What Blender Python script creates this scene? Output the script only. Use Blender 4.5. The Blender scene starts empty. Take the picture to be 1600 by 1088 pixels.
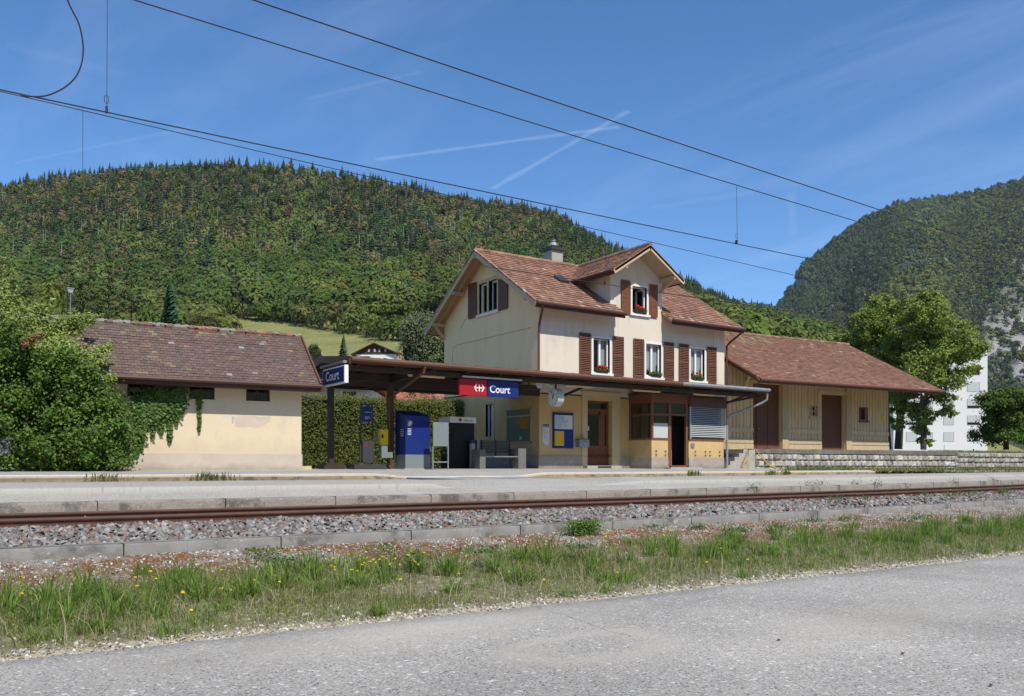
import bpy, math, random
import numpy as np
from mathutils import Vector, Matrix
R = math.radians
S = bpy.context.scene
# ---------------------------------------------------------------- camera, sky, sun, exposure
EYE = 1.5
VX, VY, F, HZ, CX = 0.556, 0.831, 1320.0, 728.5, 800.0
cd = bpy.data.cameras.new("camera"); cam = bpy.data.objects.new("camera", cd); S.collection.objects.link(cam)
cam.location = (0, 0, EYE); cam.rotation_euler = (R(90), 0, -math.atan2(VX, VY))
cd.sensor_width = 36; cd.lens = 36*F/1600; cd.shift_y = (HZ-544)/1600; cd.clip_start = 0.1; cd.clip_end = 12000
S.camera = cam
SUN_EL, SUN_AZ = 51.0, 3.0
w = bpy.data.worlds.new("World"); S.world = w; w.use_nodes = True
nt = w.node_tree; N = nt.nodes; LK = nt.links
for n in list(N): N.remove(n)
wo = N.new('ShaderNodeOutputWorld'); bg = N.new('ShaderNodeBackground'); sky = N.new('ShaderNodeTexSky')
sky.sky_type = 'NISHITA'; sky.sun_disc = False; sky.sun_elevation = R(SUN_EL); sky.sun_rotation = R(180+SUN_AZ)
sky.altitude = 2500; sky.air_density = 1.0; sky.dust_density = 0.3; sky.ozone_density = 3.0
bg.inputs[1].default_value = 0.15
# thin cirrus and old contrails, laid on a plane high above the valley (direction / height)
tc = N.new('ShaderNodeTexCoord'); sp = N.new('ShaderNodeSeparateXYZ'); LK.new(tc.outputs['Generated'], sp.inputs[0])
def wm(op, a, b=None, c=None, clamp=False):
    n = N.new('ShaderNodeMath'); n.operation = op; n.use_clamp = clamp
    for i, v in enumerate((a, b, c)):
        if v is None: continue
        if isinstance(v, (int, float)): n.inputs[i].default_value = v
        else: LK.new(v, n.inputs[i])
    return n.outputs[0]
zz = wm('MAXIMUM', sp.outputs[2], 0.04)
px_ = wm('DIVIDE', sp.outputs[0], zz); py_ = wm('DIVIDE', sp.outputs[1], zz)
cb = N.new('ShaderNodeCombineXYZ'); LK.new(px_, cb.inputs[0]); LK.new(py_, cb.inputs[1])
mp = N.new('ShaderNodeMapping'); LK.new(cb.outputs[0], mp.inputs[0]); mp.inputs['Rotation'].default_value = (0, 0, R(35)); mp.inputs['Scale'].default_value = (0.9, 0.22, 1)
nz = N.new('ShaderNodeTexNoise'); LK.new(mp.outputs[0], nz.inputs[0]); nz.inputs['Scale'].default_value = 1.3; nz.inputs['Detail'].default_value = 8; nz.inputs['Roughness'].default_value = .62; nz.inputs['Distortion'].default_value = .6
ci = wm('MULTIPLY', wm('SUBTRACT', nz.outputs[0], 0.47), 0.30, clamp=True)
def sky_dir(px, py):
    u = (px-CX)/F; t = (HZ-py)/F
    return ((VX+VY*u)/t, (VY-VX*u)/t)
nz2 = N.new('ShaderNodeTexNoise'); LK.new(cb.outputs[0], nz2.inputs[0]); nz2.inputs['Scale'].default_value = 9; nz2.inputs['Detail'].default_value = 5
tot = ci
for (x0, y0, x1, y1, wd, st) in [(585, 250, 970, 198, .014, .17), (768, 296, 985, 172, .015, .17), (20, 255, 300, 200, .010, .07), (480, 155, 660, 112, .010, .06), (10, 70, 200, 118, .03, .035), (1236, 300, 1240, 370, .018, .07), (1020, 325, 1180, 300, .03, .06), (1300, 70, 1560, 10, .02, .025)]:
    ax, ay = sky_dir(x0, y0); bx, by = sky_dir(x1, y1)
    dx, dy = bx-ax, by-ay; L = math.hypot(dx, dy); dx /= L; dy /= L
    rx = wm('SUBTRACT', px_, ax); ry = wm('SUBTRACT', py_, ay)
    al = wm('ADD', wm('MULTIPLY', rx, dx), wm('MULTIPLY', ry, dy))
    ac = wm('ABSOLUTE', wm('SUBTRACT', wm('MULTIPLY', rx, dy), wm('MULTIPLY', ry, dx)))
    ac = wm('ADD', ac, wm('MULTIPLY', wm('SUBTRACT', nz2.outputs[0], .5), wd*2.4))
    m = wm('SUBTRACT', 1.0, wm('DIVIDE', wm('ABSOLUTE', ac), wd*1.25), clamp=True)
    e = wm('MULTIPLY', wm('DIVIDE', al, L*.12), wm('DIVIDE', wm('SUBTRACT', L, al), L*.12), clamp=True)
    e = wm('MULTIPLY', e, wm('GREATER_THAN', al, 0.0))
    e = wm('MULTIPLY', e, wm('ADD', .35, wm('MULTIPLY', nz2.outputs[0], 1.2)))
    tot = wm('ADD', tot, wm('MULTIPLY', wm('MULTIPLY', m, e), st*.5), clamp=True)
mx = N.new('ShaderNodeMix'); mx.data_type = 'RGBA'
hs_ = N.new('ShaderNodeHueSaturation'); hs_.inputs['Saturation'].default_value = 1.20; hs_.inputs['Value'].default_value = .85; LK.new(sky.outputs[0], hs_.inputs['Color']); LK.new(tot, mx.inputs[0]); LK.new(hs_.outputs[0], mx.inputs[6]); mx.inputs[7].default_value = (7.0, 7.6, 8.4, 1)
LK.new(mx.outputs[2], bg.inputs[0]); LK.new(bg.outputs[0], wo.inputs[0])
ld = bpy.data.lights.new("sun", 'SUN'); lo = bpy.data.objects.new("sun", ld); S.collection.objects.link(lo)
ld.energy = 3.4; ld.angle = R(0.53); ld.color = (1.0, 0.94, 0.84); lo.location = (-5, -40, 60)
lo.rotation_euler = (R(90-SUN_EL), 0, R(-SUN_AZ))
S.view_settings.view_transform = 'Standard'; S.view_settings.look = 'None'; S.view_settings.exposure = 0.55; S.view_settings.gamma = 1.0
S.view_settings.use_curve_mapping = False
# ---------------------------------------------------------------- helpers
rng = np.random.default_rng(7); random.seed(7)
COL = S.collection
def at(px, py, Y):
    u = (px-CX)/F; d = Y/(VY-VX*u)
    return Vector((d*(VX+VY*u), Y, EYE+d*(HZ-py)/F))
def atd(px, py, d):
    u = (px-CX)/F
    return Vector((d*(VX+VY*u), d*(VY-VX*u), EYE+d*(HZ-py)/F))
class Fr:                                   # a vertical working plane: P + U*u + W*n (n into the wall), z up
    def __init__(s, x, y, ang):
        s.P = Vector((x, y, 0)); s.U = Vector((math.cos(ang), math.sin(ang), 0)); s.W = Vector((-math.sin(ang), math.cos(ang), 0))
    def pt(s, u, n, z): return s.P + s.U*u + s.W*n + Vector((0, 0, z))
    def hit(s, px, py, n=0.0):
        k = (px-CX)/F; D = Vector((VX+VY*k, VY-VX*k, (HZ-py)/F)); Q = s.P+s.W*n
        t = Q.dot(s.W)/D.dot(s.W); p = D*t
        return ((p-s.P).dot(s.U), EYE+p.z)
WMAT = {}
def tag(o, label=None, cat=None, group=None, kind=None):
    if label: o['label'] = label
    if cat: o['category'] = cat
    if group: o['group'] = group
    if kind: o['kind'] = kind
    return o
def thing(name, loc, label, cat, group=None):
    o = bpy.data.objects.new(name, None); COL.objects.link(o); o.location = loc; o.empty_display_size = .2
    WMAT[o] = Vector(loc); return tag(o, label, cat, group)
def finish(name, me, mats, parent=None, smooth=False, base=None):
    o = bpy.data.objects.new(name, me); COL.objects.link(o)
    for m in (mats if isinstance(mats, (list, tuple)) else [mats]): me.materials.append(m)
    n = len(me.vertices); co = np.empty(n*3, np.float32); me.vertices.foreach_get('co', co); co = co.reshape(-1, 3)
    if parent is not None:
        org = WMAT[parent]; o.parent = parent; WMAT[o] = org
    else:
        org = Vector(base) if base is not None else Vector(((co[:, 0].min()+co[:, 0].max())/2, (co[:, 1].min()+co[:, 1].max())/2, co[:, 2].min()))
        o.location = org; WMAT[o] = org
    co = co - np.array(org, np.float32); me.vertices.foreach_set('co', co.ravel()); me.update()
    if smooth: me.polygons.foreach_set('use_smooth', [True]*len(me.polygons))
    return o
class MB:
    def __init__(s): s.p = []; s.k = 0; s.v = []; s.f = []; s.c = []; s.m = []; s.mi = 0; s.col = (1, 1, 1)
    def poly(s, pts, col=None):
        s.k += 1; s.p += [s.k]*len(pts); b = len(s.v); s.v += [tuple(p) for p in pts]; s.f.append(tuple(range(b, b+len(pts)))); s.c.append(col or s.col); s.m.append(s.mi)
    def mesh(s, vs, fs):
        s.k += 1; s.p += [s.k]*len(vs); b = len(s.v); s.v += [tuple(p) for p in vs]
        for f in fs: s.f.append(tuple(b+i for i in f)); s.c.append(s.col); s.m.append(s.mi)
    def hexa(s, p):                         # p[0..3] bottom loop, p[4..7] top loop
        s.mesh(p, [(3, 2, 1, 0), (4, 5, 6, 7), (0, 1, 5, 4), (1, 2, 6, 5), (2, 3, 7, 6), (3, 0, 4, 7)])
    def box(s, x0, x1, y0, y1, z0, z1):
        s.hexa([(x0, y0, z0), (x1, y0, z0), (x1, y1, z0), (x0, y1, z0), (x0, y0, z1), (x1, y0, z1), (x1, y1, z1), (x0, y1, z1)])
    def fb(s, fr, u0, u1, n0, n1, z0, z1):  # box in a frame
        s.hexa([fr.pt(u0, n0, z0), fr.pt(u1, n0, z0), fr.pt(u1, n1, z0), fr.pt(u0, n1, z0), fr.pt(u0, n0, z1), fr.pt(u1, n0, z1), fr.pt(u1, n1, z1), fr.pt(u0, n1, z1)])
    def slab(s, O, A, B, C):                # parallelepiped O + a*A + b*B + c*C
        O, A, B, C = map(Vector, (O, A, B, C))
        s.hexa([O, O+A, O+A+B, O+B, O+C, O+A+C, O+A+B+C, O+B+C])
    def bar(s, a, b, w, h=None, up=(0, 0, 1)):
        a, b = Vector(a), Vector(b); h = h or w; t = (b-a).normalized(); up = Vector(up)
        if abs(t.dot(up)) > .98: up = Vector((1, 0, 0))
        x = t.cross(up).normalized(); y = x.cross(t).normalized()
        q = [-x*w/2-y*h/2, x*w/2-y*h/2, x*w/2+y*h/2, -x*w/2+y*h/2]
        s.hexa([a+k for k in q]+[b+k for k in q])
    def tube(s, pts, r, n=8, cap=True, r2=None):
        pts = [Vector(p) for p in pts]; m = len(pts); vs = []; prev = None
        for i, p in enumerate(pts):
            t = (pts[min(i+1, m-1)]-pts[max(i-1, 0)]).normalized()
            if prev is None:
                a = Vector((0, 0, 1)) if abs(t.z) < .9 else Vector((1, 0, 0)); x = t.cross(a).normalized()
            else: x = (prev-t*prev.dot(t)).normalized()
            prev = x; y = t.cross(x); rr = r if r2 is None else r+(r2-r)*i/(m-1)
            for k in range(n):
                a = 2*math.pi*k/n; vs.append(p+x*math.cos(a)*rr+y*math.sin(a)*rr)
        fs = [(i*n+k, i*n+(k+1) % n, (i+1)*n+(k+1) % n, (i+1)*n+k) for i in range(m-1) for k in range(n)]
        if cap: fs += [tuple(range(n-1, -1, -1)), tuple((m-1)*n+k for k in range(n))]
        s.mesh(vs, fs)
    def disc(s, c, nrm, r, n=24, thick=0.0):
        c = Vector(c); nrm = Vector(nrm).normalized()
        s.tube([c, c+nrm*thick], r, n)
    def build(s, name, mats, parent=None, smooth=False, base=None, kind=None, split=False):
        if split:                                # every piece becomes a part of its own
            out = []; seen = {}
            for f, c, m in zip(s.f, s.c, s.m):
                k = s.p[f[0]]; seen.setdefault(k, []).append((f, c, m))
            for k, fs in seen.items():
                q = MB(); ids = sorted({i for f, _, _ in fs for i in f}); mp_ = {i: j for j, i in enumerate(ids)}
                q.v = [s.v[i] for i in ids]; q.p = [0]*len(ids)
                for f, c, m in fs: q.f.append(tuple(mp_[i] for i in f)); q.c.append(c); q.m.append(m)
                out.append(q.build(name, mats, parent, smooth, base, kind))
            return out
        me = bpy.data.meshes.new(name); me.from_pydata(s.v, [], s.f)
        a = me.attributes.new('col', 'FLOAT_COLOR', 'FACE')
        a.data.foreach_set('color', np.array([(c[0], c[1], c[2], 1) for c in s.c], np.float32).ravel())
        me.polygons.foreach_set('material_index', s.m)
        o = finish(name, me, mats, parent, smooth, base)
        if kind: o['kind'] = kind
        return o
def npmesh(name, V, Fq, cols, mats, parent=None, smooth=False, base=None):   # V (n,3), Fq (m,k), cols (m,3)
    me = bpy.data.meshes.new(name); V = np.asarray(V, np.float32); Fq = np.asarray(Fq, np.int32); m, k = Fq.shape
    me.vertices.add(len(V)); me.vertices.foreach_set('co', V.ravel())
    me.loops.add(m*k); me.loops.foreach_set('vertex_index', Fq.ravel())
    me.polygons.add(m); me.polygons.foreach_set('loop_start', np.arange(0, m*k, k, dtype=np.int32)); me.polygons.foreach_set('loop_total', np.full(m, k, np.int32))
    a = me.attributes.new('col', 'FLOAT_COLOR', 'FACE'); c4 = np.ones((m, 4), np.float32); c4[:, :3] = cols; a.data.foreach_set('color', c4.ravel())
    me.update(calc_edges=True)
    return finish(name, me, mats, parent, smooth, base)
# ---------------------------------------------------------------- materials
MT = {}
def mat(name, col, rough=.85, var=.12, scale=3.0, bump=0.0, bscale=60, spec=.3, metal=0.0, vcol=False, speck=None, spscale=90, spth=.2, stain=None, stscale=1.2, stth=.55, trans=0.0, coord='Object', stretch=(1, 1, 1), fine=0.0, dirt=None):
    m = bpy.data.materials.new(name); m.use_nodes = True; t = m.node_tree; n = t.nodes; l = t.links
    b = n['Principled BSDF']; out = n['Material Output']; b.inputs['Roughness'].default_value = rough; b.inputs['Metallic'].default_value = metal
    b.inputs['Specular IOR Level'].default_value = spec
    co = n.new('ShaderNodeTexCoord'); mp = n.new('ShaderNodeMapping'); l.new(co.outputs[coord], mp.inputs[0]); mp.inputs['Scale'].default_value = stretch
    def noise(sc, det=5, rg=.6, d=0):
        q = n.new('ShaderNodeTexNoise'); l.new(mp.outputs[0], q.inputs[0]); q.inputs['Scale'].default_value = sc; q.inputs['Detail'].default_value = det; q.inputs['Roughness'].default_value = rg; return q.outputs[0]
    def mixc(f, a, c, mode='MIX'):
        q = n.new('ShaderNodeMix'); q.data_type = 'RGBA'; q.blend_type = mode
        for i, v in ((0, f), (6, a), (7, c)):
            if isinstance(v, (int, float)): q.inputs[i].default_value = v
            elif isinstance(v, tuple): q.inputs[i].default_value = (*v[:3], 1)
            else: l.new(v, q.inputs[i])
        return q.outputs[2]
    def ramp(f, lo, hi, a=0.0, c=1.0):
        q = n.new('ShaderNodeMapRange'); l.new(f, q.inputs[0]); q.inputs[1].default_value = lo; q.inputs[2].default_value = hi; q.inputs[3].default_value = a; q.inputs[4].default_value = c; return q.outputs[0]
    if vcol:
        at_ = n.new('ShaderNodeAttribute'); at_.attribute_name = 'col'; c = at_.outputs['Color']
        if col is not None: c = mixc(1.0, c, tuple(col), 'MULTIPLY')
    else: c = tuple(col)
    if var:
        v = ramp(noise(scale), .25, .75, 1-var, 1+var)
        if fine: v2 = ramp(noise(scale*14, 3), .25, .75, 1-fine, 1+fine); q = n.new('ShaderNodeMath'); q.operation = 'MULTIPLY'; l.new(v, q.inputs[0]); l.new(v2, q.inputs[1]); v = q.outputs[0]
        c = mixc(1.0, c, v, 'MULTIPLY')
    if stain: c = mixc(ramp(noise(stscale, 7, .65), stth, stth+.12), c, tuple(stain))
    if speck:
        for (sc_, th, cc) in speck:
            q = n.new('ShaderNodeTexVoronoi'); l.new(mp.outputs[0], q.inputs[0]); q.inputs['Scale'].default_value = sc_
            f = n.new('ShaderNodeSeparateColor'); l.new(q.outputs['Color'], f.inputs[0])
            c = mixc(ramp(f.outputs[0], 1-th, 1-th+.02), c, tuple(cc))
    if dirt:                                   # splashed soil along the foot of a wall
        z0_, h_, dc, ds = dirt; ge = n.new('ShaderNodeNewGeometry'); sx_ = n.new('ShaderNodeSeparateXYZ'); l.new(ge.outputs['Position'], sx_.inputs[0])
        nn_ = n.new('ShaderNodeTexNoise'); l.new(ge.outputs['Position'], nn_.inputs[0]); nn_.inputs['Scale'].default_value = 2.5; nn_.inputs['Detail'].default_value = 8
        ad_ = n.new('ShaderNodeMath'); ad_.operation = 'MULTIPLY_ADD'; l.new(nn_.outputs[0], ad_.inputs[0]); ad_.inputs[1].default_value = -h_*2.2; l.new(sx_.outputs[2], ad_.inputs[2])
        c = mixc(ramp(ad_.outputs[0], z0_+h_-h_*1.1, z0_-h_*1.1, 0, ds), c, tuple(dc))
    l.new(c, b.inputs['Base Color']) if not isinstance(c, tuple) else setattr(b.inputs['Base Color'], 'default_value', (*c, 1))
    if bump:
        q = n.new('ShaderNodeBump'); q.inputs['Strength'].default_value = bump; q.inputs['Distance'].default_value = .02; l.new(noise(bscale, 4), q.inputs['Height']); l.new(q.outputs[0], b.inputs['Normal'])
    if trans:
        tr = n.new('ShaderNodeBsdfTranslucent'); ms = n.new('ShaderNodeMixShader'); ms.inputs[0].default_value = trans
        l.new(c, tr.inputs[0]); l.new(b.outputs[0], ms.inputs[1]); l.new(tr.outputs[0], ms.inputs[2]); l.new(ms.outputs[0], out.inputs[0])
    MT[name] = m; return m
def glassmat(name, tint, fac, rough=.02):
    m = bpy.data.materials.new(name); m.use_nodes = True; t = m.node_tree; n = t.nodes; l = t.links; n.remove(n['Principled BSDF'])
    a = n.new('ShaderNodeBsdfTransparent'); a.inputs[0].default_value = (*tint, 1); g = n.new('ShaderNodeBsdfGlossy'); g.inputs['Roughness'].default_value = rough
    fr = n.new('ShaderNodeFresnel'); fr.inputs[0].default_value = 1.5; ad = n.new('ShaderNodeMath'); ad.operation = 'ADD'; ad.use_clamp = True; ad.inputs[1].default_value = fac; l.new(fr.outputs[0], ad.inputs[0])
    gb = n.new('ShaderNodeNewGeometry'); bk = n.new('ShaderNodeMath'); bk.operation = 'SUBTRACT'; bk.inputs[0].default_value = 1.0; l.new(gb.outputs['Backfacing'], bk.inputs[1]); ml = n.new('ShaderNodeMath'); ml.operation = 'MULTIPLY'; l.new(ad.outputs[0], ml.inputs[0]); l.new(bk.outputs[0], ml.inputs[1])
    x = n.new('ShaderNodeMixShader'); l.new(ml.outputs[0], x.inputs[0]); l.new(a.outputs[0], x.inputs[1]); l.new(g.outputs[0], x.inputs[2]); l.new(x.outputs[0], n['Material Output'].inputs[0])
    MT[name] = m; return m
mat('cream', (.69, .625, .52), .9, .05, 1.2, .2, 120, stain=(.60, .53, .43), stscale=1.0, stth=.54, stretch=(1.6, 1.6, .5))
mat('cream_gable', (.92, .68, .39), .9, .05, 1.2, .2, 120, stain=(.86, .62, .36), stscale=1.0, stth=.55, stretch=(1.6, 1.6, .5))  # gable copy of cream, brightened and warmed in colour for the lifted shade
mat('ochre', (.60, .42, .19), .9, .07, 1.4, .25, 100, stain=(.50, .38, .21), stscale=1.3, stth=.53, stretch=(1, 1, .5), dirt=(1.9, .4, (.42, .32, .19), .6))
mat('hut_wall', (.70, .585, .40), .9, .04, .9, .15, 90, stain=(.62, .52, .38), stscale=1.0, stth=.56, stretch=(1, 1, .6), dirt=(1.9, .5, (.60, .48, .34), .7))
mat('hut_plinth', (.54, .46, .38), .9, .09, 2, .2, 80, dirt=(1.35, .25, (.33, .29, .22), .8))
mat('plinth', (.36, .31, .27), .9, .1, 3, .25, 80, stain=(.45, .40, .33), stscale=2, stth=.56, dirt=(1.38, .2, (.20, .18, .15), .8))
mat('stone_trim', (.60, .47, .27), .85, .06, 3, .1)
mat('white_trim', (.78, .76, .72), .6, .04, 3)
mat('white_paint', (.8, .8, .8), .45, .03, 3)
mat('shutter_brown', (.16, .07, .042), .6, .2, 6)
mat('shutter_dark', (.14, .065, .045), .6, .2, 6)
mat('wood_soffit', (.62, .34, .16), .8, .15, 5, stretch=(1, 1, 1))
mat('wood_light', (.55, .42, .27), .8, .15, 5)
mat('gutter_brown', (.085, .042, .03), .55, .15, 4)
mat('copper', (.15, .068, .043), .5, .12, 4)
mat('zinc', (.32, .34, .36), .45, .15, 4, metal=.3)
mat('dark_steel', (.05, .036, .03), .6, .2, 3)
mat('brown_steel', (.11, .055, .045), .6, .15, 3)
mat('tiles', (1.18, 1.14, 1.10), .85, .18, 14, .25, 70, vcol=True, spec=.2)
mat('concrete', (.40, .38, .34), .92, .12, 2.0, .35, 60, speck=[(70, .05, (.55, .53, .48)), (45, .05, (.26, .24, .22))], stain=(.28, .25, .22), stscale=1.1, stth=.56)
mat('conc_light', (.41, .395, .35), .9, .14, 3, .2, 50, stain=(.27, .26, .23), stscale=3.0, stth=.54, stretch=(4, 1, .4))
mat('conc_edge', (.26, .225, .19), .92, .16, 2, .5, 50, speck=[(60, .05, (.36, .33, .28))], stain=(.12, .105, .09), stscale=2.2, stth=.53, fine=.15)
mat('conc_trough', (.235, .225, .205), .92, .2, 3, .5, 40, speck=[(40, .012, (.5, .49, .46)), (14, .006, (.6, .6, .57))], stain=(.12, .115, .10), stscale=1.6, stth=.52)
mat('conc_lichen', (.38, .31, .20), .92, .2, 2.5, .4, 50, stain=(.17, .15, .11), stscale=3, stth=.50)
mat('edge_orange', (.52, .38, .21), .92, .12, 3, .2, 50)
mat('asphalt_old', (.37, .345, .295), .95, .10, .8, .35, 120, speck=[(60, .10, (.50, .48, .44)), (75, .08, (.20, .19, .18))], stain=(.42, .40, .36), stscale=.5, stth=.52)
mat('rust', (.13, .065, .045), .75, .2, 6, .2, 80)
mat('rail_top', (.22, .16, .14), .4, .15, 6, metal=.3)
mat('stones', None, .9, .15, 30, .3, 90, vcol=True)
mat('leaf', None, .6, 0, vcol=True, trans=.28, spec=.25)
mat('leaf_far', None, .9, 0, vcol=True, trans=.22, spec=.05)
mat('grass_blade', None, .6, 0, vcol=True, trans=.42, spec=.2)
mat('bark', (.075, .062, .05), .95, .25, 6, .6, 30)
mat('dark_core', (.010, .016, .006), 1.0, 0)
mat('black', (.012, .012, .014), .5, 0)
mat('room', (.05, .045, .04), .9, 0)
mat('blue', (.010, .026, .17), .4, .03, 2)
mat('sign_blue', (.010, .026, .16), .45, 0)
mat('sign_red', (.38, .012, .018), .5, 0)
mat('sign_white', (.8, .8, .8), .5, 0)
mat('grey_panel', (.19, .225, .215), .6, .05, 4)
mat('grey_metal', (.33, .34, .35), .4, .08, 4, metal=.5)
mat('grey_cement', (.16, .158, .15), .9, .08, 4, .2)
mat('dark_grey', (.05, .05, .055), .5, .1, 4)
mat('yellow', (.70, .48, .02), .5, .03, 4)
mat('paper', (.68, .68, .70), .7, .02, 4)
mat('door_brown', (.19, .075, .04), .5, .15, 5)
mat('roll_brown', (.14, .062, .035), .6, .1, 5)
mat('shed_wood', None, .9, .16, 2.5, .3, 30, vcol=True, stretch=(4, 4, .6))
mat('lace', (.75, .75, .76), .9, .05, 8, trans=.4)
mat('red_flower', (.75, .012, .015), .6, .1, 8, trans=.2)
mat('planter', (.04, .04, .045), .5, .05, 4)
mat('apartment_white', (.72, .72, .72), .9, .03, .2)
mat('blind_grey', (.50, .53, .53), .7, .03, 2)
mat('colour', None, .7, .06, 6, vcol=True)
mat('line_paint', (.62, .61, .58), .7, .15, 8)
mat('wire', (.03, .028, .026), .5, 0)
glassmat('glass', (.93, .95, .95), .06)
glassmat('glass_green', (.55, .62, .52), .10, .05)
# ---------------------------------------------------------------- ground, hills
def yc(x):                                   # the line bends gently away to the right
    x = np.clip(x, -40, 60); return .0026*(x-7.3)**2
def ribbon(name, prof, xs, m, kind='structure', parent=None, smooth=False, label=None, cat=None):
    xs = np.asarray(xs, float); V = []; k = None
    for x in xs:
        p = prof(x) if callable(prof) else prof; k = len(p)
        V += [(x, s+yc(x), z) for s, z in p]
    Fq = [(i*k+j, (i+1)*k+j, (i+1)*k+j+1, i*k+j+1) for i in range(len(xs)-1) for j in range(k-1)]
    o = npmesh(name, V, Fq, np.ones((len(Fq), 3)), m, parent, smooth)
    if kind: o['kind'] = kind
    return o
def fnoise(x, y, s, seed=0):
    r = np.random.default_rng(seed); o = 0; a = 1.0
    for k in range(5):
        for j in range(3):
            t = r.uniform(0, 6.28); f = s*(2**k); p = r.uniform(0, 6.28)
            o = o + a*np.sin(f*(x*math.cos(t)+y*math.sin(t))+p+1.3*np.sin(.7*f*(x*math.sin(t)-y*math.cos(t))+p*2))
        a *= .55
    return o/4.5
LHx = [-900, -300, 4, 60, 120, 200, 280, 360, 440, 520, 600, 680, 760, 820, 870, 900, 950, 1000, 1075, 1130, 1190, 1250, 1320, 1420, 1520, 1700]
LHy = [420, 330, 283, 272, 264, 257, 252, 247, 252, 263, 276, 294, 305, 316, 328, 346, 374, 396, 434, 459, 474, 490, 514, 560, 640, 726]
RHx = [1040, 1150, 1200, 1222, 1240, 1255, 1290, 1340, 1400, 1480, 1550, 1600, 1900, 2300]
RHy = [660, 560, 492, 465, 435, 408, 382, 343, 314, 303, 290, 276, 250, 300]
def hill(px, d):
    px = np.asarray(px, float); d = np.asarray(d, float)
    A = (HZ-(np.interp(px, LHx, LHy)+20))/F; DR = 1000.
    s = np.clip(A/.2, 0, 1)
    a = np.zeros_like(d)+0.0
    ks = [110, 140, 200, 330, 460]; kv = [0, .035, .116, .137, .168]
    low = np.interp(d, ks, kv)*s
    t = np.clip((d-460)/(DR-460), 0, 1)
    a = np.where(d < 460, low, .168*s+(A-.168*s)*(t**.9))
    H = np.where(d <= DR, a*d, A*DR-(d-DR)*.25)
    H = H+np.where((d > 480) & (d < DR), 7*np.sin(px*.018+d*.004)*np.sin(t*3.14)+4*fnoise(px*.02, d*.01, 1, 3)*np.sin(t*3.14), 0)*s
    A2 = (HZ-(np.interp(px, RHx, RHy)+8))/F; D2 = 1900.
    t2 = np.clip((d-850)/(D2-850), 0, 1)
    a2 = .03+(A2-.03)*t2**.8
    H2 = np.where(d <= D2, a2*d, A2*D2-(d-D2)*.35)
    H2 = np.where(d > 850, H2+70*fnoise(px*.013, d*.003, 1, 5)*np.sin(t2*3.14)*np.clip((px-1215)/60, 0, 1), -50)
    H2 = np.where(px > 1150, H2, -50)
    return np.maximum(np.maximum(H, H2), 0)+EYE-.4
def rockiness(px, py):
    v = np.zeros_like(px)
    for (cx, cy, rx, ry, k) in [(1585, 560, 60, 85, 1.5), (1555, 500, 34, 60, .8), (1590, 440, 20, 60, .6), (1236, 425, 16, 10, 1.0), (1250, 448, 26, 9, 1.), (1300, 470, 8, 22, .7), (1480, 410, 14, 8, .6), (1575, 470, 10, 25, .6), (1225, 470, 14, 10, .6), (1262, 405, 14, 6, .6)]:
        v = np.maximum(v, k*np.clip(1.25-((px-cx)/rx)**2-((py-cy)/ry)**2, 0, 1))
    return v
PX = np.concatenate([np.linspace(-900, -60, 30), np.linspace(-50, 1700, 250), np.linspace(1720, 2300, 24)])
DD = np.concatenate([np.linspace(100, 480, 30), np.linspace(495, 1000, 34), np.linspace(1020, 1900, 60), np.linspace(1960, 2400, 5)])
gx, gd = np.meshgrid(PX, DD); u_ = (gx-CX)/F
Hh = hill(gx, gd); V = np.stack([gd*(VX+VY*u_), gd*(VY-VX*u_), Hh], -1).reshape(-1, 3)
nx = len(PX); nd = len(DD)
ii, jj = np.meshgrid(np.arange(nd-1), np.arange(nx-1), indexing='ij'); q = (ii*nx+jj).ravel()
Fq = np.stack([q, q+1, q+nx+1, q+nx], -1)
fx = gx[:-1, :-1].ravel(); fd = gd[:-1, :-1].ravel(); fh = Hh[:-1, :-1].ravel(); fpy = HZ-(fh-EYE)/fd*F
rk = rockiness(fx, fpy)*(fd > 850)*(.75+.5*fnoise(fx*.2, fpy*.2, 1, 94))
cols = np.zeros((len(fx), 3)); cols[:] = (.05, .06, .025)
cols[fd < 480] = (.215, .215, .07)
dry = (fd < 480) & (fnoise(fx*.02, fd*.05, 1, 9) > .75); cols[dry] = (.27, .25, .11)
strip = (fx > 450) & (fx < 560) & (fd > 225) & (fd < 262); cols[strip] = (.45, .37, .2)
cols = cols*(1-np.clip(rk, 0, 1)[:, None])+np.array([.27, .265, .25])*np.clip(rk, 0, 1)[:, None]
mat('hill_ground', None, .95, .25, .05, .8, .25, vcol=True, fine=.2)
MT['hill_ground'].node_tree.nodes['Bump'].inputs['Distance'].default_value = 2.0
o = npmesh('hills', V, Fq, cols, MT['hill_ground'], smooth=True, base=(0, 0, 0)); tag(o, kind='structure')
# ground sheet to the horizon
xs = np.concatenate([[-3700, -2000, -600, -200, -80], np.linspace(-50, 140, 96), [200, 600, 2000, 3700]])
ys = np.concatenate([[-3700, -1500, -300, -60, -20, 0, 6, 12, 16, 18, 20.5, 21.3, 22.0, 22.6, 23, 24, 26, 28, 32, 40, 60, 90, 130, 200, 600, 2500, 3700]])
gxx, gyy = np.meshgrid(xs, ys)
gz = np.interp(gyy-yc(gxx)*.8, [6, 10, 21.6, 22.4], [-.25, .1, .1, 1.26])
V = np.stack([gxx, gyy, gz], -1).reshape(-1, 3); nx = len(xs)
ii, jj = np.meshgrid(np.arange(len(ys)-1), np.arange(nx-1), indexing='ij'); q = (ii*nx+jj).ravel()
mat('ground_grass', (.12, .13, .05), .95, .3, .6, .4, 20, stain=(.22, .18, .10), stscale=.8, stth=.55)
o = npmesh('ground', V, np.stack([q, q+1, q+nx+1, q+nx], -1), np.ones((len(q), 3)), MT['ground_grass'], base=(0, 0, -.3)); tag(o, kind='structure')
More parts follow.
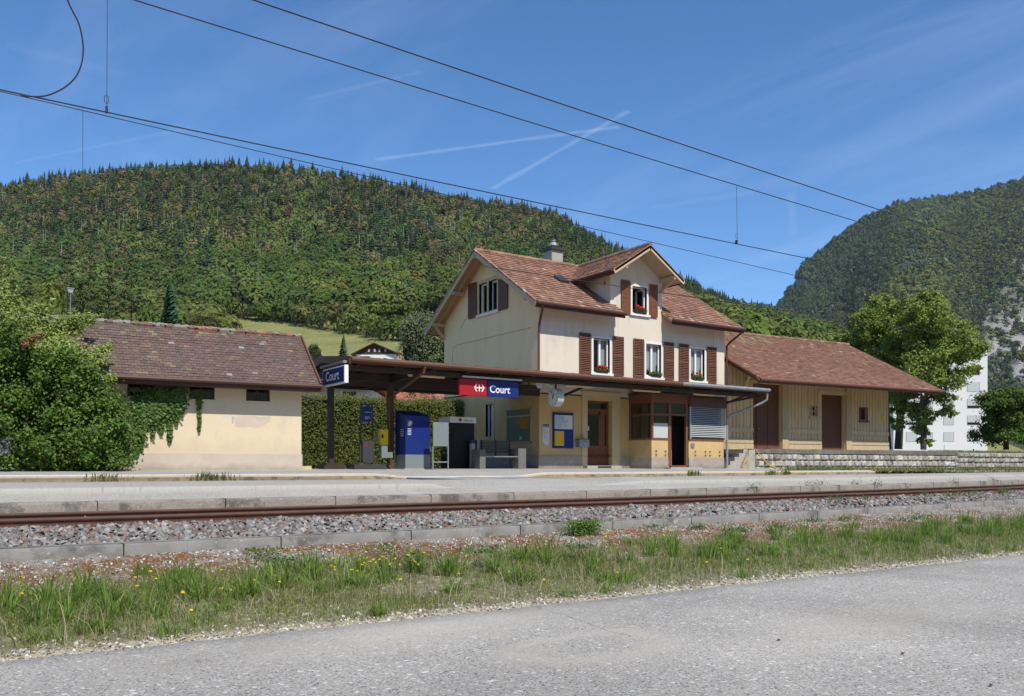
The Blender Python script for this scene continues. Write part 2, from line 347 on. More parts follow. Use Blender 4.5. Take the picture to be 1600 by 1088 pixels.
# road with a ragged edge
def redge(x): return 7.62-.038*x+.0002*np.clip(x, 0, 60)**2+.035*fnoise(x, 0*x, 1.7, 21)+.03*fnoise(x, 0*x, 7, 22)
rxs = np.concatenate([np.linspace(-60, -4, 40), np.linspace(-3.8, 45, 900), np.linspace(46, 160, 40)])
V = []
for x in rxs: e = float(redge(np.array(x))); V += [(x, -40, .0), (x, 2, .0), (x, e-.4, .004), (x, e-.04, .002), (x, e, -.03)]
Fq = [(i*5+j, (i+1)*5+j, (i+1)*5+j+1, i*5+j+1) for i in range(len(rxs)-1) for j in range(4)]
m = mat('asphalt', (.39, .358, .305), .92, .10, 1.1, .6, 120, speck=[(62, .13, (.60, .575, .53)), (70, .12, (.15, .145, .14)), (110, .16, (.52, .50, .47)), (34, .03, (.70, .67, .62))])
t = m.node_tree; n = t.nodes; l = t.links; b = n['Principled BSDF']; base = b.inputs['Base Color'].links[0].from_socket
geo = n.new('ShaderNodeNewGeometry')
def mth(op, a, b_=None, c=None, cl=False):
    q = n.new('ShaderNodeMath'); q.operation = op; q.use_clamp = cl
    for i, v in enumerate((a, b_, c)):
        if v is None: continue
        if isinstance(v, (int, float)): q.inputs[i].default_value = v
        else: l.new(v, q.inputs[i])
    return q.outputs[0]
spz = n.new('ShaderNodeSeparateXYZ'); l.new(geo.outputs['Position'], spz.inputs[0])
def nois(sc, det=6):
    q = n.new('ShaderNodeTexNoise'); l.new(geo.outputs['Position'], q.inputs[0]); q.inputs['Scale'].default_value = sc; q.inputs['Detail'].default_value = det; return q.outputs[0]
nn = nois(1.5); n2 = nois(55, 3)
patch = None
def blob(cx, cy, rx, ry, hollow=0):
    a = mth('DIVIDE', mth('SUBTRACT', spz.outputs[0], cx), rx); b2 = mth('DIVIDE', mth('SUBTRACT', spz.outputs[1], cy), ry)
    rr = mth('SQRT', mth('ADD', mth('MULTIPLY', a, a), mth('MULTIPLY', b2, b2)))
    rr = mth('ADD', rr, mth('MULTIPLY', mth('SUBTRACT', nn, .5), 1.1))
    if hollow: return mth('SUBTRACT', 1.0, mth('MULTIPLY', mth('ABSOLUTE', mth('SUBTRACT', rr, .75)), 2.6), None, True)
    return mth('SUBTRACT', 1.15, rr, None, True)
c1 = atd(930, 1010, 1.5*F/(1010-HZ)); c2 = atd(640, 985, 1.5*F/(985-HZ)); c3 = atd(1120, 965, 1.5*F/(965-HZ))
pt = mth('MAXIMUM', mth('MAXIMUM', blob(c1.x, c1.y, .95, .55, 1), mth('MULTIPLY', blob(c2.x, c2.y, 2.8, .9), .9)), mth('MULTIPLY', blob(c3.x+1, c3.y-1.0, 2.4, .8), .7))
grain = mth('MULTIPLY', mth('SUBTRACT', n2, .36), 6.0, None, True)
mk = n.new('ShaderNodeMix'); mk.data_type = 'RGBA'; l.new(mth('MULTIPLY', mth('MULTIPLY', pt, grain), 1.0), mk.inputs[0]); l.new(base, mk.inputs[6]); mk.inputs[7].default_value = (.50, .46, .38, 1)
# hairline cracks running across the road
def crack(px0, py0, px1, py1, wd):
    a = atd(px0, py0, 1.5*F/(py0-HZ)); b3 = atd(px1, py1, 1.5*F/(py1-HZ)); dx, dy = b3.x-a.x, b3.y-a.y; L = math.hypot(dx, dy); dx /= L; dy /= L
    rx = mth('SUBTRACT', spz.outputs[0], a.x); ry = mth('SUBTRACT', spz.outputs[1], a.y)
    al = mth('ADD', mth('MULTIPLY', rx, dx), mth('MULTIPLY', ry, dy)); ac = mth('SUBTRACT', mth('MULTIPLY', rx, dy), mth('MULTIPLY', ry, dx))
    ac = mth('ABSOLUTE', mth('ADD', ac, mth('MULTIPLY', mth('SUBTRACT', nois(4, 4), .5), .22)))
    return mth('MULTIPLY', mth('SUBTRACT', 1.0, mth('DIVIDE', ac, wd), None, True), mth('MULTIPLY', mth('GREATER_THAN', al, 0.0), mth('LESS_THAN', al, L)))
ck = mth('MAXIMUM', crack(835, 948, 985, 996, .014), mth('MULTIPLY', crack(1060, 950, 1560, 912, .010), .5))
mk2 = n.new('ShaderNodeMix'); mk2.data_type = 'RGBA'; l.new(mth('MULTIPLY', ck, .6), mk2.inputs[0]); l.new(mk.outputs[2], mk2.inputs[6]); mk2.inputs[7].default_value = (.10, .10, .095, 1)
# big soft tone changes
mk3 = n.new('ShaderNodeMix'); mk3.data_type = 'RGBA'; mk3.blend_type = 'MULTIPLY'; mk3.inputs[0].default_value = 1
mr = n.new('ShaderNodeMapRange'); l.new(nois(.35, 4), mr.inputs[0]); mr.inputs[1].default_value = .3; mr.inputs[2].default_value = .7; mr.inputs[3].default_value = .80; mr.inputs[4].default_value = 1.14
l.new(mk2.outputs[2], mk3.inputs[6]); l.new(mr.outputs[0], mk3.inputs[7]); l.new(mk3.outputs[2], b.inputs['Base Color'])
o = npmesh('road', V, Fq, np.ones((len(Fq), 3)), m, base=(0, 0, 0)); tag(o, kind='structure')
# verge between road and cable trough: v runs 0 (road) .. 1 (trough)
def trough_y(x): return 11.2+yc(x)
def verge_pt(x, v):
    e = redge(x); y = e+(trough_y(x)-e)*v
    z = np.interp(v, [-.2, 0, .05, .25, .6, 1.0], [-.12, -.012, .02, .10, .28, .405])
    return y, z+.018*fnoise(x*1.0, y*1.0, 2.1, 31)+.008*fnoise(x, y, 9, 32)
vx = np.concatenate([np.linspace(-50, -2, 60), np.linspace(-1.8, 22, 420), np.linspace(22.2, 50, 160), np.linspace(51, 120, 60)]); vv = np.linspace(-.06, 1.0, 80)
GX, GV = np.meshgrid(vx, vv); GY, GZ = verge_pt(GX, GV)
V = np.stack([GX, GY, GZ], -1).reshape(-1, 3); nx = len(vx)
ii, jj = np.meshgrid(np.arange(len(vv)-1), np.arange(nx-1), indexing='ij'); q = (ii*nx+jj).ravel()
fv = GV[:-1, :-1].ravel(); fxx = GX[:-1, :-1].ravel(); fy = GY[:-1, :-1].ravel()
def lerp3(a, b, f): return np.array(a)[None]*(1-f[:, None])+np.array(b)[None]*f[:, None]
sand = np.array([.46, .40, .29]); soil = np.array([.20, .19, .10]); moss = np.array([.20, .082, .022]); grit = np.array([.30, .27, .24])
f1 = np.clip((fv-.0)/.06+.25*fnoise(fxx, fy, 3, 41), 0, 1)
c = lerp3(sand, soil, f1)
f2 = np.clip((fv-.52)*6+.5*fnoise(fxx, fy, 2.2, 42), 0, 1); c = c*(1-f2[:, None])+grit*f2[:, None]
f3 = np.clip((fv-.48)*6, 0, 1)*np.clip(.78+1.5*fnoise(fxx, fy, 2.6, 43)+.9*fnoise(fxx, fy, 8, 44)-np.clip((fxx-13)/14, 0, .8), 0, 1); c = c*(1-f3[:, None])+moss*f3[:, None]
mat('verge_soil', None, .95, .35, 9, .9, 45, vcol=True, fine=.45, speck=[(40, .07, (.42, .39, .34)), (28, .035, (.52, .49, .44)), (60, .10, (.10, .08, .05))])
o = npmesh('verge', V, np.stack([q, q+1, q+nx+1, q+nx], -1), c, MT['verge_soil'], smooth=True, base=(0, 7, 0)); tag(o, kind='structure')
# ---------------------------------------------------------------- railway
XS = np.concatenate([np.linspace(-45, -4, 30), np.linspace(-3, 60, 140), np.linspace(61, 130, 30)])
tr_root = thing('cable_trough', (10, 11.2, .38), 'long low grey concrete cable trough wall between the ballast and the mossy verge', 'concrete kerb')
ribbon('wall', [(11.2, .35), (11.2, .525), (11.215, .54), (11.40, .54), (11.40, .515), (11.42, .515), (11.42, .545), (11.50, .545), (11.50, .45)], XS, MT['conc_trough'], None, tr_root)
mb = MB()
for k, x in enumerate(np.arange(-6, 46, 1.95)):
    y = 11.2+yc(x); mb.box(x, x+.014, y-.004, y+.30, .37, .5435)
mb.build('joint', MT['black'], tr_root, split=True)
ribbon('ballast_bed', [(11.48, .46), (11.9, .575), (12.2, .63), (14.3, .63), (14.86, .60)], XS, MT['conc_edge'])
mat('sleeper', (.10, .075, .055), .9, .2, 5, .4, 30)
def rail(parent, s, top, hy=.16):
    p = [(-.07, top-hy), (-.07, top-hy+.014), (-.018, top-hy+.03), (-.010, top-hy+.045), (-.010, top-.045), (-.036, top-.034), (-.036, top-.006), (-.03, top), (.03, top), (.036, top-.006), (.036, top-.034), (.010, top-.045), (.010, top-hy+.045), (.018, top-hy+.03), (.07, top-hy+.014), (.07, top-hy)]
    ribbon('rail', [(s+a, z) for a, z in p], XS, MT['rust'], None, parent)
    ribbon('rail_head', [(s-.028, top+.002), (s+.028, top+.002)], XS, MT['rail_top'], None, parent)
for (sc, top, lab) in ((13.1, .825, 'rusty single railway track in front of the low platform, nearest the road'), (18.7, .86, 'rusty second railway track hidden low between the two platforms')):
    t_ = thing('railway_track', (10, sc, top-.3), lab, 'railway track', 'parallel tracks through the station')
    for s in (-.7525, .7525): rail(t_, sc+s, top)
    sl = MB(); cl = MB()
    for x in np.arange(-12, 60, .62):
        y = sc+yc(x); sl.box(x-.12, x+.12, y-.95, y+1.25, top-.30, top-.152)
        for s in (-.7525, .7525):
            for e in (-.085, .085): cl.box(x-.05, x+.05, y+s+e-.03, y+s+e+.03, top-.152, top-.108)
    sl.build('sleeper', MT['sleeper'], t_)['kind'] = 'stuff'; cl.build('rail_clip', MT['rust'], t_)['kind'] = 'stuff'
ribbon('track_bed', [(17.2, .60), (20.3, .60)], XS, MT['conc_edge'])
# ballast stones: one countless mass of broken rock
def stones(n, fpos, smin, smax, pal, name, label, flat=.75):
    ico = np.array([(0, 0, 1), (.89, 0, .45), (.28, .85, .45), (-.72, .53, .45), (-.72, -.53, .45), (.28, -.85, .45), (.72, .53, -.45), (-.28, .85, -.45), (-.89, 0, -.45), (-.28, -.85, -.45), (.72, -.53, -.45), (0, 0, -1)])
    T = np.array([(0, 1, 2), (0, 2, 3), (0, 3, 4), (0, 4, 5), (0, 5, 1), (1, 6, 2), (2, 7, 3), (3, 8, 4), (4, 9, 5), (5, 10, 1), (2, 6, 7), (3, 7, 8), (4, 8, 9), (5, 9, 10), (1, 10, 6)])
    P = fpos(n); n = len(P); s = rng.uniform(smin, smax, (n, 1, 1))
    J = ico[None]*(1+rng.uniform(-.38, .38, (n, 12, 1))); J = J*rng.uniform(.6, 1.25, (n, 1, 3)); J[:, :, 2] *= flat
    Q = rng.normal(size=(n, 3, 3)); Q, _ = np.linalg.qr(Q*np.array([1, 1, 1])+np.eye(3)*1.2)
    J = np.einsum('nij,nkj->nki', Q, J)*s+P[:, None, :]
    Fa = (T[None]+12*np.arange(n)[:, None, None]).reshape(-1, 3)
    pal = np.array(pal); c = pal[rng.integers(0, len(pal), n)]*rng.uniform(.7, 1.3, (n, 1)); c = np.repeat(c, len(T), 0)
    o = npmesh(name, J.reshape(-1, 3), Fa, c, MT['stones']); return tag(o, label, 'stones', None, 'stuff')
GP = [(.235, .225, .21), (.19, .18, .17), (.28, .265, .245), (.13, .13, .135), (.31, .30, .28), (.21, .13, .10), (.23, .205, .175), (.20, .185, .17)]
def fb1(n):
    x = rng.uniform(-3, 46, n)**1.0; x = np.where(rng.random(n) < .35, rng.uniform(-2, 16, n), x); v = rng.random(n)
    s = 11.5+v*.86; z = np.interp(s, [11.5, 11.75, 12.2, 12.36], [.52, .585, .675, .675])+rng.uniform(-.035, .03, n)+.02*fnoise(x, s, 3, 51)
    return np.stack([x, s+yc(x), z], -1)
stones(26000, fb1, .030, .058, GP, 'ballast_stones', 'band of broken grey ballast stones along the near rail')
def fb2(n):
    x = rng.uniform(-3, 50, n); s = rng.uniform(12.5, 14.8, n); return np.stack([x, s+yc(x), .69+rng.uniform(-.03, .02, n)], -1)
stones(9000, fb2, .03, .05, GP, 'ballast_stones', 'grey ballast stones lying between the rails of the near track')
def fb3(n):
    x = rng.uniform(-2, 34, n); v = np.where(rng.random(n) < .62, rng.uniform(.62, .99, n), np.abs(rng.normal(0, .045, n))); y, z = verge_pt(x, v); return np.stack([x, y, z+.004], -1)
stones(14000, fb3, .006, .022, [(.42, .39, .34), (.5, .47, .41), (.32, .29, .25), (.55, .52, .46), (.25, .2, .15)], 'gravel', 'pale loose gravel scattered over the verge and along the road edge')
# island platform with a stepped upper level, broken where the passengers cross
def gapf(x, a=8.6, b=14.6, r=.5): return float(np.clip((x-a)/.25, 0, 1)*np.clip((b-x)/1.6, 0, 1)) if a < x < b else 0.0
XP = np.concatenate([np.linspace(-45, -4, 20), np.linspace(-3, 60, 253), np.linspace(61, 130, 20)])
ribbon('platform_edge', [(14.86, .60), (14.86, .895), (14.88, .93), (15.16, .936)], XP, MT['conc_edge'])
ribbon('island_platform', lambda x: [(15.16, .932), (15.72, 1.034), (15.73, 1.034)], XP, MT['asphalt_old'])
ribbon('platform_step', lambda x: [(15.73, 1.02), (15.73, 1.034+.088*(1-gapf(x))), (15.75, 1.036+.096*(1-gapf(x))), (15.98, 1.042+.096*(1-gapf(x)))], XP, MT['conc_light'])
ribbon('island_platform', lambda x: [(15.98, 1.040+.096*(1-gapf(x))), (16.6, 1.175+.012*(1-gapf(x))), (17.15, 1.21-.02*gapf(x)), (17.2, 1.19-.02*gapf(x)), (17.2, .55)], XP, MT['asphalt_old'])
mb = MB()
for x in np.arange(-2, 45, 2.0):
    y = 14.86+yc(x); mb.box(x, x+.012, y-.005, y+.305, .62, .939)
o = mb.build('platform_joints', MT['black']); tag(o, kind='structure')
# crossing deck over the second track
mb = MB()
for k in range(8):
    x0 = 10.2+k*.52; ya = float(yc(x0)); mb.box(x0, x0+.50, 17.22+ya, 20.28+ya, 1.08, 1.185+.01*(k % 3 == 0))
o = mb.build('track_crossing', MT['concrete'], kind='structure')
# main platform
def dip(x): return float(np.clip((x-9.4)/.9, 0, 1)*np.clip((14.9-x)/.9, 0, 1))
XM = [x for x in XP if x < 34.5]
ribbon('main_platform_edge', lambda x: [(20.3, .6), (20.3, 1.245-.085*dip(x))], XM, [MT['conc_lichen']])
ribbon('edge_strip', lambda x: [(20.3, 1.245-.085*dip(x)), (20.31, 1.272-.088*dip(x)), (20.40, 1.278-.09*dip(x))], XM, MT['edge_orange'])
ribbon('platform_kerb', lambda x: [(20.40, 1.278-.09*dip(x)), (20.42, 1.29-.09*dip(x))], XM, MT['asphalt_old'])
V = []; xs_ = XM
for x in xs_:
    y0 = 20.58+float(yc(x)); d_ = dip(x)
    V += [(x, y0, 1.316-.09*d_), (x, y0+1.3, 1.338-.02*d_), (x, 27.6, 1.405), (x, 36, 1.41)]
Fq = [(i*4+j, (i+1)*4+j, (i+1)*4+j+1, i*4+j+1) for i in range(len(xs_)-1) for j in range(3)]
o = npmesh('main_platform', V, Fq, np.ones((len(Fq), 3)), MT['asphalt_old'], base=(10, 24, 1.3)); tag(o, kind='structure')
ribbon('white_line', lambda x: [(20.42, 1.29-.09*dip(x)), (20.50, 1.306-.09*dip(x))], XM, MT['line_paint'])
ribbon('platform_kerb', lambda x: [(20.50, 1.306-.09*dip(x)), (20.58, 1.316-.09*dip(x))], XM, MT['asphalt_old'])
# ---------------------------------------------------------------- overhead wires
def sag(a, b, s, n=40):
    a, b = Vector(a), Vector(b); return [a.lerp(b, i/n)-Vector((0, 0, s*4*(i/n)*(1-i/n))) for i in range(n+1)]
def wire(name, pts, r, label, group=None):
    mb = MB(); mb.tube(pts, r, 6); o = mb.build(name, MT['wire']); return tag(o, label, 'wire', group)
def fitwire(name, pa, pb, pc, Y, r, label, ext=(-14, 90)):
    P = [at(*p, Y) for p in (pa, pb, pc)]; cf = np.polyfit([p.x for p in P], [p.z for p in P], 2)
    if abs(cf[0]) > .003 or cf[0] < 0: cf = np.array([0.0002, *np.polyfit([p.x for p in P], [p.z-.0002*p.x**2 for p in P], 1)])
    f = lambda x: float(np.polyval(cf, x))
    wire(name, [(x, Y, f(x)) for x in np.linspace(ext[0], ext[1], 70)], r, label, 'overhead line wires'); return f
Y1, Y2 = 13.1, 18.1
fA = fitwire('feeder_wire', (405, 4), (1079, 229), (1360, 324), 13.9, .012, 'thick overhead wire highest in the sky, running from top centre down to the right mountain')
fB = fitwire('messenger_wire', (222, 4), (870, 204), (1335, 345), Y1, .0095, 'messenger wire second from the top, above the near track')
fC = fitwire('contact_wire', (4, 143), (500, 244), (1260, 404), Y1+.06, .0095, 'near contact wire carrying the loop at the left, crossing above the station roof')
fD = fitwire('messenger_wire', (134, 174), (924, 357), (1240, 430), Y2, .0085, 'lower messenger wire just beneath the near contact wire, over the second track')
fE = fitwire('contact_wire', (4, 303), (540, 384), (1038, 458), Y2+.06, .009, 'lowest contact wire, passing across the forest and the dormer window')
def dropper(x, Y, z0, z1, label, clamp=True):
    mb = MB(); mb.tube([(x, Y, z0), (x+.01, Y+.03, z1)], .0045, 5)
    if clamp:
        mb.box(x-.015, x+.015, Y, Y+.05, z0-.02, z0+.07)
        c_ = Vector((x, Y+.03, z0+.17)); mb.tube([c_+Vector((.03*math.cos(a), 0, .06*math.sin(a))) for a in np.linspace(0, 6.28, 14)], .004, 4)
    tag(mb.build('dropper_wire', MT['wire']), label, 'wire', 'droppers of the overhead line')
x = at(1152, 300, Y1).x; dropper(x, Y1, fC(x), fB(x), 'short dropper wire hanging in the sky right of the dormer')
x = at(167, 100, Y1).x; dropper(x, Y1, fC(x), fB(x), 'dropper wire at top left beside the wire loop')
x = at(129, 200, Y2).x; dropper(x, Y2, fE(x), fD(x), 'dropper wire hanging in front of the left forest ridge')
x = at(946, 400, Y2).x; dropper(x, Y2, fE(x), fD(x), 'dropper wire ending in front of the dormer cheek')
pl = [(-40, -250), (40, -120), (85, -60), (107, 4), (124, 40), (130, 80), (123, 112), (105, 134), (75, 149), (45, 151), (30, 147)]
P = [at(a, b, Y1+.03) for a, b in pl]; sm = []
for i in range(len(P)-1):
    p0 = P[max(i-1, 0)]; p1 = P[i]; p2 = P[i+1]; p3 = P[min(i+2, len(P)-1)]
    for k in range(8):
        t_ = k/8; sm.append(.5*((2*p1)+(p2-p0)*t_+(2*p0-5*p1+4*p2-p3)*t_*t_+(3*p1-p0-3*p2+p3)*t_**3))
wire('jumper_wire', sm, .011, 'curved loop of jumper wire at the top left corner')
# ---------------------------------------------------------------- building helpers
def tiles(mb, O, U, Sl, L, D, tw, te, pal, keep=None, patch=None, th=.042, tvar=.22):
    O, U, Sl = Vector(O), Vector(U).normalized(), Vector(Sl).normalized(); n = U.cross(Sl).normalized()
    if n.z < 0: n = -n
    rows = int(D/te+.5); te = D/rows; cols = int(L/tw+.5); tw = L/cols
    for j in range(rows):
        off = .5*tw*(j % 2); wob = random.uniform(-.004, .004)
        for i in range(cols+(j % 2)):
            a = max(0, i*tw-off); b = min(L, (i+1)*tw-off)
            if b-a < .02: continue
            s0 = j*te-.012+random.uniform(-.008, .008); s1 = (j+1)*te+.02
            if keep and not keep((a+b)/2, s0+te/2): continue
            p = pal(a, s0) if callable(pal) else random.choice(pal); k = random.uniform(1-tvar, 1+tvar); c = tuple(min(1, x*k) for x in p)
            h = th+wob+random.uniform(-.004, .007); g = .004; lt = random.uniform(-.006, .006)
            A = O+U*(a+g)+Sl*s0; B = O+U*(b-g)+Sl*s0; C_ = O+U*(b-g)+Sl*s1; D_ = O+U*(a+g)+Sl*s1
            mb.col = c
            vs = [A+n*(h+lt), B+n*(h-lt), C_+n*.008, D_+n*.008, A-n*.002, B-n*.002]
            mb.mesh(vs, [(0, 1, 2, 3), (4, 5, 1, 0), (0, 3, 4), (1, 5, 2)])
def ridge_caps(mb, a, b, r, ln, pal):
    a, b = Vector(a), Vector(b); L = (b-a).length; k = int(L/ln); t = (b-a)/L
    for i in range(k):
        p = a+t*(i*L/k); q = a+t*((i+1)*L/k+.04); j = random.uniform(-.006, .012); c = random.choice(pal); f = random.uniform(.75, 1.25); mb.col = tuple(x*f for x in c)
        mb.tube([p+Vector((0, 0, j)), q+Vector((0, 0, j+.015))], r*1.0, 8, True, r*1.18)
def wall(mb, fr, u0, u1, z0, top, holes, depth=.3, back=None, mi_in=None):
    xs = sorted(set([u0, u1]+[h[0] for h in holes]+[h[1] for h in holes]+(back or [])))
    for a, b in zip(xs[:-1], xs[1:]):
        if b <= u0+1e-6 or a >= u1-1e-6: continue
        hs = sorted([h for h in holes if h[0] < (a+b)/2 < h[1]], key=lambda h: h[2]); z = z0
        for h in hs: mb.poly([fr.pt(a, 0, z), fr.pt(b, 0, z), fr.pt(b, 0, h[2]), fr.pt(a, 0, h[2])]); z = h[3]
        mb.poly([fr.pt(a, 0, z), fr.pt(b, 0, z), fr.pt(b, 0, top(b-1e-4)), fr.pt(a, 0, top(a+1e-4))])
    k = mb.mi
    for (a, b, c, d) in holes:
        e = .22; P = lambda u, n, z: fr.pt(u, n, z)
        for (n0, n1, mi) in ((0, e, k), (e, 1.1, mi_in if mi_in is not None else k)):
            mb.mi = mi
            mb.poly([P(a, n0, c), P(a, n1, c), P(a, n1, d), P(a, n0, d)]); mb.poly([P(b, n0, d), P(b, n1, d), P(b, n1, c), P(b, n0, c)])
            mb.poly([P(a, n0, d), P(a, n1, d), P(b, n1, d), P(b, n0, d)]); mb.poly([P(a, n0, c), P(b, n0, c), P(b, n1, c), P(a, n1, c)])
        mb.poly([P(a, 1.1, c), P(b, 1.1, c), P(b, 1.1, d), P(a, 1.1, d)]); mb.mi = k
def hole(u0, u1, z0, z1, t=.13, s=.1): return (u0+t, u1-t, z0+s, z1-t)
def window(parent, fr, u0, u1, z0, z1, t=.13, leaves=2, lace=None, mats=('white_trim', 'white_paint'), glass='glass', openleaf=False, s=.1, transom=None, mull=0.0):
    a, b, c, d = hole(u0, u1, z0, z1, t, s); mb = MB()
    if t > 0:
        q_ = min(.045, t*.5); mb.fb(fr, u0+q_, a, -.03, .10, z0+.03, z1-q_); mb.fb(fr, b, u1-q_, -.03, .10, z0+.03, z1-q_); mb.fb(fr, a, b, -.03, .10, d, z1-q_)
    mb.mi = 1; f = .055
    mb.fb(fr, a, a+f, .12, .19, c, d); mb.fb(fr, b-f, b, .12, .19, c, d); mb.fb(fr, a+f, b-f, .12, .19, d-f, d); mb.fb(fr, a+f, b-f, .12, .19, c, c+f)
    if mull: mb.mi = 0; mb.fb(fr, (a+b)/2-mull, (a+b)/2+mull, -.03, .115, c, d); mb.mi = 1
    if not openleaf:
        for i in range(1, leaves): x = a+(b-a)*i/leaves; mb.fb(fr, x-.05-mull, x+.05+mull, .115, .185, c+f, d-f)
    if transom: mb.fb(fr, a+f, b-f, .118, .187, transom-.03, transom+.03)
    o = mb.build('window', [MT[mats[0]], MT[mats[1]]], parent)
    p = MB()
    if openleaf: p.fb(fr, b-.12, b-.09, .2, .55, c+f, d-f)
    else: p.fb(fr, a+f*.7, b-f*.7, .15, .156, c+f*.7, d-f*.7)
    p.build('pane', MT[glass], o)
    if openleaf:
        q = MB(); 
        for (z_, w_) in ((c+.05, .05), (d-.1, .05)): q.fb(fr, b-.14, b-.07, .19, .58, z_, z_+w_)
        q.fb(fr, b-.14, b-.07, .53, .59, c+.05, d-.05); q.build('open_sash', MT['white_paint'], o)
    if t > 0:
        q = MB(); q.fb(fr, u0-.03, u1+.03, -.09, .12, z0-.04, z0+.055); q.build('sill', MT[mats[0]], o)
    if lace:
        q = MB(); nn_ = 26
        if lace == 'drape':
            for (x0, x1) in ((a+.05, a+.26), (b-.30, b-.07), (a+.5*(b-a)-.02, a+.5*(b-a)+.12)):
                for i in range(10):
                    xa = x0+(x1-x0)*i/10; xb = x0+(x1-x0)*(i+1)/10; na = .26+.02*(i % 2); nb = .26+.02*((i+1) % 2)
                    q.poly([fr.pt(xa, na, c+.05), fr.pt(xb, nb, c+.05), fr.pt(xb, nb, d-.05), fr.pt(xa, na, d-.05)])
        else:
            for i in range(nn_):
                xa = a+.05+(b-a-.1)*i/nn_; xb = a+.05+(b-a-.1)*(i+1)/nn_; na = .215+.012*math.sin(i*1.3); nb = .215+.012*math.sin((i+1)*1.3)
                ph = lambda k: d-.05-(d-c)*(.58+.13*abs(math.sin(k*.36+.4))*(1 if lace == 1 else .8)+.03*(k % 2)+(.12 if abs(k-nn_/4) < 4 or abs(k-.8*nn_) < 4 else -.04))
                q.poly([fr.pt(xa, na, ph(i)), fr.pt(xb, nb, ph(i+1)), fr.pt(xb, nb, d-.05), fr.pt(xa, na, d-.05)])
        q.build('curtain', MT['lace'], o)
    return o
def shutter(parent, fr, u0, u1, z0, z1, m='shutter_brown', louv=True, n=-.055):
    mb = MB(); w_ = .042
    mb.fb(fr, u0, u0+w_, n-.02, n+.02, z0, z1); mb.fb(fr, u1-w_, u1, n-.02, n+.02, z0, z1)
    for z in (z0, (z0+z1)/2-.03, z1-.07): mb.fb(fr, u0+w_, u1-w_, n-.018, n+.018, z, z+.07)
    k = int((z1-z0)/.078)
    for i in range(k):
        z = z0+.07+(z1-z0-.14)*(i+.5)/k
        if louv:
            a0, a1 = random.uniform(-.007, .007), random.uniform(-.007, .007)
            P = [fr.pt(u0+w_, n-.022, z-.024+a0), fr.pt(u1-w_, n-.022, z-.024+a1), fr.pt(u1-w_, n+.015, z+.018+a1), fr.pt(u0+w_, n+.015, z+.018+a0)]
            mb.hexa(P+[p+Vector((0, 0, .009)) for p in P])
    if not louv:
        mb.fb(fr, u0+w_, u1-w_, n-.008, n+.010, z0+.07, z1-.07)
        for i in range(k): z = z0+.07+(z1-z0-.14)*(i+.5)/k; mb.fb(fr, u0+w_, u1-w_, n-.014, n-.007, z-.012, z+.012)
    else: mb.mi = 1; mb.fb(fr, u0+w_, u1-w_, n+.016, n+.02, z0+.07, z1-.07)  # dark plate behind the slats, coloured as the shadow in the gaps
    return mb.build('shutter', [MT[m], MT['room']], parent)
def text(body, fr, u, z, n, width, height, m, parent, name='lettering', bold=.0, center=False):
    c = bpy.data.curves.new('t', 'FONT'); c.body = body; c.size = 1; c.offset = bold; c.extrude = 0.0; c.resolution_u = 4
    t_ = bpy.data.objects.new('t', c); COL.objects.link(t_); bpy.context.view_layer.update()
    me = bpy.data.meshes.new_from_object(t_.evaluated_get(bpy.context.evaluated_depsgraph_get())); bpy.data.objects.remove(t_); bpy.data.curves.remove(c)
    V = [v.co.copy() for v in me.vertices]; x0 = min(v.x for v in V); x1 = max(v.x for v in V); y0 = min(v.y for v in V); y1 = max(v.y for v in V)
    sx = width/(x1-x0) if width else height/(y1-y0); sy = height/(y1-y0)
    if center: u -= (x1-x0)*sx/2
    mb = MB(); mb.mesh([fr.pt(u+(v.x-x0)*sx, n, z+(v.y-y0)*sy) for v in V], [tuple(p.vertices) for p in me.polygons]); bpy.data.meshes.remove(me)
    return mb.build(name, MT[m], parent)
def leafquads(P, Nn, size, asp=.55, jit=.7):           # rhombic leaves: centres, rough normals, sizes
    n = len(P); Nn = Nn+rng.normal(0, jit, (n, 3)); Nn /= np.linalg.norm(Nn, axis=1, keepdims=True)+1e-9
    A = np.cross(Nn, rng.normal(size=(n, 3))); A /= np.linalg.norm(A, axis=1, keepdims=True)+1e-9; B = np.cross(Nn, A)
    s = np.asarray(size).reshape(-1, 1)*np.ones((n, 1)); A = A*s*.5; B = B*s*.5*asp
    V = np.stack([P-A, P-B*1.0+A*.1, P+A, P+B*1.0+A*.1], 1).reshape(-1, 3)
    return V, np.arange(4*n).reshape(-1, 4)
def palcol(pal, n, lo=.7, hi=1.3): pal = np.array(pal); return pal[rng.integers(0, len(pal), n)]*rng.uniform(lo, hi, (n, 1))
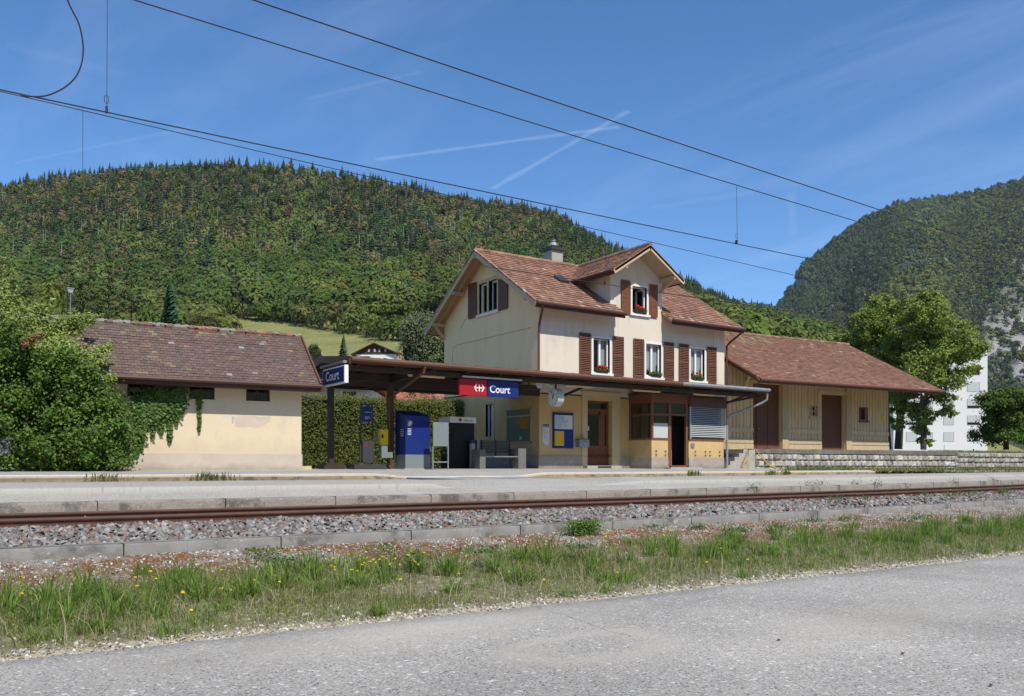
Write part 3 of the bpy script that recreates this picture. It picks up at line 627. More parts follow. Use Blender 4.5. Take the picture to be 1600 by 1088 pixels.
def flowerbox(fr, u, z, w_, n, red, label):
    p = fr.pt(u, n, z); t_ = thing('flower_box', p, label, 'flower box', 'flower boxes on the window sills')
    mb = MB(); P = [fr.pt(u-w_/2+.02, n-.09, z), fr.pt(u+w_/2-.02, n-.09, z), fr.pt(u+w_/2-.02, n+.09, z), fr.pt(u-w_/2+.02, n+.09, z), fr.pt(u-w_/2, n-.11, z+.14), fr.pt(u+w_/2, n-.11, z+.14), fr.pt(u+w_/2, n+.11, z+.14), fr.pt(u-w_/2, n+.11, z+.14)]
    mb.hexa(P); mb.fb(fr, u-w_/2-.01, u+w_/2+.01, n-.12, n+.12, z+.125, z+.145); mb.build('planter', MT['planter'], t_)
    k = 420; uu = rng.uniform(-w_/2-.03, w_/2+.03, k); dn = rng.uniform(-.15, .13, k); dz = rng.uniform(.08, .27, k)*(1-.5*(uu/w_*1.6)**2)
    C_ = np.array(fr.pt(u, n, z))[None]+uu[:, None]*np.array(fr.U)+dn[:, None]*np.array(fr.W)+np.stack([0*dz, 0*dz, dz], -1)
    V, Q = leafquads(C_, np.array([[0, -.5, .6]]), .055, .8); npmesh('foliage', V, Q, palcol([(.10, .19, .02), (.16, .25, .03), (.06, .13, .02)], k), MT['leaf'], t_)
    if red:
        ks = []
        for (du, dz_, rr) in red:
            m_ = 110; v = rng.normal(size=(m_, 3)); v /= np.linalg.norm(v, axis=1, keepdims=True); v *= rr*rng.uniform(.7, 1, (m_, 1)); v[:, 2] *= .7
            ks.append(np.array(fr.pt(u+du, n-.06, z+dz_))[None]+v)
        C_ = np.concatenate(ks); V, Q = leafquads(C_, np.array([[0, -.6, .3]]), .045, .9, .5); npmesh('blossoms', V, Q, np.ones((len(Q), 3)), MT['red_flower'], t_)
# ---------------------------------------------------------------- station house
HF = Fr(19.7, 27.5, 0.0)                         # front facade
HG = Fr(19.7, 27.5, R(90)); HG.W = Vector((1, 0, 0))   # gable wall, u runs back
HW, HD = 10.7, 7.75
XL, XR, YE, YR, YB, ZE, SLP = 19.04, 31.0, 26.8, 31.4, 36.0, 7.94, .639
zm = lambda y: ZE+SLP*((y-YE) if y <= YR else (YB-y))
house = thing('station_building', (19.7, 27.5, 1.4), 'cream two storey station house with brown shutters, red tiled roof and front dormer', 'building')
RP = [(.235, .128, .088), (.27, .15, .105), (.205, .118, .088), (.24, .15, .115), (.30, .17, .115), (.18, .118, .095)]
def pal_house(a, s):
    v = fnoise(a*1.0, s*1.0, 1.1, 61); r_ = random.random()
    if r_ < .004: return (.30, .27, .23)
    if s < .5 and r_ < .07: return (.36, .33, .27)
    return RP[int(min(5, max(0, 2.5+v*2+random.uniform(-2, 2))))]
G0 = .095
winF = [HF.hit(922.8, 583)[0], HF.hit(1005.5, 583)[0], HF.hit(1075.4, 583)[0]]
zs, zt = EYE+3.86, EYE+5.50
W3 = [(u, u+1.16, zs, zt) for u in winF]
WD = (24.52-19.7, 25.62-19.7, EYE+6.56, EYE+7.93)
doorU0 = HF.hit(917, 700)[0]; doorU1 = HF.hit(955.5, 700)[0]; doorZ = EYE+HF.hit(936, 626)[1]-EYE
DX0, DXC, DX1 = 23.42, 24.9, 26.42             # dormer walls
dz = lambda x: 9.64+.635*(x-22.8) if x < 24.8 else 9.64+.635*(26.8-x)
def topF(u):
    x = 19.7+u
    if DX0 <= x <= DX1: return dz(x)-.14
    return zm(27.5)-.13
hol = [hole(*w_) for w_ in W3]+[hole(*WD)]
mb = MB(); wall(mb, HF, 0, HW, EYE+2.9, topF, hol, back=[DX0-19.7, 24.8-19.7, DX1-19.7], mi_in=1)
mb.mi = 0                                       # dormer cheeks, back and right walls
for x in (DX0, DX1):
    ye = YE+(9.64-ZE)/SLP; ys = [27.5, ye+.3]
    mb.poly([(x, 27.5, zm(27.5)-.3), (x, ye+.6, zm(ye+.6)-.2), (x, ye+.6, zm(ye+.6)), (x, 27.5, dz(x)-.14)])
mb.poly([(30.4, 27.5, 1.4), (30.4, 35.25, 1.4), (30.4, 35.25, zm(35.25)-.13), (30.4, 31.4, zm(31.4)-.13), (30.4, 27.5, zm(27.5)-.13)])
mb.poly([(19.7, 35.25, 1.4), (30.4, 35.25, 1.4), (30.4, 35.25, zm(35.25)-.13), (19.7, 35.25, zm(35.25)-.13)])
mb.build('wall', [MT['cream'], MT['room']], house)
gw = [(2.93, 4.70, EYE+6.65, EYE+8.22)]; gh = []
for (a, b, c, d) in gw: gh = [(a+.15, a+.82, c+.12, d-.15), (b-.82, b-.15, c+.12, d-.15)]
mb = MB(); wall(mb, HG, 0, HD, EYE+3.2, lambda u: zm(27.5+u)-.13, gh, back=[3.9], mi_in=1)
mb.mi = 2                                        # thin incised line of the old paint panel
for a, b in (((.55, EYE+5.62), (6.55, EYE+5.62)), ((6.95, EYE+5.25), (6.95, EYE+3.5)), ((6.2, EYE+6.35), (4.75, EYE+7.55))):
    mb.bar(HG.pt(a[0], -.001, a[1]), HG.pt(b[0], -.001, b[1]), .02, .03)
mb.tube([HG.pt(6.55, -.003, EYE+5.62), HG.pt(6.78, -.003, EYE+5.57), HG.pt(6.9, -.003, EYE+5.45), HG.pt(6.95, -.003, EYE+5.25)], .012, 5)
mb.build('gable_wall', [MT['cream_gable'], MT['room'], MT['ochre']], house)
# ground floor
gl = [(HG.hit(774, 650)[0], HG.hit(757, 650)[0], EYE+.9, EYE+3.05-.25)]
mb = MB(); wall(mb, HF, 0, HW, 1.9, lambda u: EYE+2.95, [(doorU0, doorU1, 1.9, doorZ)], mi_in=1)
wall(mb, HG, 0, HD, 1.9, lambda u: EYE+3.25, [(gl[0][0]+.12, gl[0][1]-.12, EYE+HG.hit(765, 682)[1]-EYE, EYE+HG.hit(765, 632)[1]-EYE)], mi_in=1)
mb.build('lower_wall', [MT['ochre'], MT['room']], house)
mb = MB(); zp = 1.86
for (fr, a, b) in ((HF, 0, doorU0-.18), (HF, doorU1+.18, HW), (HG, 0, HD)): mb.fb(fr, a-.02, b, -.035, .1, 1.36, zp+.05)
mb.fb(HF, doorU0-.18, doorU1+.18, .02, .3, 1.3, 1.42)
mb.build('plinth', MT['plinth'], house, split=True)
mb = MB()                                        # pilaster strips at corners
mb.fb(HF, -.01, .10, -.03, .0, 1.91, EYE+2.95); mb.fb(HG, 7.2, 7.75, -.03, 0, 1.91, EYE+3.2)
mb.build('pilaster', MT['ochre'], house, split=True)
mb = MB()
mb.fb(HF, HW-.72, HW, -.025, 0, EYE+2.95, zm(27.5)-.2); mb.build('corner_strip', MT['cream'], house)
# windows and shutters
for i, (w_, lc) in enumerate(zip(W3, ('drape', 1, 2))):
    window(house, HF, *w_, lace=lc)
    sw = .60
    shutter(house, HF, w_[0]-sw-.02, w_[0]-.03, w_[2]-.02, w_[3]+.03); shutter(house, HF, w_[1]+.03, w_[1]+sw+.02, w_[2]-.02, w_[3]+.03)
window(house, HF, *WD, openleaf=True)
shutter(house, HF, WD[0]-.52, WD[0]-.02, WD[2]+.0, WD[3]+.06, 'door_brown', False); shutter(house, HF, WD[1]+.02, WD[1]+.48, WD[2]+.0, WD[3]+.06, 'door_brown', False)
a, b, c, d = gw[0]
mb = MB(); mb.fb(HG, a, a+.15, -.03, .1, c+.05, d); mb.fb(HG, b-.15, b, -.03, .1, c+.05, d); mb.fb(HG, a+.15, b-.15, -.03, .1, d-.15, d); mb.fb(HG, a+.82, b-.82, -.03, .22, c+.05, d-.15)
mb.mi = 1
for (p, q, r_, s_) in gh:
    mb.fb(HG, p, p+.06, .16, .21, r_, s_); mb.fb(HG, q-.06, q, .16, .21, r_, s_); mb.fb(HG, p+.06, q-.06, .16, .21, r_, r_+.06); mb.fb(HG, p+.06, q-.06, .16, .21, s_-.06, s_)
wo_ = mb.build('window', [MT['stone_trim'], MT['white_paint']], house)
p_ = MB(); [p_.fb(HG, h[0]+.05, h[1]-.05, .18, .19, h[2]+.05, h[3]-.05) for h in gh]; p_.build('pane', MT['glass'], wo_)
p_ = MB(); p_.fb(HG, a-.02, b+.02, -.1, .1, c-.05, c+.05); p_.build('sill', MT['white_trim'], wo_)
shutter(house, HG, a-.72, a-.03, c+.0, d+.0, 'shutter_dark', False); shutter(house, HG, b+.03, b+.72, c+.0, d+.0, 'shutter_dark', False)
# roof: deck + tiles
mb = MB(); sf = Vector((0, 1, SLP)).normalized(); Ls = (YR-YE)*math.hypot(1, SLP); sb = Vector((0, -1, SLP)).normalized(); nf = Vector((0, -SLP, 1)).normalized(); nb = Vector((0, SLP, 1)).normalized()
zo = -.03
mb.slab((XL, YE, ZE+zo), (23.62-XL, 0, 0), sf*Ls, -nf*.10); mb.slab((26.38, YE, ZE+zo), (XR-26.38, 0, 0), sf*Ls, -nf*.10)
o1 = Vector((23.62, YE, ZE+zo))+sf*3.3; mb.slab(o1, (2.76, 0, 0), sf*(Ls-3.3), -nf*.10)
mb.slab((XL, YB, ZE+zo), (XR-XL, 0, 0), sb*Ls, -nb*.10)
mb.build('soffit', MT['wood_soffit'], house)
mb = MB()
def keepm(a, s): x = XL+a; y = YE+s*sf.y; return not (23.62 < x < 26.38 and y < 29.6) and not (22.85 < x < 26.75 and y > 27.6 and zm(y)+.02 < (9.64+.635*(min(x-22.8, 26.8-x)))-.0 and y > 31.5)
tiles(mb, (XL, YE, ZE-.025), (1, 0, 0), sf, XR-XL, Ls, .19, .245, pal_house, keepm)
tiles(mb, (XL, YB, ZE-.025), (1, 0, 0), sb, XR-XL, Ls, .25, .33, pal_house)
ridge_caps(mb, (XL, YR, zm(YR)+.0), (XR, YR, zm(YR)+.0), .10, .36, RP[:4])
for i in range(16):                              # verge tiles along the left rake
    for sg, O_, s_ in ((1, Vector((XL, YE, ZE)), sf), (1, Vector((XL, YB, ZE)), sb)):
        p = O_+s_*(Ls*i/16); q = O_+s_*(Ls*(i+1)/16+.04); mb.col = random.choice(RP[3:]+[(.35, .33, .28)]); mb.bar(p+Vector((0, 0, .0)), q+Vector((0, 0, .02)), .09, .06)
mb.build('roof', MT['tiles'], house)
# dormer
dorm = MB(); YD = 26.5; lenD = 5.0; slL = Vector((1, 0, .635)).normalized(); slR = Vector((-1, 0, .635)).normalized(); DL = 2.0*math.hypot(1, .635)
dorm.slab((22.8, YD, 9.61), (0, 4.9, 0), slL*DL, -Vector((-.635, 0, 1)).normalized()*.10)
dorm.slab((26.8, YD, 9.61), (0, 4.9, 0), slR*DL, -Vector((.635, 0, 1)).normalized()*.10)
dsf = dorm.build('dormer_soffit', MT['wood_light'], house)
dorm = MB()
kd = lambda y, s: (9.64+.5*s > zm(min(YD+y, YR))-.1) 
tiles(dorm, (22.8, YD, 9.615), (0, 1, 0), slL, 4.9, DL, .19, .24, pal_house, kd)
tiles(dorm, (26.8, YD, 9.615), (0, 1, 0), slR, 4.9, DL, .19, .24, pal_house, kd)
ridge_caps(dorm, (24.8, YD, 9.62+1.27), (24.8, YD+4.9, 9.62+1.27), .10, .36, RP[:4])
dorm.build('dormer_roof', MT['tiles'], house)
tr = MB()                                        # rafters, brackets and barge boards of dormer and gable
for s_, x0 in ((slL, 22.8), (slR, 26.8)):
    o_ = Vector((x0, YD, 9.5)); tr.bar(o_+Vector((0, .02, 0)), o_+s_*DL+Vector((0, .02, 0)), .04, .17, (0, 0, 1))
for x in (23.5, 26.3): tr.bar((x, YD+.05, dz(x)-.26), (x, 27.6, dz(x)-.26), .14, .15); 
tr.bar((26.3, 26.6, dz(26.3)-.3), (26.3, 27.5, dz(26.3)-.75), .09, .1)
tr.bar((24.8, YD+.05, 10.68), (24.8, 27.6, 10.68), .13, .15)
for s_, y0 in ((sf, YE), (sb, YB)):
    o_ = Vector((XL, y0, ZE-.14)); tr.bar(o_, o_+s_*Ls, .035, .20, (0, 0, 1))
for i in range(1):
    for s_, y0 in ((sf, YE), (sb, YB)):
        o_ = Vector((XL+.30, y0, ZE-.20)); tr.bar(o_, o_+s_*Ls, .05, .12, (0, 0, 1))
for y in (27.62, 29.45, 31.4, 33.35, 35.2):
    z_ = zm(y)-.27; tr.bar((XL+.02, y, z_), (19.75, y, z_), .15, .17)
for y in (35.2,): tr.bar((XL+.15, y, zm(y)-.36), (19.7, y, zm(y)-.95), .1, .12)
tr.build('timber', MT['wood_light'], house, split=True)
g = MB()
for (xa, xb) in ((XL, 23.66), (26.35, XR)):
    g.tube([(xa, YE-.07, ZE-.07), (xb, YE-.07, ZE-.07)], .075, 8); g.box(xa+.01, xb-.01, YE+.0, YE+.03, ZE-.24, ZE-.05)
g.tube([(22.72, YD+.05, 9.56), (22.72, YD+3.0, 9.56)], .06, 8); g.tube([(26.88, YD+.05, 9.56), (26.88, YD+3.0, 9.56)], .06, 8)
g.box(22.80, 22.83, YD+.05, YD+3.0, 9.40, 9.58)
g.tube([(XL, YB+.07, ZE-.07), (XR, YB+.07, ZE-.07)], .075, 8)
g.build('gutter', MT['gutter_brown'], house, split=True)
g = MB(); g.tube([(19.35, YE-.07, ZE-.1), (19.42, YE+.1, ZE-.35), (19.58, 27.3, ZE-.75), (19.62, 27.4, ZE-1.1), (19.62, 27.4, EYE+3.45)], .05, 8)
g.build('downpipe', MT['copper'], house)
g = MB(); g.tube([(XR-.2, YE-.07, ZE-.12), (XR-.22, YE+.05, ZE-.28), (30.6, 27.3, ZE-.62), (30.5, 27.42, ZE-.8), (30.5, 27.42, 1.5)], .05, 8)
g.build('downpipe', MT['gutter_brown'], house)
c_ = atd(863, 400, 1); ch = MB(); cx_, cy_ = 23.75, 32.0
ch.box(cx_-.32, cx_+.32, cy_-.32, cy_+.32, 10.0, 11.60); cho = ch.build('chimney', MT['conc_light'], house)
ch = MB(); ch.box(cx_-.42, cx_+.42, cy_-.42, cy_+.42, 11.60, 11.72); ch.build('chimney_cap', MT['dark_grey'], cho)
ch = MB(); ch.tube([(cx_, cy_, 11.72), (cx_, cy_, 11.86)], .13, 12); ch.tube([(cx_, cy_, 11.86), (cx_, cy_, 12.02)], .24, 14, True, .15); ch.tube([(cx_, cy_, 12.02), (cx_, cy_, 12.09)], .10, 12, True, .08); ch.tube([(cx_, cy_, 12.09), (cx_, cy_, 12.13)], .13, 12, True, .10)
ch.build('chimney_cowl', MT['grey_metal'], cho)
sk = MB(); o_ = Vector((21.95, 29.1, zm(29.1)+.03)); sk.slab(o_, (.5, 0, 0), sf*.55, nf*.09); so = sk.build('roof_window', MT['dark_grey'], house)
sk = MB(); sk.slab(o_+Vector((.05, 0, 0))+sf*.05+nf*.09, (.4, 0, 0), sf*.45, nf*.004); sk.build('pane', MT['glass'], so)
# entrance door
fd_ = [HF.hit(908.6, 700)[0], HF.hit(967.7, 700)[0]]
d0, d1 = doorU0, doorU1; zT = EYE+HF.hit(936, 641)[1]-EYE
mb = MB(); ztt = doorZ+.28
mb.fb(HF, fd_[0], d0, -.05, .0, 1.91, ztt); mb.fb(HF, d1, fd_[1], -.05, .0, 1.91, ztt); mb.fb(HF, fd_[0]+.02, d0, -.04, .3, 1.40, 1.905); mb.fb(HF, d1, fd_[1]-.02, -.04, .3, 1.40, 1.905); mb.fb(HF, d0, d1, -.05, 0, doorZ, ztt); mb.fb(HF, fd_[0]-.04, fd_[1]+.04, -.09, 0, ztt, ztt+.08)
mb.build('door_surround', MT['stone_trim'], house)
mb = MB(); n0, n1 = .2, .26
mb.fb(HF, d0, d0+.08, n0, n1, 1.5, doorZ); mb.fb(HF, d1-.08, d1, n0, n1, 1.5, doorZ); mb.fb(HF, d0+.08, d1-.08, n0, n1, doorZ-.09, doorZ); mb.fb(HF, d0+.08, d1-.08, n0, n1, zT-.04, zT+.06)
xm = d0+(d1-d0)*.72; mb.fb(HF, xm-.04, xm+.06, n0, n1, 1.5, zT-.04)
for (a, b) in ((d0+.08, xm-.04), (xm+.06, d1-.08)):
    mb.fb(HF, a, a+.11, n0+.01, n1-.01, 1.5, zT-.04); mb.fb(HF, b-(.11 if a < xm-.1 else .03), b, n0+.01, n1-.01, 1.5, zT-.04)
    mb.fb(HF, a+.11, b-.03, n0+.012, n1-.012, 1.5, 2.35); mb.fb(HF, a+.11, b-.03, n0+.01, n1-.01, zT-.17, zT-.04)
do = mb.build('door', MT['door_brown'], house)
mb = MB(); mb.fb(HF, d0+.1, d1-.1, n0+.03, n0+.036, 2.3, doorZ-.05); mb.build('pane', MT['glass'], do)
mb = MB(); mb.fb(HF, d0+.12, d0+.16, n0-.02, n0, 2.2, 2.75); mb.tube([HF.pt(d0+.14, n0-.01, 2.45), HF.pt(d0+.14, n0-.06, 2.45), HF.pt(d0+.24, n0-.06, 2.45)], .012, 6); mb.build('handle', MT['grey_metal'], do)
mb = MB(); mb.fb(HF, d0+.2, d0+.3, n0+.025, n0+.029, 3.0, 3.18); mb.build('notice', MT['paper'], do)
mb = MB(); mb.fb(HF, d0-.25, d1+.25, -.35, .2, 1.36, 1.52); mb.build('doorstep', MT['conc_light'], house)
mb = MB(); mb.fb(HF, d0+.3, d1-.3, -.356, -.35, 1.42, 1.50); mb.build('boot_scraper', MT['dark_steel'], house)
# tall narrow window and showcase window in the lower gable wall
def fzz(px, y, n=0): return HG.hit(px, y, n)[1]
a, b = gl[0][0], gl[0][1]; window(house, HG, a, b, fzz(765, 690), fzz(765, 624), t=.12, leaves=2, mats=('stone_trim', 'white_paint'))
a, b = HG.hit(831, 660)[0], HG.hit(792, 660)[0]; z0, z1 = fzz(811, 692), fzz(811, 638)
mb = MB(); mb.fb(HG, a, b, -.05, 0, z0, z0+.05); mb.fb(HG, a, b, -.05, 0, z1-.05, z1); mb.fb(HG, a, a+.05, -.05, 0, z0, z1); mb.fb(HG, b-.05, b, -.05, 0, z0, z1); mb.fb(HG, a, b, -.05, 0, z1-.36, z1-.31)
so = mb.build('showcase_window', MT['ochre'], house)
mb = MB(); mb.fb(HG, a+.04, b-.04, -.012, -.002, z0+.04, z1-.04); mb.build('backing', MT['grey_panel'], so)
mb = MB(); mb.col = (.62, .33, .02)
mb.poly([HG.pt(a+q_*.85, -.016, z0+p_*.6) for q_, p_ in ((.30, .95), (.95, .95), (1.0, 1.30), (1.5, 1.40), (1.5, 1.55), (1.1, 1.52), (.9, 1.78), (.62, 1.60), (.5, 1.75), (.30, 1.70))])
mb.col = (.12, .3, .33); mb.poly([HG.pt(a+q_*.85, -.016, z0+p_*.6) for q_, p_ in ((.8, .2), (1.2, .2), (1.25, .55), (1.0, .72), (.8, .6))])
mb.col = (.7, .7, .7); mb.poly([HG.pt(a+q_*.85, -.018, z0+p_*.6) for q_, p_ in ((.85, .2), (1.02, .2), (1.02, .42), (.85, .42))])
mb.build('poster', MT['colour'], so)
mb = MB(); mb.fb(HG, a+.04, b-.04, -.03, -.026, z0+.04, z1-.04); mb.build('pane', MT['glass'], so)
# ticket office bay
BX0, BX1, BY = 24.5, 28.85, 26.12
BF = Fr(BX0, BY, 0); BS = Fr(BX0, BY, R(90)); BS.W = Vector((1, 0, 0))
bu = lambda px: BF.hit(px, 700)[0]
u1, u2, u3, u4 = bu(1045.5), bu(1047.5), bu(1071.5), bu(1076); BW = BX1-BX0; zw = EYE+1.13; zf = EYE+2.68; zt_ = EYE+3.02
mb = MB()
mb.box(BX0, BX0+u1, BY, BY+.16, 1.86, zw); mb.box(BX0+u4, BX1, BY, BY+.16, 1.86, zw); mb.box(BX0, BX0+.16, BY+.16, 27.5, 1.86, zw); mb.box(BX1-.16, BX1, BY+.16, 27.5, 1.36, zt_)
mb.build('bay_wall', MT['ochre'], house, split=True)
mb = MB(); mb.box(BX0-.02, BX0+u1, BY-.02, BY+.18, 1.36, 1.86); mb.box(BX0+u4, BX1+.02, BY-.02, BY+.18, 1.36, 1.86); mb.box(BX0-.02, BX0+.14, BY+.18, 27.47, 1.36, 1.86); mb.build('bay_plinth', MT['plinth'], house, split=True)
mb = MB(); f = .09
mb.box(BX0-.03, BX1+.03, BY-.04, BY+.06, zf, zt_); mb.box(BX0-.03, BX0+.07, BY+.06, 27.5, zf, zt_)
for z in (zw-.02, zf-.55): mb.box(BX0-.02, BX0+u1, BY-.03, BY+.07, z, z+.08); mb.box(BX0-.025, BX0+.07, BY+.07, 27.5, z, z+.08)
mb.box(BX0-.022, BX0+.08, BY-.035, BY+.07, zw, zf); mb.box(BX0+u1-.06, BX0+u2+.02, BY-.035, BY+.07, 1.5, zf); mb.box(BX0+u3-.02, BX0+u3+.09, BY-.035, BY+.07, 1.5, zf); mb.box(BX0-.02, BX0+.07, 27.38, 27.5, zw, zf)
mb.box(BX0+u2+.02, BX0+u3-.02, BY-.03, BY+.06, zf-.53, zf-.45); mb.box(BX0+u2, BX0+u3, BY-.03, BY+.07, 1.45, 1.53); mb.box(BX0+u4, BX1, BY-.03, BY+.06, zw-.02, zw+.1)
bo = mb.build('bay_frame', MT['door_brown'], house)
mb = MB(); mb.box(BX0+.08, BX0+u1-.06, BY+.01, BY+.02, zw+.06, zf); mb.box(BX0+.02, BX0+.03, BY+.08, 27.38, zw+.06, zf); mb.box(BX0+u2, BX0+u3, BY+.01, BY+.02, zf-.45, zf); mb.box(BX0+u4, BX1-.1, BY+.05, BY+.06, zw+.1, zf)
mb.build('pane', MT['glass_green'], bo)
mb = MB(); mb.box(BX0+.09, BX0+u1-.07, BY-.002, BY+.006, zw+.06, zw+.68); mb.build('frosted_panel', MT['blind_grey'], bo)
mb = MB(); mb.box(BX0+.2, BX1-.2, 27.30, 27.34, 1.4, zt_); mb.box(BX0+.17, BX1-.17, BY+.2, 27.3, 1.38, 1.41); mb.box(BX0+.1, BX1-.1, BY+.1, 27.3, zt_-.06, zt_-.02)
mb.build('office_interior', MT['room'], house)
mb = MB(); mb.box(BX0+u2+.1, BX0+u3-.45, BY+.6, BY+.65, 1.41, 2.45); mb.col = (.3, .3, .28); mb.box(BX0+u2+.75, BX0+u3-.1, BY+.75, BY+.8, 1.5, 2.55); mb.build('counter', MT['colour'], house)
mb = MB(); mb.box(BX0+u4-.02, BX1+.05, BY-.14, BY-.04, zf-.10, zf+.30); mb.build('blind_box', MT['brown_steel'], house)
bl = MB(); zz0, zz1 = zw+.14, zf-.12
for i in range(17):
    z = zz0+(zz1-zz0)*i/16.4; P = [(BX0+u4+.02, BY-.11, z), (BX1+.0, BY-.11, z), (BX1+.0, BY-.06, z+.035), (BX0+u4+.02, BY-.06, z+.035)]
    bl.hexa([Vector(p) for p in P]+[Vector(p)+Vector((0, 0, .006)) for p in P])
bl.box(BX0+u4-.0, BX0+u4+.03, BY-.12, BY-.05, zz0-.1, zf-.1); bl.box(BX1+.0, BX1+.04, BY-.12, BY-.05, zz0-.1, zf-.1)
bl.build('venetian_blind', MT['blind_grey'], house)
bl = MB(); bl.mesh([(BX0+u4+.3, BY+.4, zw-.1), (BX1-.3, BY+.4, zw-.1), (BX1-.3, BY+.4, zf-.1), (BX0+u4+.3, BY+.4, zf-.1)], [(0, 1, 2, 3)]); bl.build('inner_curtain', MT['grey_panel'], house)
mb = MB()
for px in (1025, 1039.5, 1086, 1102, 1109, 1124):
    for z in (EYE+.62, EYE+.46): x = BX0+bu(px); mb.box(x-.03, x+.03, BY-.05, BY, z, z+.035)
mb.build('bolt', MT['dark_steel'], house, split=True)
mb = MB(); mb.box(BX0+u4+.12, BX0+u4+.32, BY-.05, BY, zw-.32, zw-.14); mb.build('switch_box', MT['grey_metal'], house)
mb = MB(); mb.box(BX0+u1-.3, BX0+u3+.6, BY-.4, BY-.02, 1.35, 1.45); mb.build('doorstep', MT['conc_light'], house)
mb = MB(); mb.box(BX0-.1, BX1+.1, BY-.08, 27.5, zt_, zt_+.06); mb.build('bay_roof', MT['brown_steel'], house)
mb = MB(); mb.tube([(30.35, 24.93, 4.75), (30.35, 24.95, 4.45), (30.2, 25.15, 4.3), (29.1, 26.0, 3.75), (28.97, 26.02, 3.6), (28.97, 26.02, 1.42)], .05, 8); mb.build('downpipe', MT['zinc'], house)
fb_z = zs+.06
flowerbox(HF, (W3[0][0]+W3[0][1])/2-.02, fb_z, .62, -.02, [(-.14, .25, .09), (.05, .27, .10), (.2, .24, .08), (-.02, .22, .07)], 'dark planter of bright red geraniums on the left upper window sill')
flowerbox(HF, (W3[1][0]+W3[1][1])/2+.12, fb_z, .55, -.02, None, 'dark planter with only green leaves on the middle upper window sill')
flowerbox(HF, (W3[2][0]+W3[2][1])/2, fb_z, .6, -.02, [(-.1, .33, .06), (-.18, .22, .05), (.14, .28, .05)], 'dark planter with a few red blooms on the right upper window sill')
flowerbox(HF, (WD[0]+WD[1])/2, WD[2]+.06, .62, -.02, [(-.2, .30, .11), (.06, .27, .09), (.22, .22, .07)], 'dark planter of red geraniums in the open dormer window')
# ---------------------------------------------------------------- platform canopy
CX0, CX1, CYF, CZF = 10.56, 30.38, 24.9, 4.90
cano = thing('platform_canopy', (15, 27, 1.4), 'dark brown flat canopy over the platform, along the station house front', 'canopy')
mb = MB()
for x0, x1, prof in ((CX0, 19.66, [(CYF, CZF), (27.4, 5.14), (29.8, 4.80)]), (19.66, CX1, [(CYF, CZF), (27.48, 5.08)])):
    for (ya, za), (yb, zb) in zip(prof[:-1], prof[1:]): mb.slab((x0, ya, za-.06), (x1-x0, 0, 0), (0, yb-ya, zb-za), (0, 0, .06))
mb.build('roof_sheet', MT['brown_steel'], cano)
mb = MB()                                     # scalloped tile lip seen above the gutter
for i in range(46): x = CX0+.1+i*.43; mb.slab((x, CYF-.01, CZF+.0), (.40, 0, 0), (0, .5, .10), (0, 0, .028+.008*(i % 2)))
mb.build('roof_edge', MT['copper'], cano)
mb = MB(); mb.tube([(CX0, CYF-.07, CZF-.03), (25.0, CYF-.07, CZF-.03)], .07, 8); mb.box(CX0, CX1, CYF, CYF+.03, CZF-.15, CZF-.02)
mb.bar((CX0-.02, CYF, CZF-.06), (CX0-.02, 27.4, 5.11), .03, .24); mb.bar((CX0-.02, 27.4, 5.11), (CX0-.02, 29.8, 4.77), .03, .24)
mb.build('gutter', MT['copper'], cano, split=True)
mb = MB(); mb.tube([(25.0, CYF-.07, CZF-.03), (CX1, CYF-.07, CZF-.03)], .072, 8); 
for x in np.arange(25.1, CX1, .42): mb.tube([(x, CYF-.07, CZF-.03), (x+.02, CYF-.07, CZF-.03)], .082, 8)
mb.build('zinc_gutter', MT['zinc'], cano)
mb = MB()
for x in np.arange(CX0+.3, CX1-.2, 1.35):
    y1_ = 29.7 if x < 19.6 else 27.4
    mb.bar((x, CYF+.1, CZF-.14), (x, 27.4, 4.92), .07, .14)
    if y1_ > 29: mb.bar((x, 27.4, 4.92), (x, 29.7, 4.62), .07, .14)
for (y, z, x1_) in ((25.3, CZF-.26, CX1-.3), (26.2, 4.72, CX1-1.2), (27.3, 4.62, 19.6), (28.5, 4.64, 19.6)):
    if y == 26.2 : continue
    mb.bar((CX0+.1, y, z), (x1_, y, z), .09, .16)
mb.bar((CX0+.05, 27.35, 4.40), (19.6, 27.35, 4.40), .12, .24)
mb.bar((CX0+.05, CYF+.1, 4.66), (CX0+.05, 29.7, 4.52), .1, .2); mb.bar((13.1, CYF+.1, 4.62), (13.1, 29.7, 4.50), .12, .2)
mb.bar((CX0+.1, 29.75, 4.53), (19.65, 29.75, 4.53), .08, .28)
for a, b in (((30.2, CYF+.1, 4.66), (29.0, 26.6, 4.3)), ((29.6, CYF+.4, 4.7), (28.9, 26.4, 4.2)), ((20.6, CYF+.3, 4.7), (20.2, 27.4, 4.1))): mb.bar(a, b, .07, .09)
mb.build('beam', MT['dark_steel'], cano, split=True)
mb = MB(); mb.box(10.87-.09, 10.87+.09, 27.26, 27.44, 1.5, 4.4); mb.build('post', MT['dark_steel'], cano)
mb = MB(); mb.box(10.87-.36, 10.87+.36, 27.0, 27.7, 1.38, 1.60); mb.build('post_base', MT['dark_steel'], cano)
mb = MB(); mb.box(13.1-.09, 13.1+.09, 27.26, 27.44, 1.4, 4.4); mb.build('post', MT['brown_steel'], cano)
mb = MB(); mb.tube([(13.15, CYF-.07, CZF-.1), (13.15, CYF+.02, CZF-.3), (13.13, 27.0, 4.05), (13.0, 27.2, 3.9), (13.0, 27.2, 1.45)], .05, 8); mb.build('downpipe', MT['copper'], cano)
mb = MB(); mb.tube([(9.5, 27.5, 3.95), (10.8, 27.35, 3.62)], .035, 6); mb.build('brace', MT['dark_steel'], cano)
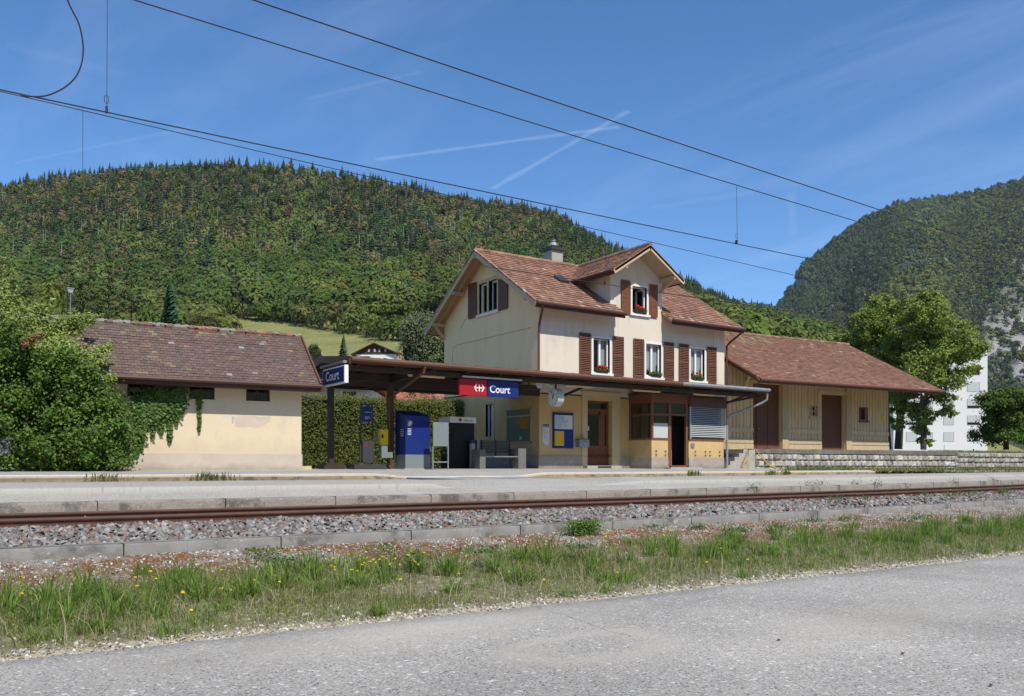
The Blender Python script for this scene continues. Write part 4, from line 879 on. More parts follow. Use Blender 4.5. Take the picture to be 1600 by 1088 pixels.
for i, (pa, pb, py_) in enumerate(((638, 695, 584), (883, 925, 600), (990, 1031, 607), (1084, 1118, 611.5))):
    a = at(pa, py_, 25.55); b = at(pb, py_, 25.55); z = 4.58
    mb = MB(); mb.box(a.x, b.x, 25.5, 25.62, z, z+.07); t_ = thing('strip_light', (a.x, 25.5, z), ['unlit strip light under the canopy left of the red station sign', 'unlit strip light under the canopy right of the clock', 'unlit strip light under the canopy above the bay corner', 'unlit strip light under the canopy above the window blind'][i], 'light', 'strip lights under the canopy')
    mb.build('housing', MT['blind_grey'], t_); mb = MB(); mb.box(a.x+.03, b.x-.03, 25.48, 25.64, z-.05, z); mb.build('diffuser', MT['cream_gable'], t_)
    mb = MB(); [mb.bar((x, 25.56, z+.06), (x, 25.56, 4.75), .02) for x in (a.x+.2, b.x-.2)]; mb.build('hanger', MT['dark_steel'], t_)
# ---------------------------------------------------------------- signs, clock, platform furniture
def logo(fr, u, z, h, n, parent):
    mb = MB(); t = h*.135; w_ = h*1.0
    q = lambda pts: mb.poly([fr.pt(u+a*h, n, z+b*h) for a, b in pts])
    q([(-.62, -.07), (.62, -.07), (.62, .07), (-.62, .07)]); q([(-.075, .07), (.075, .07), (.075, .46), (-.075, .46)]); q([(-.075, -.46), (.075, -.46), (.075, -.07), (-.075, -.07)])
    for s in (-1, 1):
        for v in (-1, 1): q([(s*.78, 0), (s*.60, v*.0), (s*.30, v*.48), (s*.50, v*.48)] if s*v > 0 else [(s*.78, 0), (s*.50, v*.48), (s*.30, v*.48), (s*.60, 0)])
    return mb.build('emblem', MT['sign_white'], parent)
SF = Fr(14.7, 25.2, 0); x_ = [SF.hit(p, 600)[0] for p in (718, 760.7, 762, 810)]; z0, z1 = EYE+2.46, EYE+3.02
t_ = thing('station_sign', SF.pt(1.2, 0, z0), 'red and blue hanging station sign with white double arrow emblem and the word Court', 'sign')
mb = MB(); mb.fb(SF, x_[0], x_[1], 0, .12, z0, z1); mb.build('red_panel', MT['sign_red'], t_)
mb = MB(); mb.fb(SF, x_[2], x_[3], 0, .12, z0, z1); mb.build('blue_panel', MT['sign_blue'], t_)
logo(SF, x_[0]+(x_[1]-x_[0])*.72, (z0+z1)/2-.0, .27, -.004, t_)
ct = SF.hit(765.5, 614, -.004); ce = SF.hit(797, 603, -.004); text('Court', SF, ct[0]+.0, z0+.13, -.004, ce[0]-ct[0], .27, 'sign_white', t_, bold=.014)
mb = MB(); mb.fb(SF, x_[0]+.1, x_[1]+.15, -.10, .02, z1+.05, z1+.10); mb.fb(SF, x_[2]+.1, x_[3]+.1, -.10, .02, z1+.05, z1+.10); mb.build('lamp', MT['blind_grey'], t_)
mb = MB(); [mb.bar(SF.pt(u, .06, z1), SF.pt(u, .06, 4.85), .03) for u in (x_[0]+.2, x_[1]-.1, x_[2]+.2, x_[3]-.2)]; mb.build('hanger', MT['dark_steel'], t_)
LF = Fr(10.35, 26.75, R(-90)); LF.W = Vector((1, 0, 0))
L1 = 1.85; z0, z1 = EYE+2.62, EYE+3.18
t_ = thing('station_sign', LF.pt(.9, 0, z0), 'blue sign reading Court in a white frame at the left canopy end', 'sign')
mb = MB(); mb.fb(LF, 0, L1, .0, .13, z0, z1); mb.build('box', MT['white_paint'], t_)
mb = MB(); mb.fb(LF, .04, L1-.05, -.006, 0, z0+.045, z1-.045); mb.build('panel', MT['sign_blue'], t_)
text('Court', LF, .30, z0+.14, -.010, 1.12, .31, 'sign_white', t_, bold=.014)
mb = MB(); mb.fb(LF, -.25, L1-.1, .0, .12, z1+.07, z1+.15); mb.build('lamp', MT['grey_metal'], t_)
mb = MB(); mb.bar(LF.pt(.4, .13, z1), LF.pt(.4, .13, 4.85), .03); mb.bar(LF.pt(1.5, .13, z1), LF.pt(1.5, .13, 4.9), .03); mb.tube([LF.pt(1.2, .2, z0), (12.2, 26.0, 4.5)], .015, 5); mb.build('hanger', MT['dark_steel'], t_)
# clock (drum, faces looking along the platform)
c_ = at(868.5, 621.6, 25.75); KF = Fr(c_.x-.14, c_.y, R(-90)); KF.W = Vector((1, 0, 0)); zc = c_.z; r_ = .345
t_ = thing('station_clock', c_, 'round white two sided platform clock under the canopy beside the blue notice board', 'clock')
mb = MB(); mb.tube([KF.pt(0, 0, zc), KF.pt(0, .28, zc)], r_, 32); mb.build('case', MT['blind_grey'], t_)
for n_ in (-.005, .285):
    mb = MB(); mb.mesh([KF.pt(math.cos(a)*.315, n_, zc+math.sin(a)*.315) for a in np.linspace(0, 2*math.pi, 33)[:-1]], [tuple(range(32))]); dl = mb.build('dial', MT['sign_white'], t_)
    mb = MB(); m_ = n_-.003 if n_ < 0 else n_+.003
    for i in range(12):
        a = i*math.pi/6; s_, co_ = math.sin(a), math.cos(a); w_ = .011
        mb.poly([KF.pt(s_*.22+co_*w_, m_, zc+co_*.22-s_*w_), KF.pt(s_*.29+co_*w_, m_, zc+co_*.29-s_*w_), KF.pt(s_*.29-co_*w_, m_, zc+co_*.29+s_*w_), KF.pt(s_*.22-co_*w_, m_, zc+co_*.22+s_*w_)])
    mb.build('hour_marks', MT['black'], dl)
    mb = MB()
    for ang, ln, w_ in ((R(345), .27, .014), (R(28), .18, .019)):
        s_, co_ = math.sin(ang), math.cos(ang); k_ = m_-.003 if n_ < 0 else m_+.003
        mb.poly([KF.pt(-s_*.06+co_*w_, k_, zc-co_*.06-s_*w_), KF.pt(s_*ln+co_*w_, k_, zc+co_*ln-s_*w_), KF.pt(s_*ln-co_*w_, k_, zc+co_*ln+s_*w_), KF.pt(-s_*.06-co_*w_, k_, zc-co_*.06+s_*w_)])
    mb.build('hands', MT['black'], dl)
mb = MB(); mb.bar((c_.x, c_.y, zc+r_), (c_.x, c_.y, 4.75), .05); mb.bar((c_.x, c_.y, zc+r_+.05), (c_.x+.6, c_.y+.8, 4.75), .05); mb.build('bracket', MT['dark_steel'], t_)
for i, px in enumerate((845, 858)):
    p = at(px, 601 if i else 600, 25.6); t_ = thing('loudspeaker', p, ['left grey horn loudspeaker under the canopy above the clock', 'right grey horn loudspeaker under the canopy above the clock'][i], 'loudspeaker', 'loudspeakers above the clock')
    mb = MB(); d_ = Vector((-.8 if i == 0 else .8, -.4, -.35)).normalized(); mb.tube([p-d_*.18, p-d_*.02], .05, 10); mb.tube([p-d_*.02, p+d_*.14], .05, 14, True, .14); mb.build('horn', MT['blind_grey'], t_)
    mb = MB(); mb.bar(p, p+Vector((0, 0, .25)), .03); mb.build('bracket', MT['dark_steel'], t_)
p = HG.pt(.25, -.35, EYE+HG.hit(835, 608)[1]-EYE); t_ = thing('hanging_lamp', p, 'small dark lamp hanging by the house corner above the bench', 'lamp')
mb = MB(); mb.tube([p, p+Vector((0, 0, .1))], .22, 14, True, .08); mb.build('shade', MT['dark_grey'], t_); mb = MB(); mb.tube([p+Vector((0, 0, .1)), p+Vector((0, 0, .6))], .015, 6); mb.build('rod', MT['dark_steel'], t_)
# blue board, notice, letter box
def board(u0, u1, z0, z1): return None
ua, za = HF.hit(863, 700.4); ub, zb = HF.hit(894.3, 646)
t_ = thing('notice_board', HF.pt((ua+ub)/2, 0, za), 'blue framed notice board with a map and a yellow timetable', 'notice board')
mb = MB(); mb.fb(HF, ua, ub, -.07, 0, za, zb); mb.build('frame', MT['blue'], t_)
wd_ = ub-ua; hh = zb-za
mb = MB(); mb.fb(HF, ua+.06*wd_, ub-.05*wd_, -.078, -.07, za+.54*hh, zb-.07*hh); mp_ = mb.build('map', MT['paper'], t_)
mb = MB(); mb.col = (.35, .55, .66); mz = lambda a, b: HF.pt(ua+wd_*a, -.081, za+hh*b)
mb.poly([mz(.07, .55), (mz(.30, .55)), mz(.46, .70), mz(.60, .74), mz(.55, .88), mz(.34, .92), mz(.07, .90)]); mb.poly([mz(.52, .58), mz(.7, .60), mz(.66, .68), mz(.55, .66)]); mb.col = (.5, .2, .2); mb.poly([mz(.36, .58), mz(.38, .58), mz(.75, .80), mz(.73, .81)])
mb.build('map_areas', MT['colour'], mp_)
mb = MB(); mb.fb(HF, ua+.07*wd_, ua+.52*wd_, -.078, -.07, za+.07*hh, za+.48*hh); tt_ = mb.build('timetable', MT['yellow'], t_)
mb = MB(); mb.col = (.25, .18, .05)
for i in range(9):
    for j in range(3): z = za+hh*(.10+.039*i); mb.poly([HF.pt(ua+wd_*(.10+.14*j), -.081, z), HF.pt(ua+wd_*(.10+.14*j+random.uniform(.05, .11)), -.081, z), HF.pt(ua+wd_*(.19+.14*j), -.081, z+.008), HF.pt(ua+wd_*(.10+.14*j), -.081, z+.008)])
mb.build('print', MT['colour'], tt_)
ua, za = HF.hit(847.8, 694.7); ub, zb = HF.hit(857.3, 662)
t_ = thing('notice', HF.pt((ua+ub)/2, 0, za), 'narrow white notice with two blue pictogram squares on the wall left of the blue board', 'notice')
mb = MB(); mb.fb(HF, ua, ub, -.022, 0, za, zb); mb.build('sheet', MT['paper'], t_)
mb = MB(); w_ = ub-ua
for k in (0.04, .52): mb.fb(HF, ua+w_*k, ua+w_*(k+.44), -.034, -.03, zb-w_*.52, zb-.03)
for i in range(10): z = zb-w_*.75-i*.05; mb.fb(HF, ua+w_*.1, ua+w_*(.1+random.uniform(.25, .36)), -.033, -.03, z, z+.008); mb.fb(HF, ua+w_*.55, ua+w_*(.6+random.uniform(.1, .3)), -.033, -.03, z, z+.008)
mb.fb(HF, ua+w_*.06, ua+w_*.22, -.033, -.03, za+.02, za+.06); mb.build('print', MT['sign_blue'], t_)
mb = MB(); mb.col = (.8, .8, .8)
for k in (0.1, .58): mb.poly([HF.pt(ua+w_*(k+a), -.037, zb-w_*.5+w_*b) for a, b in ((0, .14), (.16, .05), (.16, .12), (.30, .12), (.30, .18), (.16, .18), (.16, .25))])
mb.build('pictogram', MT['colour'], t_)
ua, za = HF.hit(899, 699); ub, zb = HF.hit(915, 687.5)
t_ = thing('letter_box', HF.pt((ua+ub)/2, -.1, za), 'small grey metal letter box on the wall left of the entrance door', 'letter box')
mb = MB(); mb.fb(HF, ua, ub-.03, -.28, -.03, za, zb); mb.build('body', MT['grey_metal'], t_); mb = MB(); mb.fb(HF, ua-.01, ub-.02, -.30, -.03, zb, zb+.02); mb.fb(HF, ua+.12, ub-.18, -.285, -.28, zb-.08, zb-.06); mb.build('flap', MT['dark_grey'], t_)
# bench
def px3(px, py, Y): return at(px, py, Y)
b0 = HG.hit(748, 730, -.4)[0]; b1 = .45
t_ = thing('bench', HG.pt((b0+b1)/2, -.9, 1.41), 'grey metal mesh bench between two concrete end blocks beside the house wall', 'bench')
NB = -.95
xA, xB = at(750, 730, 27.3).x, at(825, 730, 26.75).x
BE = Fr(xA, 27.55, math.atan2(-.55, xB-xA)); Lb = math.hypot(xB-xA, .55)
BE = Fr(at(748, 730, 26.9).x, 26.9, 0); Lb = at(822, 730, 26.9).x-BE.P.x
for (a, b, c) in ((.05, .30, 2.12), (Lb-.36, Lb, 2.18)): mb = MB(); mb.fb(BE, a, b, 0, .62, 1.40, c); mb.build('end_block', MT['grey_cement'], t_)
mb = MB(); mb.fb(BE, .30, Lb-.36, .02, .50, 1.84, 1.88); mb.build('seat', MT['grey_metal'], t_)
mb = MB(); 
for i in range(9): z = 2.0+i*.055; mb.fb(BE, .45, Lb-.40, .52, .54, z, z+.042)
for u in (.45, Lb/2, Lb-.44): mb.fb(BE, u, u+.04, .5, .57, 1.85, 2.5)
mb.build('backrest', MT['dark_grey'], t_)
# bin
p = at(741, 731, 27.6); t_ = thing('litter_bin', (p.x, p.y, 1.4), 'slim steel litter bin between the vending machine and the bench', 'litter bin')
mb = MB(); mb.tube([(p.x-.08, p.y, 1.42), (p.x-.08, p.y, 2.35)], .12, 16); mb.build('body', MT['grey_metal'], t_); mb = MB(); mb.tube([(p.x-.08, p.y, 2.35), (p.x-.08, p.y, 2.5)], .125, 16); mb.build('lid', MT['dark_grey'], t_)
mb = MB(); mb.box(p.x+.08, p.x+.24, p.y-.1, p.y+.1, 1.42, 2.5); mb.build('ash_column', MT['grey_metal'], t_)
# vending machine
VM = Fr(at(704, 730, 27.9).x, 27.9, R(-3)); vw = at(740, 730, 27.9).x-VM.P.x
t_ = thing('vending_machine', VM.pt(vw/2, .4, 1.4), 'dark vending machine with a rounded white top sign beside the gable wall', 'vending machine')
mb = MB(); mb.fb(VM, 0, vw, 0, .85, 1.42, 3.15); mb.build('cabinet', MT['black'], t_)
mb = MB(); 
mb.fb(VM, -.06, vw+.04, -.08, .9, 3.15, 3.37); bo_ = mb.build('top_sign', MT['white_paint'], t_)
text('selecta', VM, vw*.50, 3.21, -.085, vw*.38, .075, 'sign_red', t_, bold=.01)
mb = MB(); c_ = VM.pt(vw*.36, -.085, 3.26); mb.mesh([c_+VM.U*math.cos(a)*.065+Vector((0, 0, math.sin(a)*.065)) for a in np.linspace(0, 6.283, 15)[:-1]], [tuple(range(14))]); mb.build('red_spot', MT['sign_red'], t_)
VS = Fr(VM.P.x, VM.P.y+.8, R(-90)); VS.W = Vector((1, 0, 0))
mb = MB(); mb.fb(VM, .1, vw-.06, -.02, 0, 1.6, 2.85); mb.build('front_panel', MT['black'], t_)
mb = MB(); 
for i in range(6):
    for j in range(4): mb.col = random.choice([(.5, .4, .1), (.1, .3, .1), (.4, .05, .05), (.3, .35, .4)]); mb.fb(VS, .1+j*.17, .19+j*.17, -.012, 0, 1.95+i*.19, 2.06+i*.19)
mb.build('goods_display', MT['colour'], t_)
# grey notice stand
NF = Fr(at(676, 734, 25.6).x, 25.6, 0); nw = at(701, 734, 25.6).x-NF.P.x; zb_ = EYE+HF.hit(0, 0)[1]*0; z0 = at(688, 697.5, 25.6).z; z1 = at(688, 660, 25.6).z
t_ = thing('display_stand', NF.pt(nw/2, 0, 1.38), 'blank pale grey display board on two thin legs right of the blue cabin', 'notice board')
mb = MB(); mb.fb(NF, .02, nw, 0, .04, z0, z1); mb.build('board', MT['grey_panel'], t_)
for u in (.0, nw-.03): mb = MB(); mb.fb(NF, u, u+.04, .01, .05, 1.36, z0); mb.build('leg', MT['grey_metal'], t_)
mb = MB(); mb.fb(NF, .03, nw-.02, .015, .04, 1.62, 1.66); mb.build('crossbar', MT['grey_metal'], t_)
# blue cabin
QF = Fr(at(633.5, 731, 26.4).x, 26.4, R(-2)); qw = at(671, 731, 26.4).x-QF.P.x; qh = at(650, 650, 26.4).z
t_ = thing('photo_cabin', QF.pt(qw/2, .6, 1.39), 'tall dark blue cabin with a sloping top and pale grey base on the platform', 'cabin')
mb = MB(); P = [QF.pt(0, 0, 1.90), QF.pt(qw, 0, 1.90), QF.pt(qw, .85, 1.90), QF.pt(0, .85, 1.90), QF.pt(0, 0, qh), QF.pt(qw, 0, qh), QF.pt(qw-.10, .85, qh+.22), QF.pt(0, .85, qh+.22)]; mb.hexa(P); mb.build('body', MT['blue'], t_)
mb = MB(); mb.fb(QF, -.005, qw+.005, -.005, .85, 1.42, 1.90); mb.build('base', MT['grey_panel'], t_); mb = MB(); mb.fb(QF, -.06, qw+.06, -.06, .92, 1.36, 1.42); mb.build('plinth', MT['concrete'], t_)
mb = MB(); mb.col = (.6, .62, .66); q_ = lambda a, b, c, d: mb.poly([QF.pt(a, -.006, c), QF.pt(b, -.006, c), QF.pt(b, -.006, d), QF.pt(a, -.006, d)])
mb.poly([QF.pt(.08+a, -.006, qh-.36+b) for a, b in ((.02, 0), (.10, 0), (.12, .05), (.17, .06), (.17, .16), (.06, .17), (.03, .12))])
q_(.06, .065, qh-.38, qh-.16); q_(.24, .245, qh-.38, qh-.16); q_(.06, .24, qh-.165, qh-.16); q_(.06, .24, qh-.385, qh-.38)
for i in range(5): q_(.08, .08+random.uniform(.11, .17), qh-.47-.05*i, qh-.45-.05*i)
mb.build('emblem', MT['colour'], t_)
QS = Fr(QF.P.x-.003, QF.P.y+.95, R(-92)); QS.W = Vector((1, 0, 0)); mb = MB(); mb.col = (.5, .52, .58)
for i in range(4): mb.poly([QS.pt(.62, -.004, qh-.5-.07*i), QS.pt(.9, -.004, qh-.5-.07*i), QS.pt(.9, -.004, qh-.47-.07*i), QS.pt(.62, -.004, qh-.47-.07*i)])
mb.build('side_print', MT['colour'], t_)
# info pillar
IF = Fr(at(563.5, 731, 26.9).x, 26.9, 0); iw = at(582, 731, 26.9).x-IF.P.x; zt2 = at(572, 632, 26.9).z
t_ = thing('information_pillar', IF.pt(iw/2, 0, 1.4), 'arched dark frame with a blue poster above a grey steel column on a dark foot', 'information pillar')
mb = MB(); rr = .09; arc = [IF.pt(0, 0, 1.6), IF.pt(0, 0, zt2-rr), IF.pt(rr*.3, 0, zt2-rr*.3), IF.pt(rr, 0, zt2), IF.pt(iw-rr, 0, zt2), IF.pt(iw-rr*.3, 0, zt2-rr*.3), IF.pt(iw, 0, zt2-rr), IF.pt(iw, 0, 1.6)]; mb.tube(arc, .028, 8); mb.build('arch', MT['dark_grey'], t_)
mb = MB(); za, zb = at(572, 659, 26.9).z, at(572, 635.5, 26.9).z; mb.fb(IF, .05, iw-.05, -.03, .03, za, zb); po = mb.build('poster', MT['sign_blue'], t_)
mb = MB(); mb.col = (.5, .52, .6)
for i, (a, b, c) in enumerate(((.14, .4, .20), (.14, .32, .36), (.14, .36, .40), (.14, .25, .43), (.14, .2, .55))): mb.poly([IF.pt(a, -.033, zb-c), IF.pt(b, -.033, zb-c), IF.pt(b, -.033, zb-c+.015), IF.pt(a, -.033, zb-c+.015)])
mb.build('print', MT['colour'], po)
mb = MB(); mb.fb(IF, .02, iw-.02, -.15, .15, 1.62, at(572, 689, 26.9).z); mb.build('column', MT['dark_grey'], t_)
mb = MB(); mb.fb(IF, -.38, iw+.35, -.35, .35, 1.38, 1.56); mb.build('foot', MT['dark_grey'], t_)
mb = MB(); zz_ = at(572, 698, 26.9).z; mb.fb(IF, .06, .20, -.155, -.15, zz_, zz_+.03); mb.build('red_mark', MT['sign_red'], t_)
# yellow ticket stamping box, yellow plate on the post
p = at(598, 695, 27.0); t_ = thing('ticket_validator', (p.x, p.y, 1.4), 'yellow ticket stamping box on a grey bracket left of the brown post', 'ticket validator')
mb = MB(); mb.box(p.x-.14, p.x+.15, p.y-.12, p.y+.12, p.z, p.z+.52); mb.build('box', MT['yellow'], t_); mb = MB(); mb.box(p.x-.09, p.x+.14, p.y-.1, p.y+.1, p.z-.46, p.z-.0); mb.box(p.x+.14, 13.0, p.y-.05, p.y+.05, p.z-.46, p.z-.26); mb.build('bracket', MT['grey_panel'], t_)
mb = MB(); mb.box(p.x-.1, p.x-.03, p.y-.125, p.y-.12, p.z+.22, p.z+.36); mb.build('slot', MT['black'], t_)
p = at(609.5, 626, 27.55); t_ = thing('yellow_plate', (p.x, p.y, p.z), 'yellow plate fixed high on the brown canopy post', 'sign')
mb = MB(); mb.box(p.x-.2, p.x+.21, 27.50, 27.55, p.z, p.z+.33); mb.build('plate', MT['yellow'], t_); mb = MB(); mb.box(p.x-.15, p.x+.15, 27.44, 27.50, p.z+.1, p.z+.15); mb.build('clamp', MT['dark_steel'], t_)
# ---------------------------------------------------------------- left hut
ah = R(-4.4); ec = atd(500, 611, 26); UH = Fr(ec.x, ec.y, ah)            # u=0 at right eave corner, runs left as negative
ze, wr, zr_ = EYE+2.50, 2.24, EYE+4.29; Lh = 8.0
hut = thing('hut', UH.pt(-4, 2, 1.4), 'yellow rendered outbuilding with a mossy dark tiled roof, left of the platform', 'outbuilding')
ov, og = .6, .41; fz = lambda n: ze+(zr_-ze)*(n/wr if n <= wr else (2*wr-n)/wr)
HWf = Fr(*(UH.pt(-Lh, ov, 0)).to_2d(), ah); LW = Lh-og
def hx(px, py): h = HWf.hit(px, py); return h
hs = []
for (pa, pb, pt_, pb_) in ((384.6, 422, 608.7, 627), (295, 335.5, 605, 624), (199, 243, 600, 620)):
    a = hx(pa, pb_); b = hx(pb, pb_); hs.append((a[0], b[0], hx((pa+pb)/2, pb_)[1], fz(ov)-.17))
mb = MB(); wall(mb, HWf, 0, LW, 1.3, lambda u: fz(ov)-.1, hs, mi_in=1)
HS = Fr(*(HWf.pt(LW, 0, 0)).to_2d(), ah+R(90)); HS.W = -Vector((math.cos(ah), math.sin(ah), 0))
wd2 = 2*(wr-ov); mb.mi = 0
wall(mb, HS, 0, wd2, 1.3, lambda u: fz(ov+u)-.1, [], back=[wd2/2])
mb.poly([HWf.pt(0, wd2, 1.3), HWf.pt(LW, wd2, 1.3), HWf.pt(LW, wd2, fz(ov)-.1), HWf.pt(0, wd2, fz(ov)-.1)]); mb.poly([HWf.pt(0, 0, 1.3), HWf.pt(0, wd2, 1.3), HWf.pt(0, wd2, fz(ov)-.1), HWf.pt(0, wr-ov, zr_-.1), HWf.pt(0, 0, fz(ov)-.1)])
mb.build('wall', [MT['hut_wall'], MT['room']], hut)
zpl = hx(350, 709)[1]; mb = MB(); mb.fb(HWf, 0, LW+.02, -.03, 0, 1.3, zpl); mb.fb(HS, 0, wd2, -.03, 0, 1.3, zpl); mb.build('plinth', MT['hut_plinth'], hut)
mb = MB(); mb.fb(HWf, LW, LW+.35, .1, .5, 1.35, 1.5); mb.build('corner_stone', MT['stone_trim'], hut)
for h in hs:
    mb = MB(); a, b, c, d = h; mb.fb(HWf, a, b, .1, .15, c, c+.05); mb.fb(HWf, a, a+.05, .1, .15, c+.05, d); mb.fb(HWf, b-.05, b, .1, .15, c+.05, d); mb.fb(HWf, (a+b)/2-.02, (a+b)/2+.02, .1, .15, c+.05, d); mb.fb(HWf, a+.05, b-.05, .105, .145, d-.10, d-.07); wo_ = mb.build('window', MT['gutter_brown'], hut)
    mb = MB(); mb.fb(HWf, a+.03, b-.03, .12, .125, c+.03, d); mb.build('pane', MT['glass'], wo_)
# worn painted patch where an old board was
a = hx(366, 668); b = hx(424, 650); mb = MB(); e = b[0]-a[0]; f_ = b[1]-a[1]
for c_, pts in (((.60, .50, .40), [(0, .05), (.30, 0), (.38, .1), (.62, -.02), (.80, .22), (.93, .50), (1, .78), (.97, .98), (.7, .86), (.55, .95), (.42, .98), (.1, 1), (-.02, .8), (.03, .4)]), ((.42, .42, .48), [(-.06, .3), (-.02, .3), (-.02, .95), (-.06, .9)]), ((.66, .60, .50), [(-.36, .45), (-.2, .4), (-.17, .9), (-.3, .95)])):
    mb.col = c_; mb.poly([HWf.pt(a[0]+e*x, -.002, a[1]+f_*y) for x, y in pts])
mat('worn_paint', None, .9, .12, 4, .2, 60, vcol=True); mb.build('worn_patch', MT['worn_paint'], hut)
mb = MB(); sl = (UH.W*wr+Vector((0, 0, zr_-ze))).normalized(); Lr = math.hypot(wr, zr_-ze); sl2 = (-UH.W*wr+Vector((0, 0, zr_-ze))).normalized()
nh = UH.U.cross(sl); O1 = UH.pt(-Lh, 0, ze); O2 = UH.pt(-Lh, 2*wr, ze)
mb.slab(O1-nh*.03, UH.U*Lh, sl*Lr, -nh*.08); mb.slab(O2+Vector((0, 0, -.03)), UH.U*Lh, sl2*Lr, Vector((0, 0, -.10))); mb.build('soffit', MT['gutter_brown'], hut)
HP = [(.128, .090, .078), (.116, .084, .074), (.138, .097, .084), (.124, .084, .072), (.112, .086, .078)]
def pal_hut(a, s):
    r_ = random.random()
    if r_ < .006: return (.22, .115, .085)
    if r_ < .010: return (.23, .225, .21)
    if s > Lr-.7 and r_ < .08: return (.17, .155, .10)
    if r_ < .03: return (.17, .14, .09)
    return random.choice(HP)
mb = MB(); tiles(mb, O1-nh*.025, UH.U, sl, Lh, Lr, .17, .145, pal_hut, th=.024, tvar=.13); tiles(mb, O2, UH.U, sl2, Lh, Lr, .3, .3, pal_hut)
k = 34
for i in range(k):
    r_ = random.random(); mb.col = (.28, .13, .09) if r_ < .2 else ((.22, .20, .18) if r_ < .5 else (.16, .10, .085)); p = UH.pt(-Lh+Lh*i/k, wr, zr_-.01); q = UH.pt(-Lh+Lh*(i+1)/k+.03, wr, zr_+.005); mb.tube([p, q], .075, 8, True, .10)
for i in range(110):
    mb.col = random.choice([(.36, .36, .34), (.25, .27, .20), (.42, .41, .38)]); u = -random.uniform(0, Lh); n_ = wr+random.uniform(-.12, .05); s_ = random.uniform(.012, .028); p = UH.pt(u, n_, zr_+.07-abs(n_-wr)*.5); mb.box(p.x-s_*1.4, p.x+s_*1.4, p.y-s_, p.y+s_, p.z, p.z+s_)
mb.build('roof', MT['tiles'], hut)
mb = MB(); mb.bar(UH.pt(.02, -.02, ze+.02), UH.pt(.02, wr, zr_+.04), .05, .09); mb.bar(UH.pt(.02, 2*wr, ze), UH.pt(.02, wr, zr_+.04), .05, .09); mb.bar(UH.pt(-Lh, 0, ze), UH.pt(-Lh, wr, zr_), .05, .09); mb.build('verge_flashing', MT['copper'], hut, split=True)
mb = MB(); mb.tube([UH.pt(-Lh, -.06, ze-.05), UH.pt(.04, -.06, ze-.05)], .06, 8); mb.fb(UH, -Lh, .04, .0, .03, ze-.2, ze-.03); mb.fb(UH, -Lh, .03, .03, .42, ze-.2, ze-.17); mb.tube([UH.pt(.03, -.02, ze-.02), UH.pt(.04, -.02, ze-.22)], .04, 8); mb.build('gutter', MT['gutter_brown'], hut)
# ---------------------------------------------------------------- goods shed on its loading dock
el = atd(1186, 591, 39.05); er = atd(1473, 608, 45.5); a_s = math.atan2(er.y-el.y, er.x-el.x); SE = Fr(el.x, el.y, a_s); Ls_ = (er-el).to_2d().length
zse, wsr, zsr = EYE+4.08, 6.15, EYE+7.30; o_, ogr, ogl = 2.1, 1.66, 1.0
shed = thing('goods_shed', SE.pt(6, 5, 2.3), 'long cream boarded goods shed with a wide tiled roof and brown roller doors', 'shed')
SW = Fr(*(SE.pt(ogl, o_, 0)).to_2d(), a_s); LS = Ls_-ogl-ogr; sz = lambda n: zse+(zsr-zse)*(n/wsr if n <= wsr else (2*wsr-n)/wsr)
ZD = 2.33; wdp = 2*(wsr-o_)
def sh(px, py, n=0): return SW.hit(px, py, n)
uL = sh(1131, 650)[0]-.4
d1 = (sh(1176.6, 700)[0], sh(1220, 700)[0]); d2 = (sh(1284, 700)[0], sh(1320, 700)[0]); dzt = sh(1300, 617)[1]
w1 = (sh(1264, 650)[0], sh(1279, 650)[0], sh(1271, 653)[1], sh(1271, 632)[1]); w2 = (sh(1341.5, 650)[0], sh(1356, 650)[0], sh(1348, 659)[1], sh(1348, 635.6)[1])
uL = min(uL, 0)
mb = MB(); wt = sz(o_)-.15
wall(mb, SW, uL, LS, ZD-.1, lambda u: wt, [(d1[0], d1[1], ZD, dzt+.35), (d2[0], d2[1], ZD, dzt), hole(*w1, t=.08, s=.08), hole(*w2, t=.08, s=.08)], mi_in=1)
mb.mi = 0
for uu in (uL, LS):
    mb.poly([SW.pt(uu, 0, ZD-.1), SW.pt(uu, wdp, ZD-.1), SW.pt(uu, wdp, wt), SW.pt(uu, wdp/2, sz(wsr)-.15), SW.pt(uu, 0, wt)])
mb.poly([SW.pt(uL, wdp, 1), SW.pt(LS, wdp, 1), SW.pt(LS, wdp, wt), SW.pt(uL, wdp, wt)])
BC = [(.68, .52, .29), (.63, .48, .27), (.70, .55, .33), (.58, .44, .25)]
mb.c = [(.66, .51, .29)]*len(mb.c)
mb.build('wall', [MT['shed_wood'], MT['room']], shed)
mb = MB(); ops = [(d1[0]-.02, d1[1]+.02, ZD-1, dzt+.4), (d2[0]-.25, d2[1]+.25, ZD-1, dzt+.35), (w1[0]-.02, w1[1]+.02, w1[2]-.02, w1[3]+.02), (w2[0]-.02, w2[1]+.02, w2[2]-.02, w2[3]+.02)]
u = uL
while u < LS:
    segs = [(ZD+.0, wt)]
    for op in ops:
        if op[0]-.04 < u < op[1]+.02:
            ns = []
            for s0, s1 in segs:
                if op[2] > s0+.05: ns.append((s0, min(s1, op[2])))
                if op[3] < s1-.05: ns.append((max(s0, op[3]), s1))
            segs = ns
    for s0, s1 in segs:
        if s1-s0 > .1: kq = random.uniform(.88, 1.08); mb.col = tuple(x*kq for x in random.choice(BC)); mb.fb(SW, u, u+.045, -.03, 0, s0, s1)
    u += .235
for n_ in np.arange(0.1, wdp-.05, .235):
    tz = wt+(sz(wsr)-.15-wt)*(n_/(wdp/2) if n_ < wdp/2 else (wdp-n_)/(wdp/2)); mb.col = random.choice(BC)
    for uu, s_ in ((LS, 1), (uL, -1)): p = SW.pt(uu, n_, 0); mb.slab(SW.pt(uu, n_, ZD), SW.U*.03*s_, SW.W*.045, (0, 0, tz-ZD))
mb.build('batten', MT['shed_wood'], shed)
